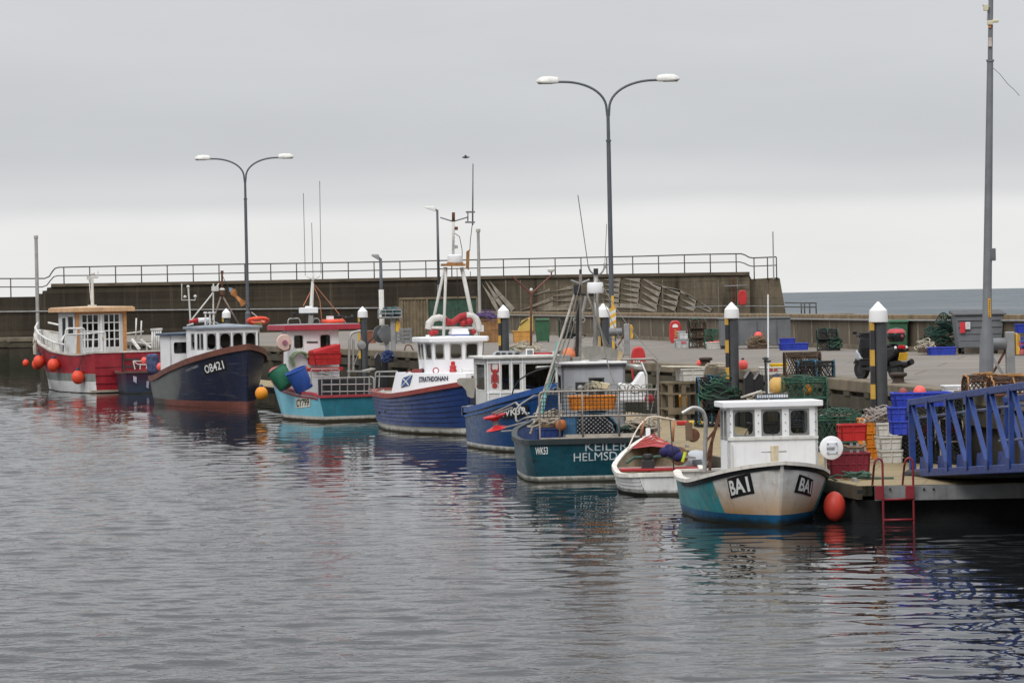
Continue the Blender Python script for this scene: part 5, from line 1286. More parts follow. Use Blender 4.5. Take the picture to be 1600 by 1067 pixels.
rp_ = [(hx + 1.55, Bq.y - .12), (hx + 1.55, A.y + .12), (hx - .15, A.y + .12), (hx - .3, b.lx(556, 515, hx).y)]
b.roof(rp_, zt, .18, M('roof_red', (.40, .035, .055), .45, var=.12, streak=.2), .05, 0); b.roof(rp_, zt + .182, .02, grey_panel, -.02, .02, name='roof_sheet')
mb = MB(); mb.bar(b.lx(479.5, 534.5, hx - .01), b.lx(496.5, 534.5, hx - .01), .03, .05); mb.build('dark_slot', dark, b.e)
kx = hx + .6; rz = zt + .21
def L7(px, py, k=None): return b.lx(px, py, kx if k is None else k)
mb = MB(); mb.tube([L7(485, 510), L7(488.5, 440)], [.10, .05], 8); mb.tube([L7(488.5, 445), L7(489, 427)], .05, 8); mb.tube([L7(489, 438), L7(480, 432)], .022, 6); mb.tube([L7(489, 438), L7(500, 431)], .022, 6); mb.build('mast', white_dirty, b.e)
b.t('whip_aerial', [[L7(477, 431), L7(474, 302)], [L7(489, 428), L7(487, 348)], [L7(501.5, 428), L7(499.5, 283)]], .012, pole_grey, 4)
mb = MB(); q = L7(482, 485, kx - .2); mb.box(q, (.3, .62, .2)); mb.box((q.x, q.y, q.z + .12), (.2, .2, .06)); mb.mat(1).box((q.x, q.y, q.z - .14), (.25, .5, .05)); mb.mat(2).box(L7(459, 491), (.15, .16, .12)); mb.build('radar', [white_clean, dark, black], b.e, bevel=.03)
mb = MB(); mb.tube(bend([L7(450, 508), L7(450, 498), L7(468, 497), L7(470, 508)], .1), .02, 6); mb.tube(bend([L7(524, 508), L7(525, 499), L7(538, 499), L7(541, 508)], .1), .02, 6); mb.tube(bend([L7(488, 508), L7(490, 497), L7(499, 498), L7(500, 508)], .1), .02, 6); mb.build('roof_rail', steel, b.e)
mb = MB(); q = L7(520, 507.5); lifering((q.x, q.y, rz + .07), .36, .075, (1, 0, 0), (0, 1, 0), mb, 18); mb.mat(1).box((q.x, q.y + .1, rz + .2), (.2, .2, .12)); mb.build('lifebuoy', [orange, white_clean], b.e)
b.t('stay', [[L7(489, 442), L7(531, 492), L7(540, 504)], [L7(490, 446), L7(500, 470), L7(503, 505)], [L7(488, 450), L7(474, 478)]], .014, M('orange_line', (.5, .2, .1), .8), 4)
mb = MB(); 
for px, py in ((530, 494), (540, 497), (550, 495)): mb.ball(L7(px, py), .07, 8)
mb.tube([L7(530, 494), L7(553, 497)], .03, 6); mb.build('deck_lights', dark, b.e)
# hauler disc, hose, davit
ky = b.lx(443, 600, 3.3)
mb = MB(); mb.tube([L7(441, 590, 2.6), L7(442, 545, 2.6)], .035, 8); q = L7(444, 535, 2.5); mb.mat(1).lathe([(.02, -.06), (.27, -.05), (.29, .0), (.25, .06), (.12, .09), (.02, .09)], q, 24, 'x'); mb.mat(2).lathe([(.09, .0), (.09, -.1), (.02, -.1)], q, 14, 'x'); mb.mat(0).tube(bend([L7(437, 545, 2.45), L7(443, 549, 2.45), L7(453, 546, 2.45), L7(453, 538, 2.45)], .06), .025, 6); mb.build('pot_hauler', [rusty, M('disc_pink', (.66, .46, .40), .6, var=.12), M('disc_hub', (.4, .14, .2), .6)], b.e)
mb = MB()
for k in range(4): mb.tube([b.lx(467 + 11 * math.cos(t) + k * 1.2 - (2 if t > 3.1 else 0), 558 - 8 * math.sin(t) + (14 if math.sin(t) < -.2 else 0), hx - .08 - .04 * k) for t in [math.pi * i / 10 for i in range(11)]] + [b.lx(456 + k, 572, hx - .1)], .04, 6)
mb.build('green_hose', M('hose_green', (.23, .30, .17), .7, var=.2), b.e)
b.t('davit', [bend([L7(545, 590, 1.9), L7(546, 530, 1.9), L7(549, 520, 1.9), L7(563, 517, 1.9)], .1), [L7(552, 580, 1.9), L7(552, 530, 1.9)]], .045, steel, 8)
mb = MB(); q = L7(565, 539, 1.7); mb.lathe([(.05, -.09), (.14, -.07), (.15, 0), (.14, .07), (.05, .09)], q, 14, 'x'); mb.tube([q, L7(553, 570, 1.6)], .012, 5); mb.tube([q, L7(563, 518, 1.7)], .012, 5); mb.build('davit_block', galv, b.e)
for nm, px, lab in (('lid', 0, ''),): pass
q = L7(507, 572, hx - .45)
o = crate('fish_bin', 'large red lidless fish bin against the white wheelhouse of the sky blue boat', (0, 0, 0), (.7, .98, .42), 0, red_bright, cat='bin', ribs=3); put(o, (q.x, q.y, q.z + .05))
mb = MB(); mb.hexa([(-.3, -.5, 0), (.3, -.5, 0), (.3, .5, 0), (-.3, .5, 0), (-.3, -.5, .30), (.3, -.5, .30), (.25, .5, .08), (-.25, .5, .08)]); tag(put(mb.build('fish_bin_cover', M('cover_red', (.46, .02, .025), .45, var=.15), bevel=.03), (q.x, q.y, q.z + .47)), 'sloping red cover lying on top of the red fish bin', 'cover')
q = L7(505, 577, hx - .75); mb = MB(); mb.box((0, 0, 0), (.08, 1.45, .12)); mb.mat(1).box((0, .72, .08), (.15, .25, .12)); tag(put(mb.build('red_board', [red_bright, M('board_orange', (.7, .15, .04), .6)], bevel=.01), q), 'low red board with an orange end in front of the red fish bin', 'board')
def tiltm(rx, ry): return Matrix.Rotation(rx, 3, 'X') @ Matrix.Rotation(ry, 3, 'Y')
q = b.lx(449, 604, 2.0); barrel('tub', 'green tub leaning on the port rail of the sky blue boat', b.world(q), .36, .70, green_box, tiltm(-.25, -.55), 'tub')
q = b.lx(476, 609, 1.35); barrel('tub', 'blue tub tipped over beside the green one on the sky blue boat', b.world(q), .37, .76, M('tub_blue', (.035, .10, .38), .5, var=.15), tiltm(.15, -.4), 'tub')
q = b.lx(493, 607, 1.1); mb = MB(); mb.box((0, 0, 0), (.5, .7, .25)); tag(put(mb.build('tarpaulin', jk, bevel=.1), (q.x, q.y, .78)), 'navy folded tarpaulin beside the blue tub', 'tarpaulin')
kr = .12
def L0(px, py): return b.lx(px, py, kr)
b.t('stern_rail', [bend([L0(486, 600), L0(486, 577), L0(530, 576.5), L0(530, 585)], .06), [L0(500, 591), L0(580, 589)], [L0(502, 601), L0(580, 600)], [L0(502, 612), L0(580, 611)], [L0(502, 622), L0(580, 622)], [L0(486, 588), L0(530, 587)]] + [[L0(x, 577 if x < 531 else 590), L0(x, 622)] for x in (503, 518, 531, 543, 556, 569)], .02, steel, 6)
mb = MB(); mb.box(L0(540, 606) + Vector((.5, -.1, -.05)), (.6, 1.6, .7)); mb.build('pot_well', dark, b.e)
mb = MB(); 
for k, (x, y, w_) in enumerate(((512, 585, .5), (560, 580, .7), (575, 578, .4))): mb.box(L7(x, y, 1.3), (.4, w_, .05), M4=Matrix.Rotation(.3 - .25 * k, 4, 'X'))
mb.build('shooting_table', [M('grey_boards', (.32, .31, .29), .7, streak=.4)], b.e)
# ================================================================== OB421: navy boat
b = Boat('fishing_boat', 'large navy fishing boat with brown gunwale, white panoramic wheelhouse and OB421 on its bow', 10.0, 21, px=(386, 637.5))
nav = lambda thr: zone_mat('hull_navy_grey', (.085, .088, .085), (.010, .015, .040), 1, -.75, thr, .2, nscale=1.3, wob=1.6, rough=.38, dirt=((.06, .045, .04), .35))
ob_boot = zone_mat('boot_oxide', (.075, .065, .055), (.19, .06, .045), 1, 0, 3.6, .6, nscale=1.4, wob=2, rough=.7, dirt=((.05, .03, .025), .6))
b.hull([(0, 1.25, 1.05, 1.10), (.05, 1.42, 1.22, 1.10), (.2, 1.62, 1.48, 1.18), (.45, 1.72, 1.55, 1.52), (.68, 1.62, 1.2, 1.86), (.84, 1.2, .68, 2.15), (.94, .62, .28, 2.36), (1, .04, .03, 2.48)], rake=.35, bands=[(.05, 1), (.26, 1)], mats=[dark, ob_boot], deck=.95, lin=M('lining_brown', (.12, .075, .055), .7, rust=.4), dmat=grey_paint, capm=brown, cap=(.06, .20, .05))
_q = b.onhull(280, 597); b.hullo.data.materials[0] = nav(_q.x - .75 * _q.z)
b.decal('number_plate', [(320.5, 587), (355.5, 577.5), (351, 559.5), (316, 570)], lbl_k, -1, .012, text='OB421', tmat=lbl_w, bold=.015)
b.decal('worn_name', [(291, 581.5), (311, 573.5), (310, 569.5), (290.5, 577.5)], M('faded_letters', (.15, .16, .175), .7, var=.8, scale=9, rust=.7, rcol=(.02, .025, .045)), -1, .012, nv=2)
s0 = 6.9; zb = .95
A, Bq = b.lx(319, 530, s0), b.lx(402.5, 530, s0); zt = b.lx(360, 513.5, s0).z
cyy = (A.y + Bq.y) / 2; hw = (Bq.y - A.y) / 2
bot = [(s0, cyy - hw), (s0, cyy + hw), (s0 - .45, cyy + hw + .22), (s0 - 2.0, cyy + hw + .22), (s0 - 2.0, cyy - hw - .2), (s0 - .45, cyy - hw - .2)]
V = lambda py: (b.lx(360, py, s0).z - zb) / (zt - zb); U = lambda px: (px - 319) / 83.5
vv = (V(545), V(520.5))
b.house(bot, bot, zb, zt, {0: [(U(323.5), U(337), *vv), (U(343.5), U(360), *vv), (U(364), U(379), *vv), (U(384), U(399), *vv)], 1: [(.25, .75, *vv)], 5: [(.12, .42, *vv), (.55, .88, *vv)], 2: [(.15, .45, *vv)], 4: [(.5, .82, *vv)]}, white, M('gasket_grey', (.25, .25, .25), .5), glass_d, rnd_=.4)
b.roof(bot, zt, .09, M('roof_grey_blue', (.24, .27, .31), .5, var=.1), .1, .12)
h2 = 4.6; A2, B2 = b.lx(266, 540, h2), b.lx(301, 540, h2); zt2 = b.lx(285, 524, h2).z
bot2 = [(h2, A2.y), (h2, B2.y + 1.3), (h2 - 1.6, B2.y + 1.3), (h2 - 1.6, A2.y)]
w2 = abs(B2.y + 1.3 - A2.y); uu = lambda px: (b.lx(px, 540, h2).y - A2.y) / w2
V2 = lambda py: (b.lx(285, py, h2).z - zb) / (zt2 - zb)
b.house(bot2, bot2, zb, zt2, {0: [(uu(271), uu(298), V2(552.5), V2(534))]}, white, white, glass_m, rnd_=.15, name='aft_cabin')
b.roof(bot2, zt2, .09, M('roof_navy', (.05, .075, .12), .5, var=.2), .15, .05, name='aft_roof')
rz = zt + .12; kx = s0 - 1.0
def L9(px, py, k=None): return b.lx(px, py, kx if k is None else k)
b.t('mast_leg', [[L9(331, 508, kx), L9(345, 464)], [L9(374, 508), L9(348, 463)]], .035, M('mast_brown_grey', (.22, .17, .14), .6, rust=.5), 6)
mb = MB(); mb.tube([L9(347, 464), L9(347, 423)], .045, 8); mb.lathe([(.1, -.13), (.11, 0), (.08, .05), (.02, .06)], L9(347, 456), 10); mb.box(L9(347, 425), (.1, .1, .1)); mb.build('mast', rusty, b.e)
mb = MB(); mb.lathe([(.11, 0), (.12, .05), (.06, .1), (.01, .11)], L9(347, 454), 12); mb.box(L9(336, 451), (.2, .24, .2)); mb.tube([L9(333, 510), L9(333.5, 443)], .03, 6); mb.tube([L9(342, 443), L9(331, 460), L9(299, 500)], .03, 6); mb.build('white_mast', white_dirty, b.e)
mb = MB(); mb.tube([L9(297.5, 500), L9(294, 446)], .035, 6); mb.tube([L9(284, 443), L9(284, 469), L9(305, 469), L9(305, 464)], .02, 6); 
for px, py in ((289, 464), (305, 463), (294, 448)): mb.lathe([(.03, -.05), (.06, -.03), (.07, .02), (.02, .06)], L9(px, py), 8)
mb.build('aerial_mast', white_dirty, b.e)
mb = MB(); mb.tube([L9(296, 502, kx - .5), L9(309, 500.5, kx - .5)], .1, 10); mb.mat(1).tube([L9(309, 500.5, kx - .5), L9(329, 499.5, kx - .5)], .1, 10); mb.build('roof_fender', [red_bright, white_clean], b.e)
mb = MB()
for px in (321, 328, 334): mb.tube([L9(px, 508), L9(px, 490)], .035, 6); mb.lathe([(.08, 0), (.09, .05), (.05, .07)], L9(px, 490), 10)
mb.build('deck_lights', white_dirty, b.e)
mb = MB(); q = L9(403, 501); lifering((q.x, q.y, q.z), .40, .075, (.97, 0, .25), (0, 1, -.05), mb, 18); mb.mat(1).box((q.x, q.y, q.z - .15), (.15, .3, .18)); mb.mat(2).tube([L9(393, 488), L9(413, 504)], .02, 5); mb.build('lifebuoy', [orange, M('dull_yellow', (.3, .22, .08), .6), white_dirty], b.e)
mb = MB(); mb.tube(bend([L9(322, 510), L9(324, 504), L9(340, 504), L9(344, 510)], .1), .025, 6); mb.tube([L9(292, 509), L9(302, 506)], .05, 6); mb.build('roof_rail', steel, b.e)
# ragged bunting on a halyard
mb = MB(); pr = [(357, 450), (368, 452), (371, 462), (376, 466), (383, 470), (384, 475), (377, 479), (373, 472), (369, 465), (361, 461)]
for i in range(len(pr)): pass
mb.prism([L9(x, y) + Vector((.05 * math.sin(i * 2.1), 0, 0)) for i, (x, y) in enumerate(pr)], (0, 0, 0), (.02, 0, 0)); mb.mat(1).prism([L9(357.5, 449), L9(363, 450), L9(361, 455), L9(358, 456)], (-.02, 0, 0), (.02, 0, 0)); fo_ = mb.build('bunting', [M('flag_orange', (.42, .18, .06), .8, var=.3), M('flag_pale_blue', (.2, .3, .4), .8)], b.e)
b.t('halyard', [[L9(347, 430), L9(357, 450)], [L9(384, 474), L9(402, 500)]], .012, dark, 4)
# working gear aft
pass
b.t('stern_gantry', [bend([b.lx(256, 585, 2.4), b.lx(256, 559, 2.4), b.lx(269, 557.5, 2.4), b.lx(270, 580, 2.4)], .1), bend([b.lx(270, 580, 2.4), b.lx(270, 558.5, 2.4), b.lx(283, 557.5, 2.4), b.lx(284, 575, 2.4)], .1)], .035, steel, 8)
mb = MB(); mb.lathe([(.24, -.2), (.26, -.18), (.18, -.14), (.18, .14), (.26, .18), (.24, .2)], b.lx(264, 570, 2.2), 18, 'y'); mb.build('winch_drum', dark, b.e)
q = b.lx(251, 573, 1.9); buoy('buoy', 'pink buoy stowed on the grey stern of the navy boat', b.world(q), .17, pink)
q = b.lx(239, 568, 1.2); mb = MB(); mb.box((0, 0, 0), (.45, .5, .8), M4=Matrix.Rotation(.06, 4, 'X')); tag(put(mb.build('net_bag', M('net_bag', (.06, .08, .16), .9, var=.6, scale=7, rust=.6, rcol=(.16, .04, .06)), bevel=.12), q), 'bulging blue and purple net bag at the stern of the navy boat', 'bag')
# ================================================================== small boat beyond its stern
b = Boat('small_boat', 'small purple hulled boat half hidden behind the grey stern of the navy boat', 4.6, 14, px=(221, 615), toward=False, origin='stern')
b.hull([(0, .72, .6, 1.02), (.06, .85, .72, 1.0), (.4, .95, .8, .98), (.75, .7, .4, 1.15), (.92, .3, .15, 1.3), (1, .03, .02, 1.4)], rake=.3, tr=-.1, bands=[(.05, 1)], mats=[zone_mat('hull_purple', (.03, .042, .07), (.045, .015, .04), 0, 1, .55, .2, wob=.5), slime], deck=.4, lin=white, capm=M('small_rail', (.12, .06, .05), .6, streak=.4), cap=(.03, .06, .03))
mb = MB(); P = [b.lx(x, y, -.12) for x, y in ((208, 587), (213.5, 589), (213.5, 599), (208.5, 596))]; mb.prism(P, (0, 0, 0), (-.01, 0, 0)); mb.build('pale_patch', M('worn_letters', (.36, .33, .40), .7, var=.3), b.e); mb = MB(); P = [b.lx(x, y, -.1) for x, y in ((229, 595), (233, 596), (232, 607), (228.5, 605))]; mb.prism(P, (0, 0, 0), (-.01, 0, 0)); mb.build('pale_patch', M('worn_letters', (.36, .33, .40), .7, var=.3), b.e)
b.t('stern_rail', [bend([b.lx(211, 577, .1), b.lx(208, 564, .1), b.lx(222, 564, .6)], .1), [b.lx(208, 564, .1), b.lx(215, 569, .2), b.lx(229, 570, .2), b.lx(229, 576, .2)], [b.lx(219, 569, .2), b.lx(219, 577, .2)]], .025, white_dirty, 6)
q = b.lx(225.5, 563, .4); buoy('buoy', 'pink buoy hung on the rail of the small purple boat', b.world(q), .145, pink)
# ================================================================== red boat
b = Boat('fishing_boat', 'red wooden boat with French doors in its pale cabin under a varnished roof', 9.5, 31, px=(201, 613), toward=False, origin='stern')
rw = M('hull_red', (.30, .018, .028), .5, var=.3, scale=1.2, streak=.45, scol=(.12, .012, .018), bump=.01, bscale=4); gg = M('hull_sage', (.22, .24, .22), .6, var=.2, streak=.4)
b.hull([(0, 1.72, 1.62, 1.93), (.03, 1.78, 1.7, 1.9), (.2, 1.9, 1.7, 1.82), (.45, 1.9, 1.5, 1.95), (.68, 1.6, .95, 2.25), (.85, 1.05, .4, 2.6), (.95, .5, .12, 2.85), (1, .04, .02, 2.95)], rake=1.0, zk=-.6, bands=[(.04, 1), (.55, 2), (.92, 3)], mats=[rw, slime, M('hull_white_bottom', (.66, .66, .65), .5, var=.1, streak=.3), gg], tmat=lambda k: 1 if k < 4 else 0, deck=lambda t: 1.35 + .5 * max(0, t - .3), lin=M('lining_white', (.55, .54, .51), .7, var=.2, streak=.5), dmat=M('deck_worn', (.30, .27, .22), .8, var=.3), capm=M('gunwale_pale', (.55, .50, .45), .6, streak=.4), cap=(.04, .05, .03))
mb = MB(); tx = b.X(0, 1)
for z in (.45, .83, 1.22): mb.bar((tx - .012, -1.68, z), (tx - .012, 1.68, z), .025, .03)
mb.build('transom_seams', M('seam_dark', (.14, .01, .014), .7), b.e)
mb = MB()
y0 = b.lx(193, 580, 0).y
for k in range(5): mb.box((tx - .06, y0 - .42, 1.55 - .33 * k), (.1, .85, .07))
mb.box((tx - .05, y0 + .03, 1.0), (.1, .06, 1.7)); mb.mat(1).box((tx - .08, y0 + .2, .1), (.15, 3.1, .1)); mb.build('boarding_ladder', [dark, M('pale_sill', (.42, .36, .28), .7)], b.e)
hx = 2.3; A, Bq = b.lx(117.5, 520, hx), b.lx(197.5, 520, hx); zt = b.lx(160, 487, hx).z; zb = 1.35
bot = [(hx + 2.0, Bq.y), (hx + 2.0, A.y), (hx, A.y), (hx, Bq.y)]
U = lambda px: (px - 117.5) / 80; V = lambda py: (b.lx(160, py, hx).z - zb) / (zt - zb)
cols = []
for (x0, x1) in ((128, 154), (162, 187)):
    for i in range(3):
        for j in range(4):
            w_ = (x1 - x0) / 3; cols.append((U(x0 + w_ * i + .45), U(x0 + w_ * (i + 1) - .45), V(543 - 13 * j - .45), V(543 - 13 * (j + 1) + .45)))
b.house(bot, bot, zb, zt, {2: cols, 1: [(.2, .45, .1, .9), (.55, .9, .55, .92)], 3: [(.2, .8, .4, .9)], 0: [(.15, .45, .4, .9), (.55, .85, .4, .9)]}, M('cabin_pale', (.62, .63, .62), .5, var=.08, streak=.25), white, glass_d, rnd_=.03)
mb = MB()
for px in (120.5, 194.5): y = b.lx(px, 520, hx).y; mb.box((hx - .05, y, (zb + zt) / 2), (.07, .17, zt - zb))
mb.bar((hx - .04, A.y, zt - .05), (hx - .04, Bq.y, zt - .05), .06, .1); mb.build('corner_posts', ply, b.e)
mb = MB(); y = b.lx(158, 520, hx).y; mb.box((hx - .02, y, (zb + zt) / 2 - .05), (.05, .1, zt - zb - .2)); mb.mat(1).box((hx - .06, y - .05, V(529) * (zt - zb) + zb), (.05, .03, .16)); mb.build('door_stile', [white, M('brass', (.4, .27, .1), .4, metal=.6)], b.e)
rp_ = [(hx + 2.2, Bq.y), (hx + 2.2, A.y), (hx - .1, A.y), (hx - .1, Bq.y)]
b.roof(rp_, zt, .20, M('roof_ply_fascia', (.58, .36, .20), .6, var=.2, streak=.3, scol=(.25, .12, .05)), .30, .05); b.roof(rp_, zt + .202, .03, M('roof_ply_pale', (.62, .45, .30), .6, var=.15), .24, .05, name='roof_sheet')
kx = hx + 1.0
def LR(px, py, k=None): return b.lx(px, py, kx if k is None else k)
mb = MB(); mb.tube([LR(144.5, 479), LR(144, 432)], [.09, .06], 8); mb.tube([LR(138, 434), LR(153, 433)], .05, 6); mb.ball(LR(145, 428), .1, 10); mb.tube([LR(153, 433), LR(153, 424)], .025, 6); mb.box(LR(144, 478), (.25, .35, .1)); mb.tube([LR(139, 434), LR(142, 470)], .025, 5); mb.box(LR(138, 434), (.1, .12, .2)); mb.build('mast', white_dirty, b.e)
wr = M('rail_white', (.66, .65, .62), .5, streak=.3)
pr = .18
b.t('aft_rail', [bend([LR(101, 552, pr), LR(103, 513.5, pr), LR(132, 513, pr), LR(132, 552, pr)], .15), bend([LR(95, 535, pr), LR(101, 523, pr), LR(130, 522, pr), LR(164, 518.5, pr), LR(164.5, 549, pr)], .12), [LR(146, 520, pr), LR(145, 549, pr)], [LR(119, 513, pr), LR(118, 552, pr)]], .05, wr, 6)
mb = MB(); pts = [b.side(b.X(t, b.zs(t)), b.zs(t), 1, -.05) + Vector((0, 0, .42)) for t in (.32, .45, .6, .75, .88, .97)]; mb.tube(pts, .05, 6)
for t in (.32, .4, .5, .6, .7, .8, .9): q = b.side(b.X(t, b.zs(t)), b.zs(t), 1, -.05); mb.tube([q, q + Vector((0, 0, .42))], .045, 6)
pts = [b.side(b.X(t, b.zs(t)), b.zs(t), -1, -.05) + Vector((0, 0, .42)) for t in (.05, .2, .45, .6, .75, .88, .97)]; mb.tube(pts, .05, 6)
for t in (.05, .2, .4, .6, .8): q = b.side(b.X(t, b.zs(t)), b.zs(t), -1, -.05); mb.tube([q, q + Vector((0, 0, .42))], .045, 6)
mb.build('side_rail', wr, b.e)
mb = MB(); yv = LR(240, 540, .3)
for k in range(5): mb.tube([LR(238 + 3.2 * k, 549, .3), LR(238 + 3.2 * k, 516, .3)], .05, 6)
mb.bar(LR(236, 515, .3), LR(253, 514, .3), .12, .1); mb.bar(LR(238, 531, .3), LR(252, 530, .3), .06); mb.bar(LR(206, 530, 1.0), LR(218, 546, .6), .12, .1); mb.bar(LR(220, 530, .6), LR(236, 543, .3), .1, .08); mb.build('boarding_gate', wr, b.e)
b.t('net_poles', [[LR(212, 530, 1.5), LR(213, 497, 1.5)], [LR(220, 530, 1.5), LR(221, 501, 1.5)], [LR(198, 521, 1.5), LR(224, 518, 1.5)]], .04, white_dirty, 6)
fl = 'round orange fender on the red boat '
for (px, py, r_, lab, t_) in ((40.5, 567, .17, 'smallest orange fender, farthest out on the bow of the red boat', 1), (58, 569, .26, 'round orange fender second from the bow of the red boat', 1), (69.5, 564.5, .30, 'highest hung orange fender overlapping its neighbour on the red boat', 1), (92, 570, .30, 'round orange fender hung alone at the middle of the red boat side', 1), (130.5, 589, .31, 'lowest orange fender, hung on a long line near the red transom', 1)):
    l = b.onhull(max(66, px), py, 1, r_ * .9) if px > 64 else b.ly(px, py, 1.2)
    if px <= 64: l = b.lx(px, py, 8.6 if px < 50 else 7.4)
    q = b.world(l); buoy('fender', lab, q, r_, orange, 'orange fenders of the red boat', 'fender')
    mb = MB(); top_ = b.onhull(max(70, px), py - 16 if px < 125 else 556, 1, .04) if px > 64 else b.side(8.3 if px < 50 else 7.6, 2.5, 1, .02); mb.tube([q + Vector((0, 0, r_)), b.world(top_)], .018, 5); mb.build('fender_line', dark, b.e).matrix_parent_inverse = b.e.matrix_basis.inverted() if False else Matrix.LocRotScale(b.e.location, b.e.rotation_euler, None).inverted()
q = b.world(b.lx(56, 541, 8.6)); tag(MB().lathe([(.05, -.45), (.13, -.4), (.15, 0), (.13, .4), (.05, .45)], (0, 0, 0), 14).build('fender', M('fender_cream', (.55, .5, .42), .6, streak=.3), None, q), 'long cream fender hanging under the bow of the red boat', 'fender')
q = gz(409, 616, 0); bq = q + Vector((.2, .6, 0)); buoy('fender', 'amber round fender between the navy and the sky blue boats', at(408.5, 614.5, 117.0), .235, amber, cat='fender')
# ================================================================== floating pontoon
PZ = .66
LE = [(6.09, 56.5), (5.2, 62), (3.95, 70), (1.75, 84), (-1.2, 98), (-4.6, 110), (-8.5, 125), (-14.6, 148)]
RE = [(12.4, 56.3), (8.75, 62), (7.45, 69), (5.5, 85), (2.4, 99.5), (-.9, 107.5), (-6.4, 127), (-13.4, 150)]
def deck_mat():
    s = NT('pontoon_planks'); v = s.coord(); br = s.n('ShaderNodeTexBrick'); mp = s.n('ShaderNodeMapping'); tcn = s.n('ShaderNodeTexCoord')
    mp.inputs['Rotation'].default_value = (0, 0, .19); s.l(tcn.outputs['Object'], mp.inputs[0]); s.l(mp.outputs[0], br.inputs['Vector'])
    br.inputs['Scale'].default_value = 1; br.inputs['Brick Width'].default_value = 2.4; br.inputs['Row Height'].default_value = .15; br.inputs['Mortar Size'].default_value = .012
    br.inputs['Color1'].default_value = (.36, .27, .13, 1); br.inputs['Color2'].default_value = (.27, .205, .105, 1); br.inputs['Mortar'].default_value = (.04, .03, .02, 1)
    n1 = s.noise(v, .9, 6, .65); c = s.mix(s.rng(n1, .45, .7, 0, .6), br.outputs['Color'], (.20, .16, .10))
    s.l(c, s.b.inputs['Base Color']); s.b.inputs['Roughness'].default_value = .75; return s.m
pt = thing('pontoon', 'long timber decked floating pontoon between the moored boats and the quay', 'pontoon')
n = len(LE); mb = MB(); mb.v = [(x, y, PZ) for x, y in LE] + [(x, y, PZ) for x, y in RE]
for i in range(n - 1): mb.face((i, n + i, n + i + 1, i + 1))
mb.build('deck', deck_mat(), pt)
def strip(pts, z0, z1, mat, name, off=0):
    mb = MB()
    for a, b_ in zip(pts, pts[1:]): mb.bar((a[0], a[1] - off, (z0 + z1) / 2), (b_[0], b_[1] - off, (z0 + z1) / 2), .1, z1 - z0)
    mb.build(name, mat, pt)
strip(LE, .42, PZ - .004, beam_m, 'timber_fascia')
strip([(6.35, 56.5), (12.4, 56.3)], .40, PZ - .01, M('fascia_galvanised', (.23, .235, .235), .5, metal=.35, var=.25, streak=.4, scol=(.1, .09, .08)), 'steel_fascia', .06)
mb = MB()
for px in (1391, 1444, 1459, 1537, 1548): q = at(px, 764, 56.33); mb.lathe([(.02, 0), (.02, .03)], q, 8, 'y')
q = at(1345, 768, 56.36); mb.box(q, (.13, .03, .07)); mb.build('fascia_bolts', black, pt)
strip(LE[:-1], .0, .40, M('float_black', (.008, .008, .008), .8), 'float', -.5)
mb = MB(); mb.box((9.05, 57.3, .1), (6.1, 1.2, .58)); mb.build('float', MATS['float_black'], pt)
mb = MB()
for p, d in walk([LE[0], LE[1], LE[2], LE[3]], 2.4, 1.2): mb.bar((p.x + .25, p.y, PZ), (p.x + .25, p.y + .35, PZ), .07, .12)
mb.build('mooring_cleat', galv, pt)
# guide piles
pl_g = thing('guide_pile', '', 'pile', at(1373.5, 560, 67.8) * 1.0, 0, 'grey guide piles of the pontoon')
pl_g.location.z = 0
shaft_m = M('pile_grey', (.058, .062, .068), .55, metal=.1, var=.2, streak=.55, scol=(.09, .085, .075))
MB().tube([(.035, 0, -3), (.035, 0, 3.46)], .135, 20).build('shaft', shaft_m, pl_g)
MB().lathe([(.2, 3.43), (.205, 3.45), (.19, 3.68), (.015, 3.87), (.001, 3.87)], (0, 0, 0), 20).build('cap', white_sheen, pl_g, bevel=.008)
mb = MB(); mb.box((-.14, -.02, 1.4), (.09, .16, 4.1)); mb.mat(1)
for z0, z1 in ((3.26, 3.43), (2.51, 2.85), (1.81, 2.12)): mb.box((-.146, -.024, (z0 + z1) / 2), (.09, .16, z1 - z0))
mb.build('guide_rail', [dark, M('pile_yellow', (.52, .31, .05), .6, var=.15, streak=.3)], pl_g)
PL = [(1373.5, 67.8, 'nearest guide pile with white pointed cap, in front of the parked scooter'), (1144.5, 86, 'guide pile with white pointed cap just above the turquoise boat cabin'), (944, 100, 'guide pile with white pointed cap directly beside the tall twin lamp post'), (788, 107, 'guide pile with white pointed cap behind the white lobster cabin'), (568, 126.7, 'guide pile with white pointed cap between the red roof and the clinker boat'), (355, 146, 'farthest guide pile, its white cap showing over the navy boat wheelhouse')]
for i, (px, Y, lab) in enumerate(PL):
    q = at(px, 560, Y)
    if i == 0: pl_g['label'] = lab; pl_g.location = (q.x, q.y, 0)
    else: dup(pl_g, (q.x, q.y, 0), 0, lab)
# ladder on the pontoon end
ld = thing('boarding_ladder', 'red steel ladder hooked on the end of the pontoon and running into the water', 'ladder')
xa, xb = at(1379.5, 760, 56.2).x, at(1427, 760, 56.2).x
lm = M('ladder_red', (.20, .018, .025), .5, var=.2, streak=.3, scol=(.12, .03, .03))
for k, x in enumerate((xa, xb)):
    MB().tube([(x, 56.2, -.9), (x, 56.2, 1.06)] + [(x - .07 + .07 * math.cos(t), 56.2, 1.06 + .09 * math.sin(t)) for t in [math.pi * i / 8 for i in range(9)]] + [(x - .14, 56.3, 1.0), (x - .14, 56.6, PZ)], .02, 8).build('hoop', lm, ld)
    MB().box((x - .06, 56.21, .55), (.15, .08, .24)).build('bracket', lm, ld, bevel=.01)
for z in (.43, .07, -.28): MB().tube([(xa, 56.2, z), (xb, 56.2, z)], .022, 8).build('rung', lm, ld)
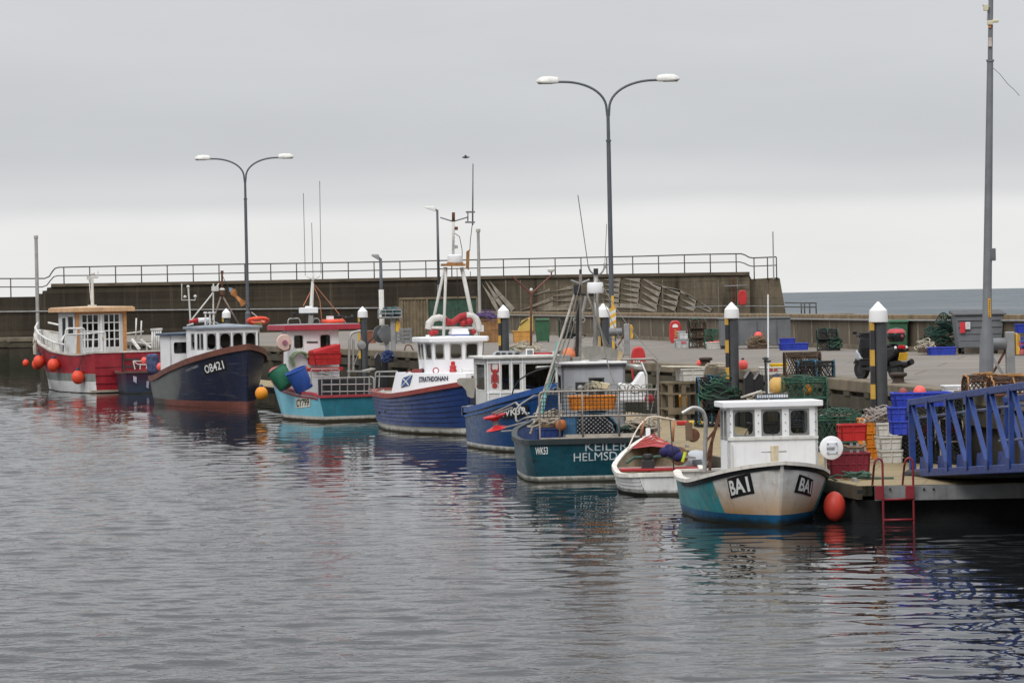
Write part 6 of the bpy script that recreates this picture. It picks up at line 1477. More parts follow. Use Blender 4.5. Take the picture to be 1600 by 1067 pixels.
# gangway
gw = thing('gangway', 'blue steel gangway with truss sides resting on the pontoon', 'gangway')
A0, A1 = at(1425, 739, 59.7), at(1600, 731, 51.3); B0, B1 = at(1422, 629, 59.7), at(1600, 603, 51.3)
EXT = 1.75
lin_ = lambda p, q, t: p + (q - p) * t
side_v = Vector((1.85, .42, 0))
def truss(off, name_side):
    o = Vector(off)
    MB().bar(lin_(A0, A1, 0) + o, lin_(A0, A1, EXT) + o, .1, .14).build('bottom_chord', blue_gang, gw, bevel=.012)
    MB().bar(lin_(B0, B1, -.0) + o, lin_(B0, B1, EXT) + o, .12, .12).build('top_rail', blue_gang, gw, bevel=.012)
    k = 0; t = 0.01; st = 1.5 / 8.4
    while t < EXT:
        w_ = .12 if k == 0 else .085
        MB().bar(lin_(A0, A1, t) + o, lin_(B0, B1, t) + o, w_, .1, up=(0, 1, 0)).build('upright', blue_gang, gw, bevel=.01)
        if t + st < EXT: MB().bar(lin_(B0, B1, t + .012) + o, lin_(A0, A1, t + st * .93) + o + Vector((0, 0, .05)), .08, .08, up=(1, 0, 0)).build('diagonal', blue_gang, gw, bevel=.01)
        for node in (lin_(A0, A1, t), lin_(B0, B1, t)):
            sg_ = -1 if name_side == 'near' else 1; mbg = MB(); mbg.box(tuple(node + o + Vector((sg_ * .056, 0, .09 if node.z < 1.6 else -.09))), (.012, .26, .16)); mbg.build('gusset', blue_gang, gw)
        t += st; k += 1
truss((0, 0, 0), 'near'); truss(side_v, 'far')
mb = MB(); u_ = Vector((0, 0, .02)); mb.hexa([A0 - u_ * 2, A0 + side_v - u_ * 2, lin_(A0, A1, EXT) + side_v - u_ * 2, lin_(A0, A1, EXT) - u_ * 2, A0 + u_, A0 + side_v + u_, lin_(A0, A1, EXT) + side_v + u_, lin_(A0, A1, EXT) + u_]); mb.build('walkway', M('gangway_floor', (.05, .06, .10), .7), gw)
for fr_ in (.42, .78): MB().tube([lin_(A0, A1, .0) * (1 - fr_) + B0 * fr_ + Vector((.1, 0, 0)), lin_(A0, A1, EXT) * (1 - fr_) + lin_(B0, B1, EXT) * fr_ + Vector((.1, 0, 0))] if fr_ > .5 else [A0 * (1 - fr_) + B0 * fr_ + side_v * .92, lin_(A0, A1, EXT) * (1 - fr_) + lin_(B0, B1, EXT) * fr_ + side_v * .92], .022, 8).build('handrail', M('gangway_tube', (.20, .22, .32), .4, metal=.4), gw)
for k in range(9):
    mb = MB()
    t = (k + .25) * 1.5 / 8.4; p = lin_(A0, A1, t); q = lin_(A0, A1, t + .075)
    mb.hexa([p + Vector((.06, 0, .05)), q + Vector((.06, 0, .05)), q + Vector((.09, 0, .05)), p + Vector((.09, 0, .05)), p + Vector((.06, -.12, .3)), q + Vector((.06, .06, .3)), q + Vector((.09, .06, .3)), p + Vector((.09, -.12, .3))]); mb.build('kick_plate', blue_gang, gw)
mb = MB(); mb.tube([at(1420, 741, 59.6), at(1640, 738, 53)], .09, 10); mb.box(tuple(at(1440, 744, 59.5)), (.7, .5, .06)); mb.build('roller', dark, gw)
# ------------------------------------------------------------------ gear on the pontoon
def on(px, py, z=PZ): return gz(px, py, z)
q = on(1361, 716)
o1 = crate('fish_box', 'orange fish box at the top of the stack beside the white boxes', q + Vector((.02, 0, .56)), (.42, .6, .27), .15, orange_box, group='orange fish boxes stacked on the pontoon')
for k, lab in enumerate(('orange fish box at the bottom of the stack beside the white boxes', 'orange fish box in the middle of the stack beside the white boxes')): dup(o1, q + Vector((.02, 0, .28 * k)), .15 + .05 * (k - .5), lab)
q = on(1388.5, 722)
w1 = crate('fish_box', 'white fish box at the top of the stack next to the orange boxes', q + Vector((-.02, 0, .54)), (.42, .62, .26), -.05, white_dirty, group='white fish boxes stacked on the pontoon', ribs=2)
for k, lab in enumerate(('white fish box at the bottom of the stack next to the orange boxes', 'white fish box in the middle of the stack next to the orange boxes')): dup(w1, q + Vector((.03 * (1 - k), 0, .27 * k)), .04 * k, lab)
heap('net_heap', 'grey net draped over the white and orange fish boxes', q + Vector((.0, .1, .80)), .45, .35, .28, M('net_grey', (.33, .29, .26), .9, var=.2), 'net', n=22, rr=.022, sub=M('net_grey', (.33, .29, .26)))
q = on(1358, 716); rope_between('rope', 'pale rope hanging down over the orange fish boxes', [q + Vector(v) for v in ((.1, -.28, .95), (-.05, -.36, .93), (-.16, -.4, .7), (-.14, -.4, .35), (-.1, -.36, .1), (0, -.38, .02))], .025, rope_w)
# creels under the blue boxes and behind the gangway
gp = 'creels stacked behind the gangway'
for (px, py, k, lab, rm, fm) in ((1419, 724, 0, 'black creel at the foot of the stack under the small blue boxes', None, None), (1419, 724, 1, 'black creel just below the small blue boxes', net_g, None), (1456, 726, 0, 'creel with a red float, lowest in the stack behind the gangway', rope_w, red_bright), (1456, 726, 1, 'creel with a red float in the middle of the stack behind the gangway', rope_w, red_bright), (1456, 726, 2, 'uppermost creel behind the gangway, under the long blue box', rope_g, None), (1492, 728, 0, 'creel behind the third gangway upright, lowest', rope_w, None), (1492, 728, 1, 'creel behind the third gangway upright, second from the deck', rope_w, red_bright), (1492, 728, 2, 'creel behind the third gangway upright, topmost', rope_g, None)):
    q = on(px, py); creel(lab, q + Vector((0, 1.0, .45 * k)), (.85, .48, .45), R(90) + rnd(-.12, .12), net_b, rope=rm, group=gp, gap=.085, float_m=fm, arch=False)
q = at(1408, 682, 61.0)
for k, (z, dx, lab) in enumerate(((.0, .03, 'lowest of the small royal blue fish boxes beside the gangway'), (.27, 0, 'middle small royal blue fish box beside the gangway'))):
    crate('fish_box', lab, (q.x + .05 + dx, q.y + 1.0, q.z + z), (.3, .5, .27), 0, blue_box, group='royal blue fish boxes on the creels', ribs=2)
qa, qb = at(1397, 636, 62), at(1484, 636, 62); crate('fish_box', 'long royal blue fish box lying across the top of the creel stack', ((qa.x + qb.x) / 2, 62.2, qa.z), (qb.x - qa.x, .6, .28), 0, blue_box, ribs=5)
for px, r_, lab, mt in ((1437, .09, 'pink float showing over the rim of the long blue box', pink), (1411, .06, 'dull red float at the left end of the long blue box', M('dull_red', (.3, .07, .06), .7))): 
    q = at(px, 613, 62.2); buoy('float', lab, (q.x, q.y, q.z), r_ * 1.4, mt, cat='float', eye=False)
# green creel with red tub
q = on(1326, 712); creel('large green creel with loose green twine behind the red tub', (q.x - .02, q.y + 2.2, PZ + .15), (1.05, .6, .62), .05, net_g, rope=rope_g, gap=.09, arch=False)
creel('creel beneath the large green creel', (q.x, q.y + 2.25, PZ), (1.05, .6, .2), .05, net_b, gap=.1, arch=False)
heap('net_heap', 'green and cream twine heaped on the large green creel', (q.x, q.y + 2.2, PZ + .74), .5, .3, .14, rope_g, 'net', n=20, rr=.018, sub=rope_w)
q = at(1331, 688, 63.5); crate('fish_tub', 'bright red tub in front of the green creel', q, (.5, .4, .33), .1, red_bright, cat='tub', ribs=1)
q = on(1328, 747); crate('fish_bin', 'dark red bin with grab bars by the pontoon corner', q + Vector((0, .25, 0)), (.72, .5, .47), .03, M('bin_dark_red', (.20, .018, .03), .5, var=.2), cat='bin', ribs=5)
q2 = at(1334, 705, 59.2); gbo = tag(MB().box((0, .3, -.05), (.46, .03, .32)).build('grey_board', M('board_grey', (.11, .10, .09), .8), None, q2), 'dark grey board standing behind the dark red bin', 'board')
gb_ = thing('grab_frame', 'pale metal bars with a wooden handle across the front of the dark red bin', 'frame', q2)
for dx in (-.06, .06): MB().box((dx, -.14, -.02), (.05, .03, .36)).build('bar', galv, gb_)
MB().box((0, -.16, -.23), (.3, .03, .05)).build('cross_bar', galv, gb_); MB().tube([(-.2, -.1, .12), (-.1, -.16, .08), (.12, -.16, .08), (.22, -.1, .12)], .025, 6).build('handle', wood, gb_)
coil('rope', 'green rope coiled loosely at the pontoon corner', on(1339, 749), .22, rope_g, 3, .02)
q = on(1320, 750); rope_between('rope', 'end of green rope trailing along the pontoon edge', [q + Vector(v) for v in ((-.35, .1, .03), (-.15, -.05, .1), (.1, .1, .05), (.35, .0, .03), (.62, .1, .02), (.9, .05, .02))], .02, rope_g)
# wooden stand with a white box
q = on(1066, 655); ts_ = thing('gear_stand', 'rough timber stand carrying a white plastic box on the pontoon', 'stand', q, .15)
for x in (-.42, -.05, .4):
    for y in (-.5, .5): MB().box((x, y, .52), (.12, .1, 1.04)).build('leg', M('stand_wood', (.17, .135, .085), .8, var=.25), ts_)
for z in (.3, .72, 1.02): MB().box((0, 0, z), (1.0, 1.15, .05)).build('shelf', MATS['stand_wood'], ts_)
MB().box((0, -.56, .25), (1.0, .04, .18)).build('rail', MATS['stand_wood'], ts_)
qb = at(1079, 612, 87.0); ob = crate('fish_box', 'white lidded box on top of the timber stand', (qb.x + .05, q.y, PZ + 1.06), (.62, .95, .34), .15, white_dirty, ribs=2)
mb = MB(); mb.box((0, 0, 0), (1.05, 1.0, .03), M4=Matrix.Rotation(.04, 4, 'Y')); tag(mb.build('box_lid', M('lid_cream', (.62, .58, .48), .6), None, (qb.x - .12, q.y + .05, PZ + 1.45), rz=.15), 'cream lid lying over the white box on the timber stand', 'lid')
q = on(1058, 652); mb = MB(); mb.box((0, 0, .3), (.26, .4, .5)); tag(mb.build('yellow_oilskin', M('oilskin', (.7, .3, .02), .5), None, q + Vector((.15, -.3, .1)), bevel=.08), 'orange oilskin hanging in the timber stand', 'oilskin')
q = on(1086, 664); tag(MB().box((0, 0, .06), (.36, .3, .1)).build('tool_tray', M('tray_yellow', (.68, .45, .02), .5), None, q, bevel=.02), 'small yellow tray on the pontoon boards', 'tray'); 
q = on(1068, 664); tag(MB().box((0, 0, .06), (.36, .3, .1)).build('tool_tray', red_bright, None, q, bevel=.02), 'small red tray on the pontoon boards', 'tray')
for k, (px, py, z, lab, rm) in enumerate(((1112, 668, 0, 'creel with blue twine, lowest beside the timber stand', rope_b), (1116, 668, .42, 'creel with turquoise twine, middle of the pile beside the timber stand', M('rope_turquoise', (.03, .30, .30), .8)), (1114, 668, .84, 'creel with blue twine, topmost beside the timber stand', rope_b))):
    q = on(px, py); creel(lab, q + Vector((0, .6, z)), (.7, .5, .44), rnd(-.2, .2), net_b, rope=rm, gap=.09)
q = on(1128, 668); heap('net_heap', 'heap of dark netting and cream rope against the quay guide pile', q + Vector((0, .5, .6)), .5, .4, .75, net_g, 'net', n=22, sub=net_b)
# creels showing over the roof of the turquoise boat
for k, (lab, rm, fm) in enumerate((('creel at the foot of the pile behind the turquoise boat cabin', rope_b, None), ('creel second from the deck behind the turquoise boat cabin', rope_g, None), ('green creel topping the pile behind the turquoise boat cabin, with amber float', rope_g, amber))):
    q = at(1257, 690, 72.5); creel(lab, (q.x, 72.5 + .1 * k, PZ + .5 * k), (1.02, .7, .5), .05, net_g if k == 2 else net_b, rope=rm, gap=.10, float_m=fm, arch=False)
q = at(1214, 603, 72.5); buoy('buoy', 'ochre buoy among blue rope behind the turquoise boat roof', q, .2, M('buoy_ochre', (.55, .34, .1), .6, var=.2))
heap('rope_heap', 'blue and cream rope heap left of the ochre buoy', at(1205, 618, 72.6) + Vector((0, 0, -.2)), .55, .3, .3, rope_w, n=16, rr=.02, sub=rope_b)
q = at(1205, 655, 72.8); crate('fish_bin', 'dark bin under the rope heap behind the turquoise boat', (q.x, q.y, PZ), (1.0, .6, .5), 0, net_b, cat='bin', ribs=3)
tag(MB().tube([at(1190, 611, 72), at(1158, 621, 72.2)], .03, 6).build('pole', M('pole_pale', (.5, .48, .44), .6)), 'pale pole leaning out of the rope heap', 'pole')
q = at(1277, 640, 62.5); 
# mooring lines from boats to the pontoon
for (pts, lab) in (([(1296, 745, 57.9), (1310, 752, 58.3), (1322, 756, 58.8)], 'mooring line from the turquoise boat to the pontoon'),):
    rope_between('mooring_line', lab, [at(*p) for p in pts], .018, rope_g)
# ================================================================== quay: lamps and masts
lamp_m = M('lamp_post_grey', (.10, .11, .125), .55, metal=.15, var=.12, streak=.2)
def twin_lamp(px, py, Y, ytop, label, tipL, tipR, yv, nudge=None):
    q = at(px, py, Y); q.z = QZ; e = thing('street_lamp', label, 'lamp post', q, 0, 'twin armed lamp posts on the quay')
    Hh = ztop(q, ytop) - QZ; zv = ztop(q, yv) - QZ; zmid = zv - 1.25
    mb = MB(); mb.tube([(0, 0, 0), (0, 0, 1.5)], .16, 14); mb.tube([(0, 0, 1.5), (0, 0, 1.6)], [.16, .10], 14); mb.tube([(0, 0, 1.6), (0, 0, zmid)], [.10, .085], 14); mb.tube([(0, 0, zmid), (0, 0, zmid + .06)], .11, 12); mb.tube([(0, 0, zmid + .06), (0, 0, zv)], [.07, .065], 12); mb.box((0, -.17, .8), (.16, .02, .5)); mb.build('post', lamp_m, e)
    for tip in (tipL, tipR):
        dx = at(tip, ytop, Y).x - q.x; s_ = 1 if dx > 0 else -1; dx = abs(dx); r_ = Hh - zv
        arm = [(s_ * .03, 0, zv - .25), (s_ * .05, 0, zv)] + [(s_ * (.05 + (dx * .62) * (1 - math.cos(t))), 0, zv + r_ * math.sin(t) ** .92) for t in [math.pi / 2 * i / 12 for i in range(1, 13)]] + [(s_ * (dx * .72), 0, Hh)]
        MB().tube(arm, .05, 10).build('arm', lamp_m, e)
        x0_, x1_ = dx * .68, dx; mb = MB(); L_ = x1_ - x0_
        secs = [(0, .05, .06), (.06, .11, .12), (.4, .14, .15), (.75, .15, .14), (.93, .1, .08), (1, .03, .03)]
        o = 0
        for f_, w_, h_ in secs:
            for j in range(10):
                t = 6.283 * j / 10; zz = math.sin(t) * 1.5; mb.v.append((s_ * (x0_ + L_ * f_), w_ * math.cos(t), Hh + .02 + (h_ * zz if zz > 0 else h_ * .45 * zz)))
        for i in range(len(secs) - 1):
            for j in range(10): a = i * 10 + j; c = i * 10 + (j + 1) % 10; mb.face((a, c, c + 10, a + 10), True)
        mb.face(list(range(10))); mb.face(list(range(50, 60)))
        mb.build('lamp_head', lamp_glass, e)
        MB().box((s_ * (x0_ + L_ * .6), 0, Hh - .055), (L_ * .6, .2, .04), taper=1.15).build('lamp_lens', M('lens_dull', (.16, .15, .14), .3), e)
    return e
twin_lamp(957, 545, 127, 127, 'tall twin armed street lamp standing nearer, above the teal boat', 838, 1062, 172)
twin_lamp(388, 530, 185, 247.5, 'twin armed street lamp farther off, above the navy boat wheelhouse', 304, 459, 278)
def single_lamp(px, pb, Y, ytop, hx_, label, white_low=False):
    q = at(px, pb, Y); q.z = QZ; e = thing('street_lamp', label, 'lamp post', q, 0); Hh = ztop(q, ytop) - QZ; k = Y / 5000
    mb = MB(); mb.tube([(0, 0, 0), (0, 0, Hh * .4)], .11, 10); mb.tube([(0, 0, Hh * .4), (0, 0, Hh)], [.09, .07], 10); mb.build('post', lamp_m, e)
    dx = (hx_ - px) * k; mb = MB(); mb.tube([(0, 0, Hh - .05), (dx * .3, 0, Hh + .1)], .05, 8); mb.build('arm', lamp_m, e)
    mb = MB(); mb.hexa([(dx * .1, -.18, Hh - .1), (dx, -.15, Hh + .12), (dx, .15, Hh + .12), (dx * .1, .18, Hh - .1), (dx * .2, -.16, Hh + .2), (dx, -.12, Hh + .22), (dx, .12, Hh + .22), (dx * .2, .16, Hh + .2)]); mb.build('lamp_head', lamp_glass if ytop < 380 else galv, e, bevel=.04)
    return e
single_lamp(687, 520, 190, 328, 668, 'grey street lamp with one flat head rising behind the clinker boat mast')
e = single_lamp(597, 520, 150, 404, 583, 'low lamp post with a single small head and pale lower pole')
MB().tube([(0, 0, 0), (0, 0, 2.6)], .125, 10).build('pale_sleeve', white_dirty, e)
def mast(px, pb, Y, ytop, r0, r1, label, mat, z0=QZ, globe=None, name='pole'):
    q = at(px, pb, Y); q.z = z0; e = thing(name, label, 'pole', q); h = ztop(q, ytop) - z0
    MB().tube([(0, 0, 0), (0, 0, h)], [r0, r1], 12).build('post', mat, e)
    if globe: MB().lathe([(.03, -globe), (globe * .9, -globe * .7), (globe, 0), (globe * .9, globe * .6), (.02, globe * .8)], (0, 0, h + globe * .5), 12).build('beacon', M('beacon_grey', (.42, .40, .36), .5, var=.2), e)
    return e
mast(750, 510, 188, 362, .10, .085, 'pale pole with a round beacon beside the green container', M('pole_pale_grey', (.36, .35, .33), .6, var=.15, streak=.3), globe=.14)
mast(59.5, 522, 226, 372, .14, .12, 'pale post with round beacon at the far end of the quay', MATS['pole_pale_grey'], globe=.16)
mast(1209, 440, 226, 362, .05, .045, 'thin bare pole at the end of the breakwater railing', MATS['pole_pale_grey'], z0=at(1209, 436, 226).z)
# tall mast at the right with its ladder bits
q = at(1541, 600, 71.9); q.z = QZ; e = thing('camera_mast', 'tall grey steel mast carrying cream camera brackets above the quay', 'mast', q)
top_ = 9.6; Tp = at(1548.5, -20, 71.9)
lean = lambda z: ((Tp.x - q.x) * (z / (Tp.z - QZ)), 0, z)
mb = MB(); mb.tube([lean(0), lean(.9), lean(1.3), lean(3.0), lean(ztop(q, 97) - QZ)], [.165, .155, .105, .095, .07], 14); mb.tube([lean(ztop(q, 97) - QZ), lean(ztop(q, 94) - QZ)], .09, 12); mb.tube([lean(ztop(q, 94) - QZ), lean(Tp.z - QZ)], .055, 12); mb.build('post', pole_grey, e)
def mz(py): return ztop(q, py) - QZ
mb = MB(); mb.box(Vector(lean(mz(398))) + Vector((.11, -.02, 0)), (.12, .14, .28)); mb.build('junction_box', M('box_dark_grey', (.10, .105, .11), .5), e, bevel=.015)
mb = MB(); mb.box(Vector(lean(mz(481))) + Vector((.035, -.1, 0)), (.06, .03, .42)); mb.mat(1)
for k in range(7): mb.box(Vector(lean(mz(481) - .17 + .055 * k)) + Vector((.035, -.117, 0)), (.03, .008, .025))
mb.build('asset_label', [M('label_orange', (.62, .32, .03), .5), M('label_ink', (.12, .08, .02), .6)], e)
crm = M('camera_cream', (.60, .56, .40), .5, var=.1)
mb = MB(); mb.box(Vector(lean(mz(37))) + Vector((-.02, -.06, 0)), (.12, .14, .1)); mb.box(Vector(lean(mz(34))) + Vector((.1, -.04, 0)), (.14, .1, .07)); mb.build('camera_bracket', crm, e, bevel=.02)
mb = MB(); mb.box(Vector(lean(mz(13))) + Vector((-.12, -.05, 0)), (.1, .12, .13)); mb.mat(1).tube([Vector(lean(mz(33))) + Vector((-.08, -.05, 0)), Vector(lean(mz(14))) + Vector((-.07, -.05, 0)), Vector(lean(mz(6))) + Vector((0, 0, 0))], .016, 6); mb.tube([Vector(lean(mz(9))) + Vector((-.2, -.05, .0)), Vector(lean(mz(9))) + Vector((-.1, -.05, 0))], .012, 6); mb.build('camera', [crm, galv], e, bevel=.015)
mb = MB(); mb.box(Vector(lean(mz(67))) + Vector((-.02, -.07, 0)), (.07, .1, .2)); mb.mat(1).box(Vector(lean(mz(43))) + Vector((-.03, -.07, 0)), (.05, .06, .04)); mb.build('sensor_box', [M('sensor_pink', (.50, .44, .40), .5), M('sensor_orange', (.6, .2, .05), .5)], e)
q2 = at(1551, 106, 71.9); rope_between('cable', 'thin slack cable drifting down from the tall mast', [q2, at(1562, 116, 72), at(1575, 132, 72), at(1584, 140, 72), at(1593, 150, 72)], .006, dark, 'cable')
# post-and-drum stands along the quay edge
def stand(px, pb, Y, label, drum_dx, cap_side=1):
    q = at(px, pb, Y); q.z = QZ; e = thing('hose_reel', label, 'hose reel', q)
    MB().box((0, 0, .55), (.2, .2, 1.1)).build('post', galv, e, bevel=.02)
    mb = MB(); mb.lathe([(.05, -.3), (.14, -.28), (.14, .28), (.05, .3)], (drum_dx, 0, .82), 16, 'x'); mb.build('drum', M('drum_grey', (.16, .165, .17), .5, metal=.3), e)
    mb = MB(); mb.prism([(.12, -.12, .55), (.2, -.1, .58), (.24, 0, .7), (.2, 0, .8), (.25, 0, .92), (.2, -.05, 1.05), (.12, -.1, 1.08)], (0, 0, 0), (0, .3, 0)); mb.build('yellow_cover', yellow, e, bevel=.03)
    mb = MB(); mb.bar((drum_dx - .22, 0, .85), (-.1, 0, 0), .06); mb.build('brace', galv, e); mb = MB(); mb.bar((-.08, .06, .7), (drum_dx - .1, .06, 0), .05); mb.build('brace', rusty, e)
    return e
stand(1579, 596, 73.5, 'grey hose reel stand with yellow cover beside the tall mast', -.38)
stand(980, 556, 113, 'grey hose reel stand with yellow cover beside the tall twin lamp', -.45)
q = at(958.5, 545, 124); q.z = QZ; mb = MB(); hb = ztop(q, 462) - QZ; z1_ = ztop(q, 521) - QZ
mb.box((0, 0, hb / 2), (.1, .04, hb)); n_ = 7
for k in range(n_):
    mb.cur = 1 + k % 2; za = z1_ + (hb - .9 - z1_) * k / n_ * 1.0; zb_ = z1_ + (hb - .5 - z1_) * (k + 1) / n_; hh = (hb - .5 - z1_) / n_
    mb.hexa([(-.12, -.05, z1_ + hh * k), (.12, -.05, z1_ + hh * k + .13), (.12, -.02, z1_ + hh * k + .13), (-.12, -.02, z1_ + hh * k), (-.12, -.05, z1_ + hh * (k + 1)), (.12, -.05, z1_ + hh * (k + 1) + .13), (.12, -.02, z1_ + hh * (k + 1) + .13), (-.12, -.02, z1_ + hh * (k + 1))])
tag(mb.build('hazard_board', [yellow, yellow, white_dirty], None, q), 'narrow yellow and white striped hazard board against the tall lamp post', 'hazard board')
# winch by the quay edge near the red roof boat
q = at(604, 550, 131); q.z = QZ; e = thing('hose_reel', 'large grey hose reel with yellow cover and a basket of netting on top', 'hose reel', q)
MB().lathe([(.08, -.26), (.36, -.24), (.36, -.2), (.2, -.18), (.2, .18), (.36, .2), (.36, .24), (.08, .26)], (-.12, 0, .72), 22, 'y', M3=Matrix.Rotation(.6, 3, 'Z')).build('drum', M('drum_grey', (.16, .165, .17)), e)
MB().box((.28, 0, .68), (.2, .22, 1.36)).build('post', galv, e, bevel=.02); MB().hexa([(-.02, -.1, 0), (.12, -.1, 0), (.12, .1, 0), (-.02, .1, 0), (-.2, -.1, 1.1), (.1, -.1, 1.1), (.1, .1, 1.1), (-.2, .1, 1.1)]).build('stay', galv, e)
MB().prism([(.38, -.1, .78), (.5, -.1, .8), (.58, 0, .95), (.58, 0, 1.12), (.48, -.05, 1.26), (.38, -.05, 1.26)], (0, 0, 0), (0, .3, 0)).build('yellow_cover', yellow, e, bevel=.04)
mb = MB(); 
for z in (1.4, 1.55, 1.7): mb.tube([(-.3, -.3, z), (.65, -.3, z), (.65, .3, z), (-.3, .3, z)], .025, 5, closed=True)
for x in (-.3, 0, .3, .65): mb.tube([(x, -.3, 1.36), (x, -.3, 1.7)], .02, 5); mb.tube([(x, .3, 1.36), (x, .3, 1.7)], .02, 5)
mb.box((.17, 0, 1.37), (.95, .6, .04)); mb.build('basket', galv, e)
MB().tube(bend([(-.5, -.2, .6), (-.75, -.2, .4), (-.78, -.2, 0)], .2), .035, 6).build('hose', dark, e)
heap('net_heap', 'bluish netting piled in the basket of the large hose reel', q + Vector((.2, 0, 1.42)), .45, .3, .4, M('net_teal', (.05, .12, .13), .9, var=.3), 'net', n=14, sub=net_b)
tag(MB().tube(bend([gz(633, 550, QZ), gz(636, 540, QZ) * 1.0 + Vector((0, 0, 0)), gz(642, 540, QZ), gz(645, 551, QZ)], .1), .03, 6).build('handle_bar', rusty), 'small bent steel handle lying on the quay near its edge', 'handle') if False else None
q = gz(638, 549, QZ); tag(MB().tube(bend([(-.16, 0, 0), (-.1, 0, .26), (.1, 0, .26), (.22, 0, 0)], .08), .03, 6).build('ladder_handle', rusty, None, q), 'small rusty ladder handle at the quay edge beyond the clinker boat', 'handle')
# bollards
def bollard(px, pb, lab, first=[None]):
    q = gz(px, pb, QZ)
    if first[0] is None:
        mb = MB(); mb.lathe([(.2, 0), (.2, .03), (.13, .07), (.12, .16), (.19, .2), (.2, .24), (.17, .27), (.02, .28)], (0, 0, 0), 18); o = mb.build('bollard', M('bollard_iron', (.05, .036, .028), .75, var=.4, rust=.4, scale=6), None, q); first[0] = o
        return tag(o, lab, 'bollard', 'iron bollards along the quay edge')
    o = dup(first[0], q, 0, lab); return o
bollard(1404, 601, 'rusty iron bollard on the quay edge right of the nearest guide pile'); bollard(1103, 573, 'rusty iron bollard on the quay edge beyond the timber stand')
buoy('buoy', 'small pink buoy beside the far iron bollard', gz(1094, 573, QZ) + Vector((0, 0, .1)), .1, pink, eye=False)
buoy('buoy', 'pink buoy on the quay edge right of the guide pile', gz(1161, 579, QZ) + Vector((0, 0, .15)), .14, pink)
coil('rope', 'pale rope scattered on the quay edge beside the far bollard', gz(1122, 575, QZ), .35, rope_w, 2, .025)
# lifebuoy housings
def life_station(px, py_mid, Y, h, w_, lab, tilt=0):
    q = at(px, py_mid, Y); e = thing('lifebuoy_housing', lab, 'lifebuoy housing', q)
    mb = MB(); pr = []
    for i in range(24):
        t = 6.283 * i / 24; c, s_ = math.cos(t), math.sin(t); pr.append((w_ / 2 * math.copysign(abs(c) ** .6, c), -.12, h / 2 * math.copysign(abs(s_) ** .75, s_)))
    mb.prism(pr, (0, 0, 0), (0, .26, 0)); mb.build('cover', M('lifebuoy_red', (.52, .035, .035), .4, var=.12, streak=.2, scol=(.3, .04, .04)), e, bevel=.05)
    return e, q
def deco(e, h, w_):
    mb = MB(); mb.prism([(.18 * w_ * math.cos(R(a_)) * 1.3, -.14, h * .24 + .11 * h * math.sin(R(a_))) for a_ in range(-20, 201, 20)], (0, 0, 0), (0, .02, 0)); mb.mat(1)
    for k in range(5): mb.box((w_ * .06 * (k % 2), -.135, h * .08 - k * h * .07), (.2 * w_, .02, h * .045))
    mb.build('markings', [lbl_w, M('mark_gold', (.5, .28, .1), .6)], e)
e, q = life_station(1055, 519, 139, 1.02, .52, 'red lifebuoy housing mounted against the low parapet wall'); deco(e, 1.02, .52)
e, q = life_station(997.5, 570, 99.5, 1.14, .46, 'red lifebuoy housing on the quay edge behind the teal boat'); mb = MB(); mb.box((0, 0, -.05), (.45, .3, .05)); mb.mat(1)
for k in range(3): mb.box((-.14 + .08 * k, -.15, .02), (.045, .02, .22))
mb.build('strap', [M('strap_dark', (.15, .02, .02), .6), lbl_w], e)
MB().tube([(.1, .2, -1.3), (.1, .2, .3)], .05, 8).build('post', galv, e)
e, q = life_station(1160, 465, 224, 1.05, .62, 'red lifebuoy housing high on the end of the breakwater')
lt = thing('wall_ladder', 'rusty ladder fixed to the breakwater near its end', 'ladder')
for x in (1143.5, 1148.5): a = at(x, 434, 225.85); MB().tube([(a.x, a.y, 2.2), tuple(a)], .03, 6).build('stringer', rusty, lt)
a = at(1143.5, 434, 225.85); b_ = at(1148.5, 434, 225.85)
for k in range(12): MB().tube([(a.x, a.y, a.z - .2 * k), (b_.x, b_.y, a.z - .2 * k)], .02, 5).build('rung', rusty, lt)
tag(MB().tube([at(1132, 447, 225.7), at(1168, 446, 225.7)], .04, 6).build('hand_bar', galv), 'grey hand bar across the breakwater ladder', 'bar')
# ================================================================== quay: containers, bins and gear along the parapet
q0 = at(630, 535, 160); x0, x1, x2 = at(624, 500, 160).x, at(668, 500, 160).x, at(746, 500, 160).x
zt = at(690, 465.5, 160).z
ct = thing('shipping_container', 'rusty ribbed shipping container with green end standing on the quay', 'container', (0, 160, QZ))
def ribbed(mb, xa, xb, y, z0, z1, n, dp=.06):
    for k in range(n):
        a = xa + (xb - xa) * k / n; c = xa + (xb - xa) * (k + .5) / n; d = xa + (xb - xa) * (k + 1) / n
        mb.hexa([(a, y, z0), (c, y - dp, z0), (c, y + .2, z0), (a, y + .2, z0), (a, y, z1), (c, y - dp, z1), (c, y + .2, z1), (a, y + .2, z1)])
        mb.hexa([(c, y - dp, z0), (d, y, z0), (d, y + .2, z0), (c, y + .2, z0), (c, y - dp, z1), (d, y, z1), (d, y + .2, z1), (c, y + .2, z1)])
hc = zt - QZ
mb = MB(); ribbed(mb, x0 + .2, x1, 0, .1, hc, 7); mb.build('ribbed_side', M('container_brown', (.17, .135, .085), .7, var=.3, streak=.6, scol=(.08, .05, .025), rust=.4), ct)
mb = MB(); mb.box(((x1 + x2) / 2, .1, hc / 2 + .05), (x2 - x1, .24, hc - .1)); mb.build('green_panel', M('container_green', (.022, .068, .045), .6, var=.3, streak=.55, scol=(.13, .1, .05), rust=.35, rcol=(.14, .08, .04)), ct, bevel=.01)
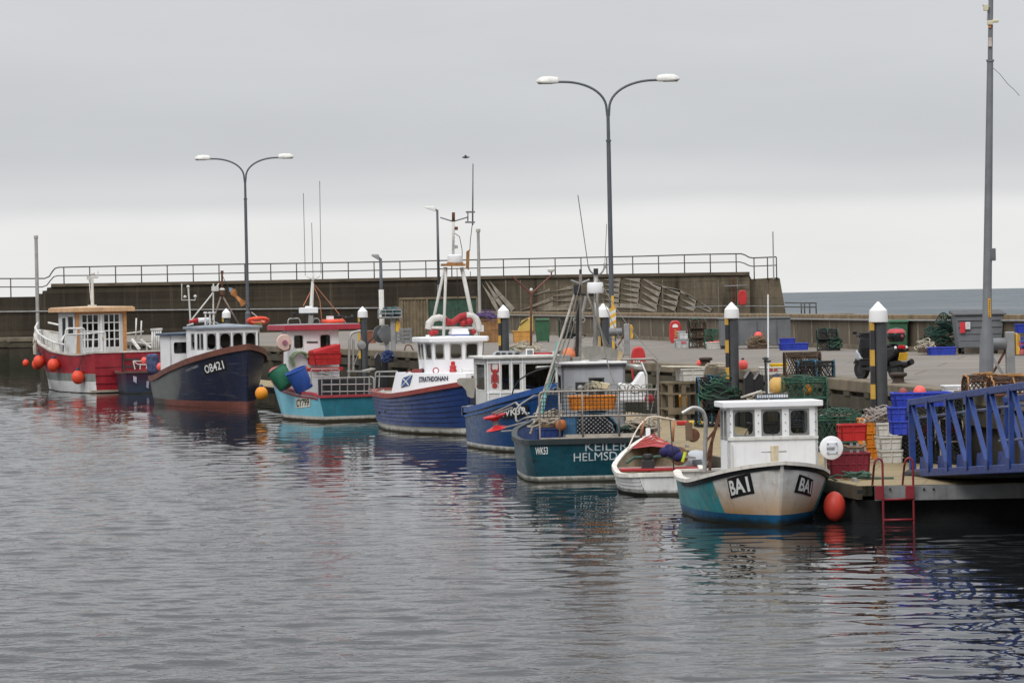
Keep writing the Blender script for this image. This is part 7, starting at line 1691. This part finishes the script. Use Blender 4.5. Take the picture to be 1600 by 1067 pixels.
mb = MB(); mb.box((x0 + .1, .05, hc / 2), (.2, .25, hc)); mb.box((x1, -.02, hc / 2), (.1, .25, hc)); mb.box((x2, .0, hc / 2), (.1, .25, hc)); mb.box(((x0 + x2) / 2, .02, hc), (x2 - x0, .25, .1)); mb.box(((x0 + x2) / 2, 1.3, hc / 2), (x2 - x0, 2.3, hc - .02)); mb.build('frame', MATS['container_brown'], ct)
# grey steel store against the parapet
Y = 121; a, c = at(1127, 545, Y).x, at(1236, 545, Y).x; zt = at(1180, 497.5, Y).z
e = thing('steel_store', 'long grey steel box standing against the low parapet wall', 'storage box', ((a + c) / 2, Y, QZ)); w_, h_ = c - a, zt - QZ
stl = M('store_grey', (.155, .165, .175), .6, metal=.2, var=.2, streak=.45, scol=(.09, .08, .06), scale=1.5)
MB().box((0, .6, h_ / 2 + .06), (w_, 1.2, h_ - .12)).build('body', stl, e, bevel=.015)
MB().box((0, .6, h_ + .01), (w_ + .08, 1.3, .05)).build('lid', stl, e, bevel=.01)
for k in (-.25, .02, .3): MB().box((w_ * k, -.012, h_ / 2), (.03, .03, h_ - .2)).build('seam', M('seam_grey', (.10, .105, .11), .6), e)
for k in (-.46, .46): MB().box((w_ * k, .6, .04), (.15, 1.1, .1)).build('skid', dark, e)
buoy('buoy', 'pink buoy hung on the face of the grey steel box', at(1185, 525, Y - .2), .165, pink)
heap('rope_heap', 'brown rope heaped in front of the grey steel box', gz(1184, 545, QZ) + Vector((0, -.2, 0)), .5, .3, .55, M('rope_tan', (.22, .16, .10), .9, var=.3), n=18, rr=.022, sub=net_br)
q = gz(1240, 547, QZ); crate('fish_box', 'long royal blue fish box on the ground beside the grey steel box', q, (1.0, .6, .26), .02, blue_box, ribs=5); crate('fish_box', 'small royal blue fish box sitting inside the long one', q + Vector((-.22, .05, .2)), (.5, .45, .24), .02, blue_box, ribs=3, fill=net_br)
# white boxes, creels
q = gz(1068, 543, QZ); crate('fish_box', 'pale grey box under another beside the lifebuoy housing', q, (.68, .5, .34), 0, M('box_pale_grey', (.46, .48, .48), .6, streak=.3), ribs=2, mark=M('mark_pink', (.5, .12, .16), .6)); crate('fish_box', 'pale grey box full of twine stacked beside the lifebuoy housing', q + Vector((.05, .02, .35)), (.5, .45, .3), .03, M('box_white_grey', (.60, .61, .60), .6, streak=.3), ribs=2, fill=net_br)
for k, lab in enumerate(('lowest brown creel standing beside the pale grey boxes', 'middle brown creel standing beside the pale grey boxes', 'topmost brown creel standing beside the pale grey boxes')):
    creel(lab, gz(1090, 544, QZ) + Vector((0, .2, .37 * k)), (.62, .5, .38), .1 * k, net_br, rope=net_g, group='brown creels against the parapet', gap=.08)
q = gz(1118, 545, QZ); crate('fish_box', 'white fish box on the ground left of the guide pile', q, (.72, .5, .26), -.04, white_dirty, ribs=3, fill=pink); creel('small green creel behind the white fish box', q + Vector((-.05, .7, .0)), (.6, .5, .72), 0, net_g, rope=net_g, gap=.09)
creel('brown creel between the brown pile and the green creel', gz(1105, 543, QZ) + Vector((0, .6, 0)), (.45, .4, .5), .2, net_br, gap=.09)
for k, lab in enumerate(('lower dark creel against the parapet left of the scooter', 'upper dark creel against the parapet left of the scooter')):
    creel(lab, gz(1294, 548, QZ) + Vector((0, .2, .38 * k)), (.72, .55, .38), -.1 + .1 * k, net_b, rope=net_g, gap=.075)
heap('net_heap', 'dark green netting beside the creels against the parapet', gz(1306, 548, QZ) + Vector((0, .4, 0)), .25, .3, .5, net_g, 'net', n=12, sub=net_b)
# creels on the quay edge
q = gz(1258, 589, QZ); creel('tall brown creel with fine mesh standing on the quay edge', q + Vector((0, .75, 0)), (.88, .55, .60), .02, net_br, gap=.055, w=.012, arch=False, rope=None); creel('dark creel with turquoise twine on the quay edge before the tall brown one', gz(1275, 592, QZ) + Vector((0, .15, 0)), (.88, .5, .42), .02, net_b, rope=rope_b, gap=.075, arch=False)
q = gz(1243, 587, QZ); tag(MB().bar((-.1, 0, .42), (.12, -.05, .0), .1, .04).add([], []).bar((-.3, 0, .44), (-.08, 0, .42), .1, .04).build('bent_plate', galv, None, q + Vector((.1, -.15, 0))), 'bent grey metal plate leaning on the quay edge creels', 'plate')
q = gz(1207, 585, QZ); crate('fish_box', 'flat white fish box with a red mark on the quay edge', q, (.62, .5, .2), .02, white_dirty, ribs=1, mark=M('mark_red', (.4, .06, .06), .6)); crate('fish_box', 'yellow tray sitting in the white boxes on the quay edge', q + Vector((.17, .1, .14)), (.4, .35, .14), 0, M('tray_yellow', (.68, .45, .02)), cat='tray', ribs=1)
# orange and yellow tubs, green bins
Y = 165
def bin_(px, pb, Y, w_, d_, h_, mat, lab, first=None):
    q = at(px, pb, Y); q.z = QZ; e = thing('wheelie_bin', lab, 'wheelie bin', q)
    MB().box((0, 0, h_ * .47), (w_ * .86, d_ * .82, h_ * .86), taper=1.12).build('body', mat, e, bevel=.03)
    mb = MB(); mb.box((0, -.02, h_ * .94), (w_ * 1.02, d_ * 1.02, .06)); mb.box((0, .0, h_ * .98), (w_ * .92, d_ * .9, .06), taper=.9); mb.build('lid', mat, e, bevel=.02)
    for s_ in (-1, 1): MB().lathe([(.02, -.03), (.1, -.03), (.1, .03), (.02, .03)], (s_ * w_ * .38, d_ * .4, .1), 14, 'x').build('wheel', black, e)
    return e
gb = M('bin_green', (.03, .105, .05), .55, var=.2, streak=.3, scol=(.1, .12, .09))
bin_(848.5, 546, 150, .70, .7, 1.1, gb, 'green wheelie bin standing alone before the parapet, behind the teal boat mast')
bin_(1403, 548, 110, .68, .7, 1.08, gb, 'green wheelie bin behind the scooter against the parapet')
q = at(817, 543, 150); q.z = QZ; crate('fish_bin', 'orange fish bin with rope in front of the parapet', q, (.9, .8, .55), 0, M('bin_amber', (.55, .28, .07), .6, var=.2, streak=.4), cat='bin', ribs=2)
mb = MB(); mb.hexa([(-.3, -.3, 0), (.45, -.3, 0), (.45, .3, 0), (-.3, .3, 0), (-.1, -.3, .5), (.45, -.3, .75), (.45, .3, .75), (-.1, .3, .5)]); mb.mat(1).bar((-.2, -.32, .32), (.2, -.32, .62), .1, .03)
tag(mb.build('grit_bin', [M('grit_yellow', (.55, .40, .10), .55, var=.12), dark], None, (q.x + .05, q.y + .2, QZ + .5), bevel=.04), 'yellow hinged lid bin sitting on the orange fish bin', 'bin')
heap('rope_heap', 'green and cream rope heap in front of the orange fish bin', gz(818, 548, QZ) + Vector((0, -.3, 0)), .8, .4, .3, rope_w, n=20, rr=.025, sub=net_g)
q = at(768, 540, 152); q.z = QZ; crate('fish_bin', 'wooden crate with ropes beside the clinker boat wheelhouse', q, (1.1, .8, 1.1), 0, M('crate_wood', (.26, .14, .06), .8, var=.3), cat='crate', ribs=5)
heap('net_heap', 'purple and blue net heaped on the wooden crate', q + Vector((-.3, 0, 1.0)), .7, .5, .45, M('net_purple', (.12, .08, .2), .9, var=.4), 'net', n=22, sub=net_br)
q = at(885, 530, 165); q.z = QZ; creel('dark creel leaning against the parapet behind the tripod mast', q, (.7, .55, 1.0), .1, net_b, rope=net_g, gap=.1)
heap('net_heap', 'black netting against the parapet behind the teal boat mast', at(893, 532, 160) * 1 + Vector((0, 0, 0)), .6, .4, .45, net_b, 'net', n=16)
# grey pallet box, brown crate, boards by the container
q = at(630, 533, 155); q.z = QZ; mb = MB()
for z in (.12, .3, .48, .66): mb.box((0, 0, z), (.82, .8, .12))
for x in (-.38, 0, .38): mb.box((x, 0, .36), (.1, .84, .72))
tag(mb.build('pallet_box', M('pallet_grey', (.17, .18, .19), .6, var=.2), None, q, bevel=.01), 'grey slatted pallet box in front of the ribbed container', 'pallet box')
q = at(578, 531, 158); q.z = QZ; crate('fish_bin', 'old brown bin on the quay left of the grey hose reel', q, (.55, .6, .6), 0, M('bin_brown', (.22, .085, .05), .7, var=.2), cat='bin', ribs=2)
q = at(664, 532, 158); q.z = QZ; tag(MB().box((0, 0, 0), (1.0, .4, .09), M4=Matrix.Rotation(-.12, 4, 'Y')).build('driftwood_board', M('board_red_brown', (.2, .085, .055), .8, var=.3), None, q + Vector((0, 0, .2))), 'reddish board lying at the foot of the ribbed container', 'board')
mb = MB(); 
q = at(580, 520, 190); 
# big grey bin
Y = 103; q = at(1532, 553, Y); q.z = QZ; e = thing('waste_container', 'big grey four wheeled waste container with dark lid against the parapet', 'waste container', q)
bm_ = M('waste_grey', (.165, .175, .185), .55, var=.12, streak=.3, scol=(.1, .095, .085))
MB().box((0, .5, .72), (1.36, .9, 1.04), taper=1.16).build('body', bm_, e, bevel=.03)
mb = MB()
for k in range(4): mb.box((0, .03 - .028 * k, .45 + .22 * k), (1.3 + .05 * k, .03, .03))
mb.build('ribs', bm_, e)
MB().hexa([(-.86, -.1, 1.24), (.86, -.1, 1.24), (.86, 1.1, 1.3), (-.86, 1.1, 1.3), (-.84, -.08, 1.3), (.84, -.08, 1.3), (.84, 1.08, 1.42), (-.84, 1.08, 1.42)]).build('lid', M('lid_dark', (.05, .052, .055), .5), e, bevel=.03)
for x in (-.55, .55):
    for y in (.15, .85): MB().lathe([(.02, -.04), (.1, -.04), (.1, .04), (.02, .04)], (x, y, .1), 14, 'x').build('wheel', black, e)
mb = MB(); sx = at(1503.5, 512, Y).x - q.x; mb.box((sx - .0, -.075, .86), (.16, .02, .34)); mb.mat(1).box((sx + .17, -.075, .92), (.15, .02, .22)); mb.mat(2)
for k in range(3): mb.box((sx + .17, -.088, .86 + .06 * k), (.11, .005, .02))
mb.build('notice', [M('notice_red', (.55, .03, .04), .5), lbl_w, M('ink_grey', (.2, .2, .2), .6)], e)
q = at(1471, 553, 102.5); q.z = QZ; crate('fish_box', 'royal blue fish box in front of the green netting by the big grey bin', q, (.84, .6, .26), 0, blue_box, ribs=4)
heap('net_heap', 'tall heap of green nets and creels left of the big grey bin', at(1466, 551, 104.5) * 1.0, .62, .45, .85, M('net_dark_green', (.018, .055, .042), .9, var=.5), 'net heap', n=30, rr=.028, sub=net_br)
creel('tilted green creel on the heap beside the big grey bin', at(1478, 512, 104.3), (.6, .5, .4), .5, M('net_dark_green', (.02, .085, .06)), rope=None, tilt=.5, gap=.11)
heap('rope_heap', 'small pale heap at the foot of the green nets', at(1446, 551, 103), .3, .3, .35, rope_w, n=8, sub=net_br)
q = gz(1423, 549, QZ); mb = MB()
for k in range(5): mb.box((0, .2 * k, .12), (.95, .1, .03))
for x in (-.43, 0, .43): mb.box((x, .4, .06), (.1, .9, .09))
tag(mb.build('pallet', wood, None, q), 'wooden pallet lying by the parapet right of the green bin', 'pallet')
heap('net_heap', 'blue tarp and red gear heaped behind the grey reel stand', at(1600, 553, 100), .5, .4, .5, M('net_blue', (.04, .1, .4), .8), 'net', n=14, sub=red)
crate('fish_box', 'royal blue box topping the gear heap at the edge of the photo', at(1600, 520, 100.5), (.5, .4, .28), 0, blue_box)
# rusty creels and white box on the quay edge behind the gangway
q = gz(1495, 612, QZ); crate('fish_box', 'cracked white polystyrene box on the quay edge behind the gangway', q, (.55, .4, .14), .05, white_clean, ribs=1)
for k, (px, py, lab) in enumerate(((1545, 617, 'flattened rusty creel on the quay edge behind the gangway top rail'), (1585, 620, 'rusty creel with orange twine at the right of the quay edge'))):
    creel(lab, gz(px, py, QZ) + Vector((0, .3, 0)), (.85, .6, .38), .1, net_br, fr=rusty, rope=M('rope_rust', (.4, .2, .07), .9, var=.3), gap=.08)
# gull far up in the sky
q = at(727.5, 246, 190); mb = MB(); mb.lathe([(.01, -.22), (.06, -.12), (.08, 0), (.05, .14), (.03, .2), (.01, .26)], (0, 0, 0), 10, 'x')
for s_ in (-1, 1): mb.add([(.06, 0, .03), (-.06, 0, .03), (-.04, s_ * .3, .12), (.05, s_ * .3, .13), (-.1, s_ * .62, .03), (-.06, s_ * .6, .035)], [(0, 1, 2, 3), (3, 2, 4, 5)])
tag(mb.build('gull', M('gull_grey', (.12, .12, .125), .8), None, q), 'lone gull gliding high above the clinker boat mast', 'bird')
# ------------------------------------------------------------------ scooter
q = gz(1374, 594, QZ); sc = thing('motor_scooter', 'black and silver motor scooter with a round red topped box behind its seat', 'scooter', q, 0)
sc.rotation_euler.z = R(122)        # local +x = forward, away from us and to the left
bk_ = M('scooter_black', (.012, .012, .014), .25, var=.1); sv = M('scooter_silver', (.42, .44, .47), .35, metal=.3)
def wheel(x, r_):
    mb = MB(); mb.lathe([(r_ * .62, -.05), (r_ * .9, -.06), (r_, -.03), (r_, .03), (r_ * .9, .06), (r_ * .62, .05)], (x, 0, r_), 24, 'y'); wo = mb.build('wheel', black, sc)
    mb = MB(); mb.lathe([(.03, -.06), (r_ * .64, -.045), (r_ * .64, .045), (.03, .06)], (x, 0, r_), 16, 'y'); mb.build('rim', dark, wo)
wheel(.65, .25); wheel(-.62, .25)
mb = MB(); P = [(.52, .32), (.62, .5), (.55, .78), (.50, 1.0), (.40, 1.02), (.38, .75), (.42, .45), (.4, .3)]
mb.prism([(x, -.2, z) for x, z in P], (0, 0, 0), (0, .4, 0)); mb.build('leg_shield', bk_, sc, bevel=.06)
mb = MB(); mb.prism([(x, -.24, z) for x, z in [(.64, .52), (.58, .72), (.46, .62), (.40, .50), (.5, .46)]], (0, 0, 0), (0, .48, 0)); mb.build('silver_panel', sv, sc, bevel=.03)
mb = MB(); mb.prism([(x, -.16, z) for x, z in [(.42, .30), (-.2, .28), (-.22, .2), (.44, .22)]], (0, 0, 0), (0, .32, 0)); mb.build('footboard', bk_, sc, bevel=.03)
mb = MB(); P = [(-.1, .28), (-.02, .6), (-.1, .74), (-.7, .80), (-.86, .72), (-.8, .58), (-.45, .42), (-.4, .28)]
mb.prism([(x, -.17, z) for x, z in P], (0, 0, 0), (0, .34, 0)); mb.build('rear_body', bk_, sc, bevel=.06)
mb = MB(); mb.prism([(x, -.15, z) for x, z in [(-.04, .72), (-.1, .82), (-.55, .86), (-.62, .79)]], (0, 0, 0), (0, .3, 0)); mb.build('seat', M('seat_black', (.02, .02, .02), .6), sc, bevel=.04)
mb = MB(); mb.lathe([(.02, -.15), (.17, -.14), (.21, -.06), (.22, .02), (.2, .1), (.12, .17), (.02, .19)], (-.66, 0, 1.04), 22); tb = mb.build('top_box', bk_, sc)
mb = MB(); mb.lathe([(.205, .07), (.222, .07), (.20, .115), (.15, .16), (.14, .155)], (-.66, 0, 1.04), 22); mb.build('red_band', M('box_red', (.5, .05, .06), .35), tb)
mb = MB(); mb.lathe([(.035, -.01), (.04, .0), (.03, .015)], (-.875, 0, 1.04), 12, 'x'); mb.build('badge', M('badge_red', (.35, .08, .08), .4), tb)
mb = MB(); mb.box((-.85, 0, .78), (.06, .2, .09)); mb.build('tail_light', M('tail_red', (.45, .01, .02), .2), sc, bevel=.02)
for s_ in (-1, 1): MB().ball((-.82, s_ * .16, .77), .035, 10).build('indicator', white_clean, sc)
mb = MB(); mb.box((0, 0, 0), (.015, .25, .19), M4=Matrix.Rotation(-.3, 4, 'Y')); pl_o = mb.build('number_plate', M('plate_yellow', (.72, .42, .03), .5), sc, (-.90, 0, .56))
lettering('lettering', 'SV07', plane_fn((-.014 + .02, .09, .015), (0, -.18, 0), (-.02, 0, .06)), lbl_k, pl_o, .02); lettering('lettering', 'KHF', plane_fn((-.011 - .012 + .05, .075, -.065), (0, -.15, 0), (-.02, 0, .06)), lbl_k, pl_o, .02)
mb = MB(); mb.prism([(x, -.09, z) for x, z in [(-.35, .5), (-.95, .44), (-.97, .36), (-.55, .3)]], (0, 0, 0), (0, .18, 0)); mb.build('mudguard', bk_, sc, bevel=.03)
mb = MB(); mb.tube([(-.3, -.2, .3), (-.6, -.22, .32), (-.95, -.22, .44)], [.05, .06, .07], 10); mb.build('exhaust', M('exhaust_black', (.02, .02, .02), .4, metal=.5), sc)
mb = MB(); mb.tube([(.44, -.32, 1.04), (.46, -.1, 1.06), (.46, .1, 1.06), (.44, .32, 1.04)], .018, 8); mb.box((.48, 0, 1.05), (.16, .3, .14)); mb.build('handlebar', bk_, sc, bevel=.02)
for s_ in (-1, 1): MB().box((.47, s_ * .34, 1.12), (.03, .12, .08)).build('mirror', bk_, sc, bevel=.015)
mb = MB(); mb.tube([(.46, 0, .95), (.65, 0, .3)], .035, 8); mb.prism([(x, -.07, z) for x, z in [(.4, .42), (.55, .55), (.8, .5), (.9, .38), (.65, .46)]], (0, 0, 0), (0, .14, 0)); mb.build('fork', bk_, sc)
# light scooter stand
MB().tube([(-.1, .05, .3), (-.15, .22, .01)], .015, 6).build('side_stand', galv, sc)
# dark rubber fenders on the quay face
fd = M('fender_rubber', (.022, .022, .024), .7, var=.3)
for k, (px, py, lab) in enumerate(((590, 570, 'dark rubber pad on the quay face, left of a pair beyond the sky blue boat'), (601, 571, 'dark rubber pad on the quay face, right of a pair beyond the sky blue boat'), (1171, 607, 'dark rubber pad on the quay face, left of a pair above the turquoise boat'), (1186, 609, 'dark rubber pad on the quay face, right of a pair above the turquoise boat'))):
    Y = 130 - .6 * k if k < 2 else 83.2
    q = at(px, py, Y); mb = MB(); mb.prism([(-.12, 0, -1.2), (.12, 0, -1.2), (.12, 0, .35), (.0, 0, .5), (-.12, 0, .3)], (0, 0, 0), (0, .4, 0)); mb.mat(1).bar((-.13, -.02, .28), (.02, -.02, .5), .06, .03, up=(0, 1, 0)); tag(mb.build('rubber_fender', [fd, galv], None, q), lab, 'fender', 'rubber pads on the quay face')
heap('net_heap', 'blue rope bundle hanging at the quay edge by the large hose reel', at(607, 566, 129), .28, .25, .5, M('net_blue_dark', (.04, .07, .2), .9), 'net', n=12, sub=net_b)
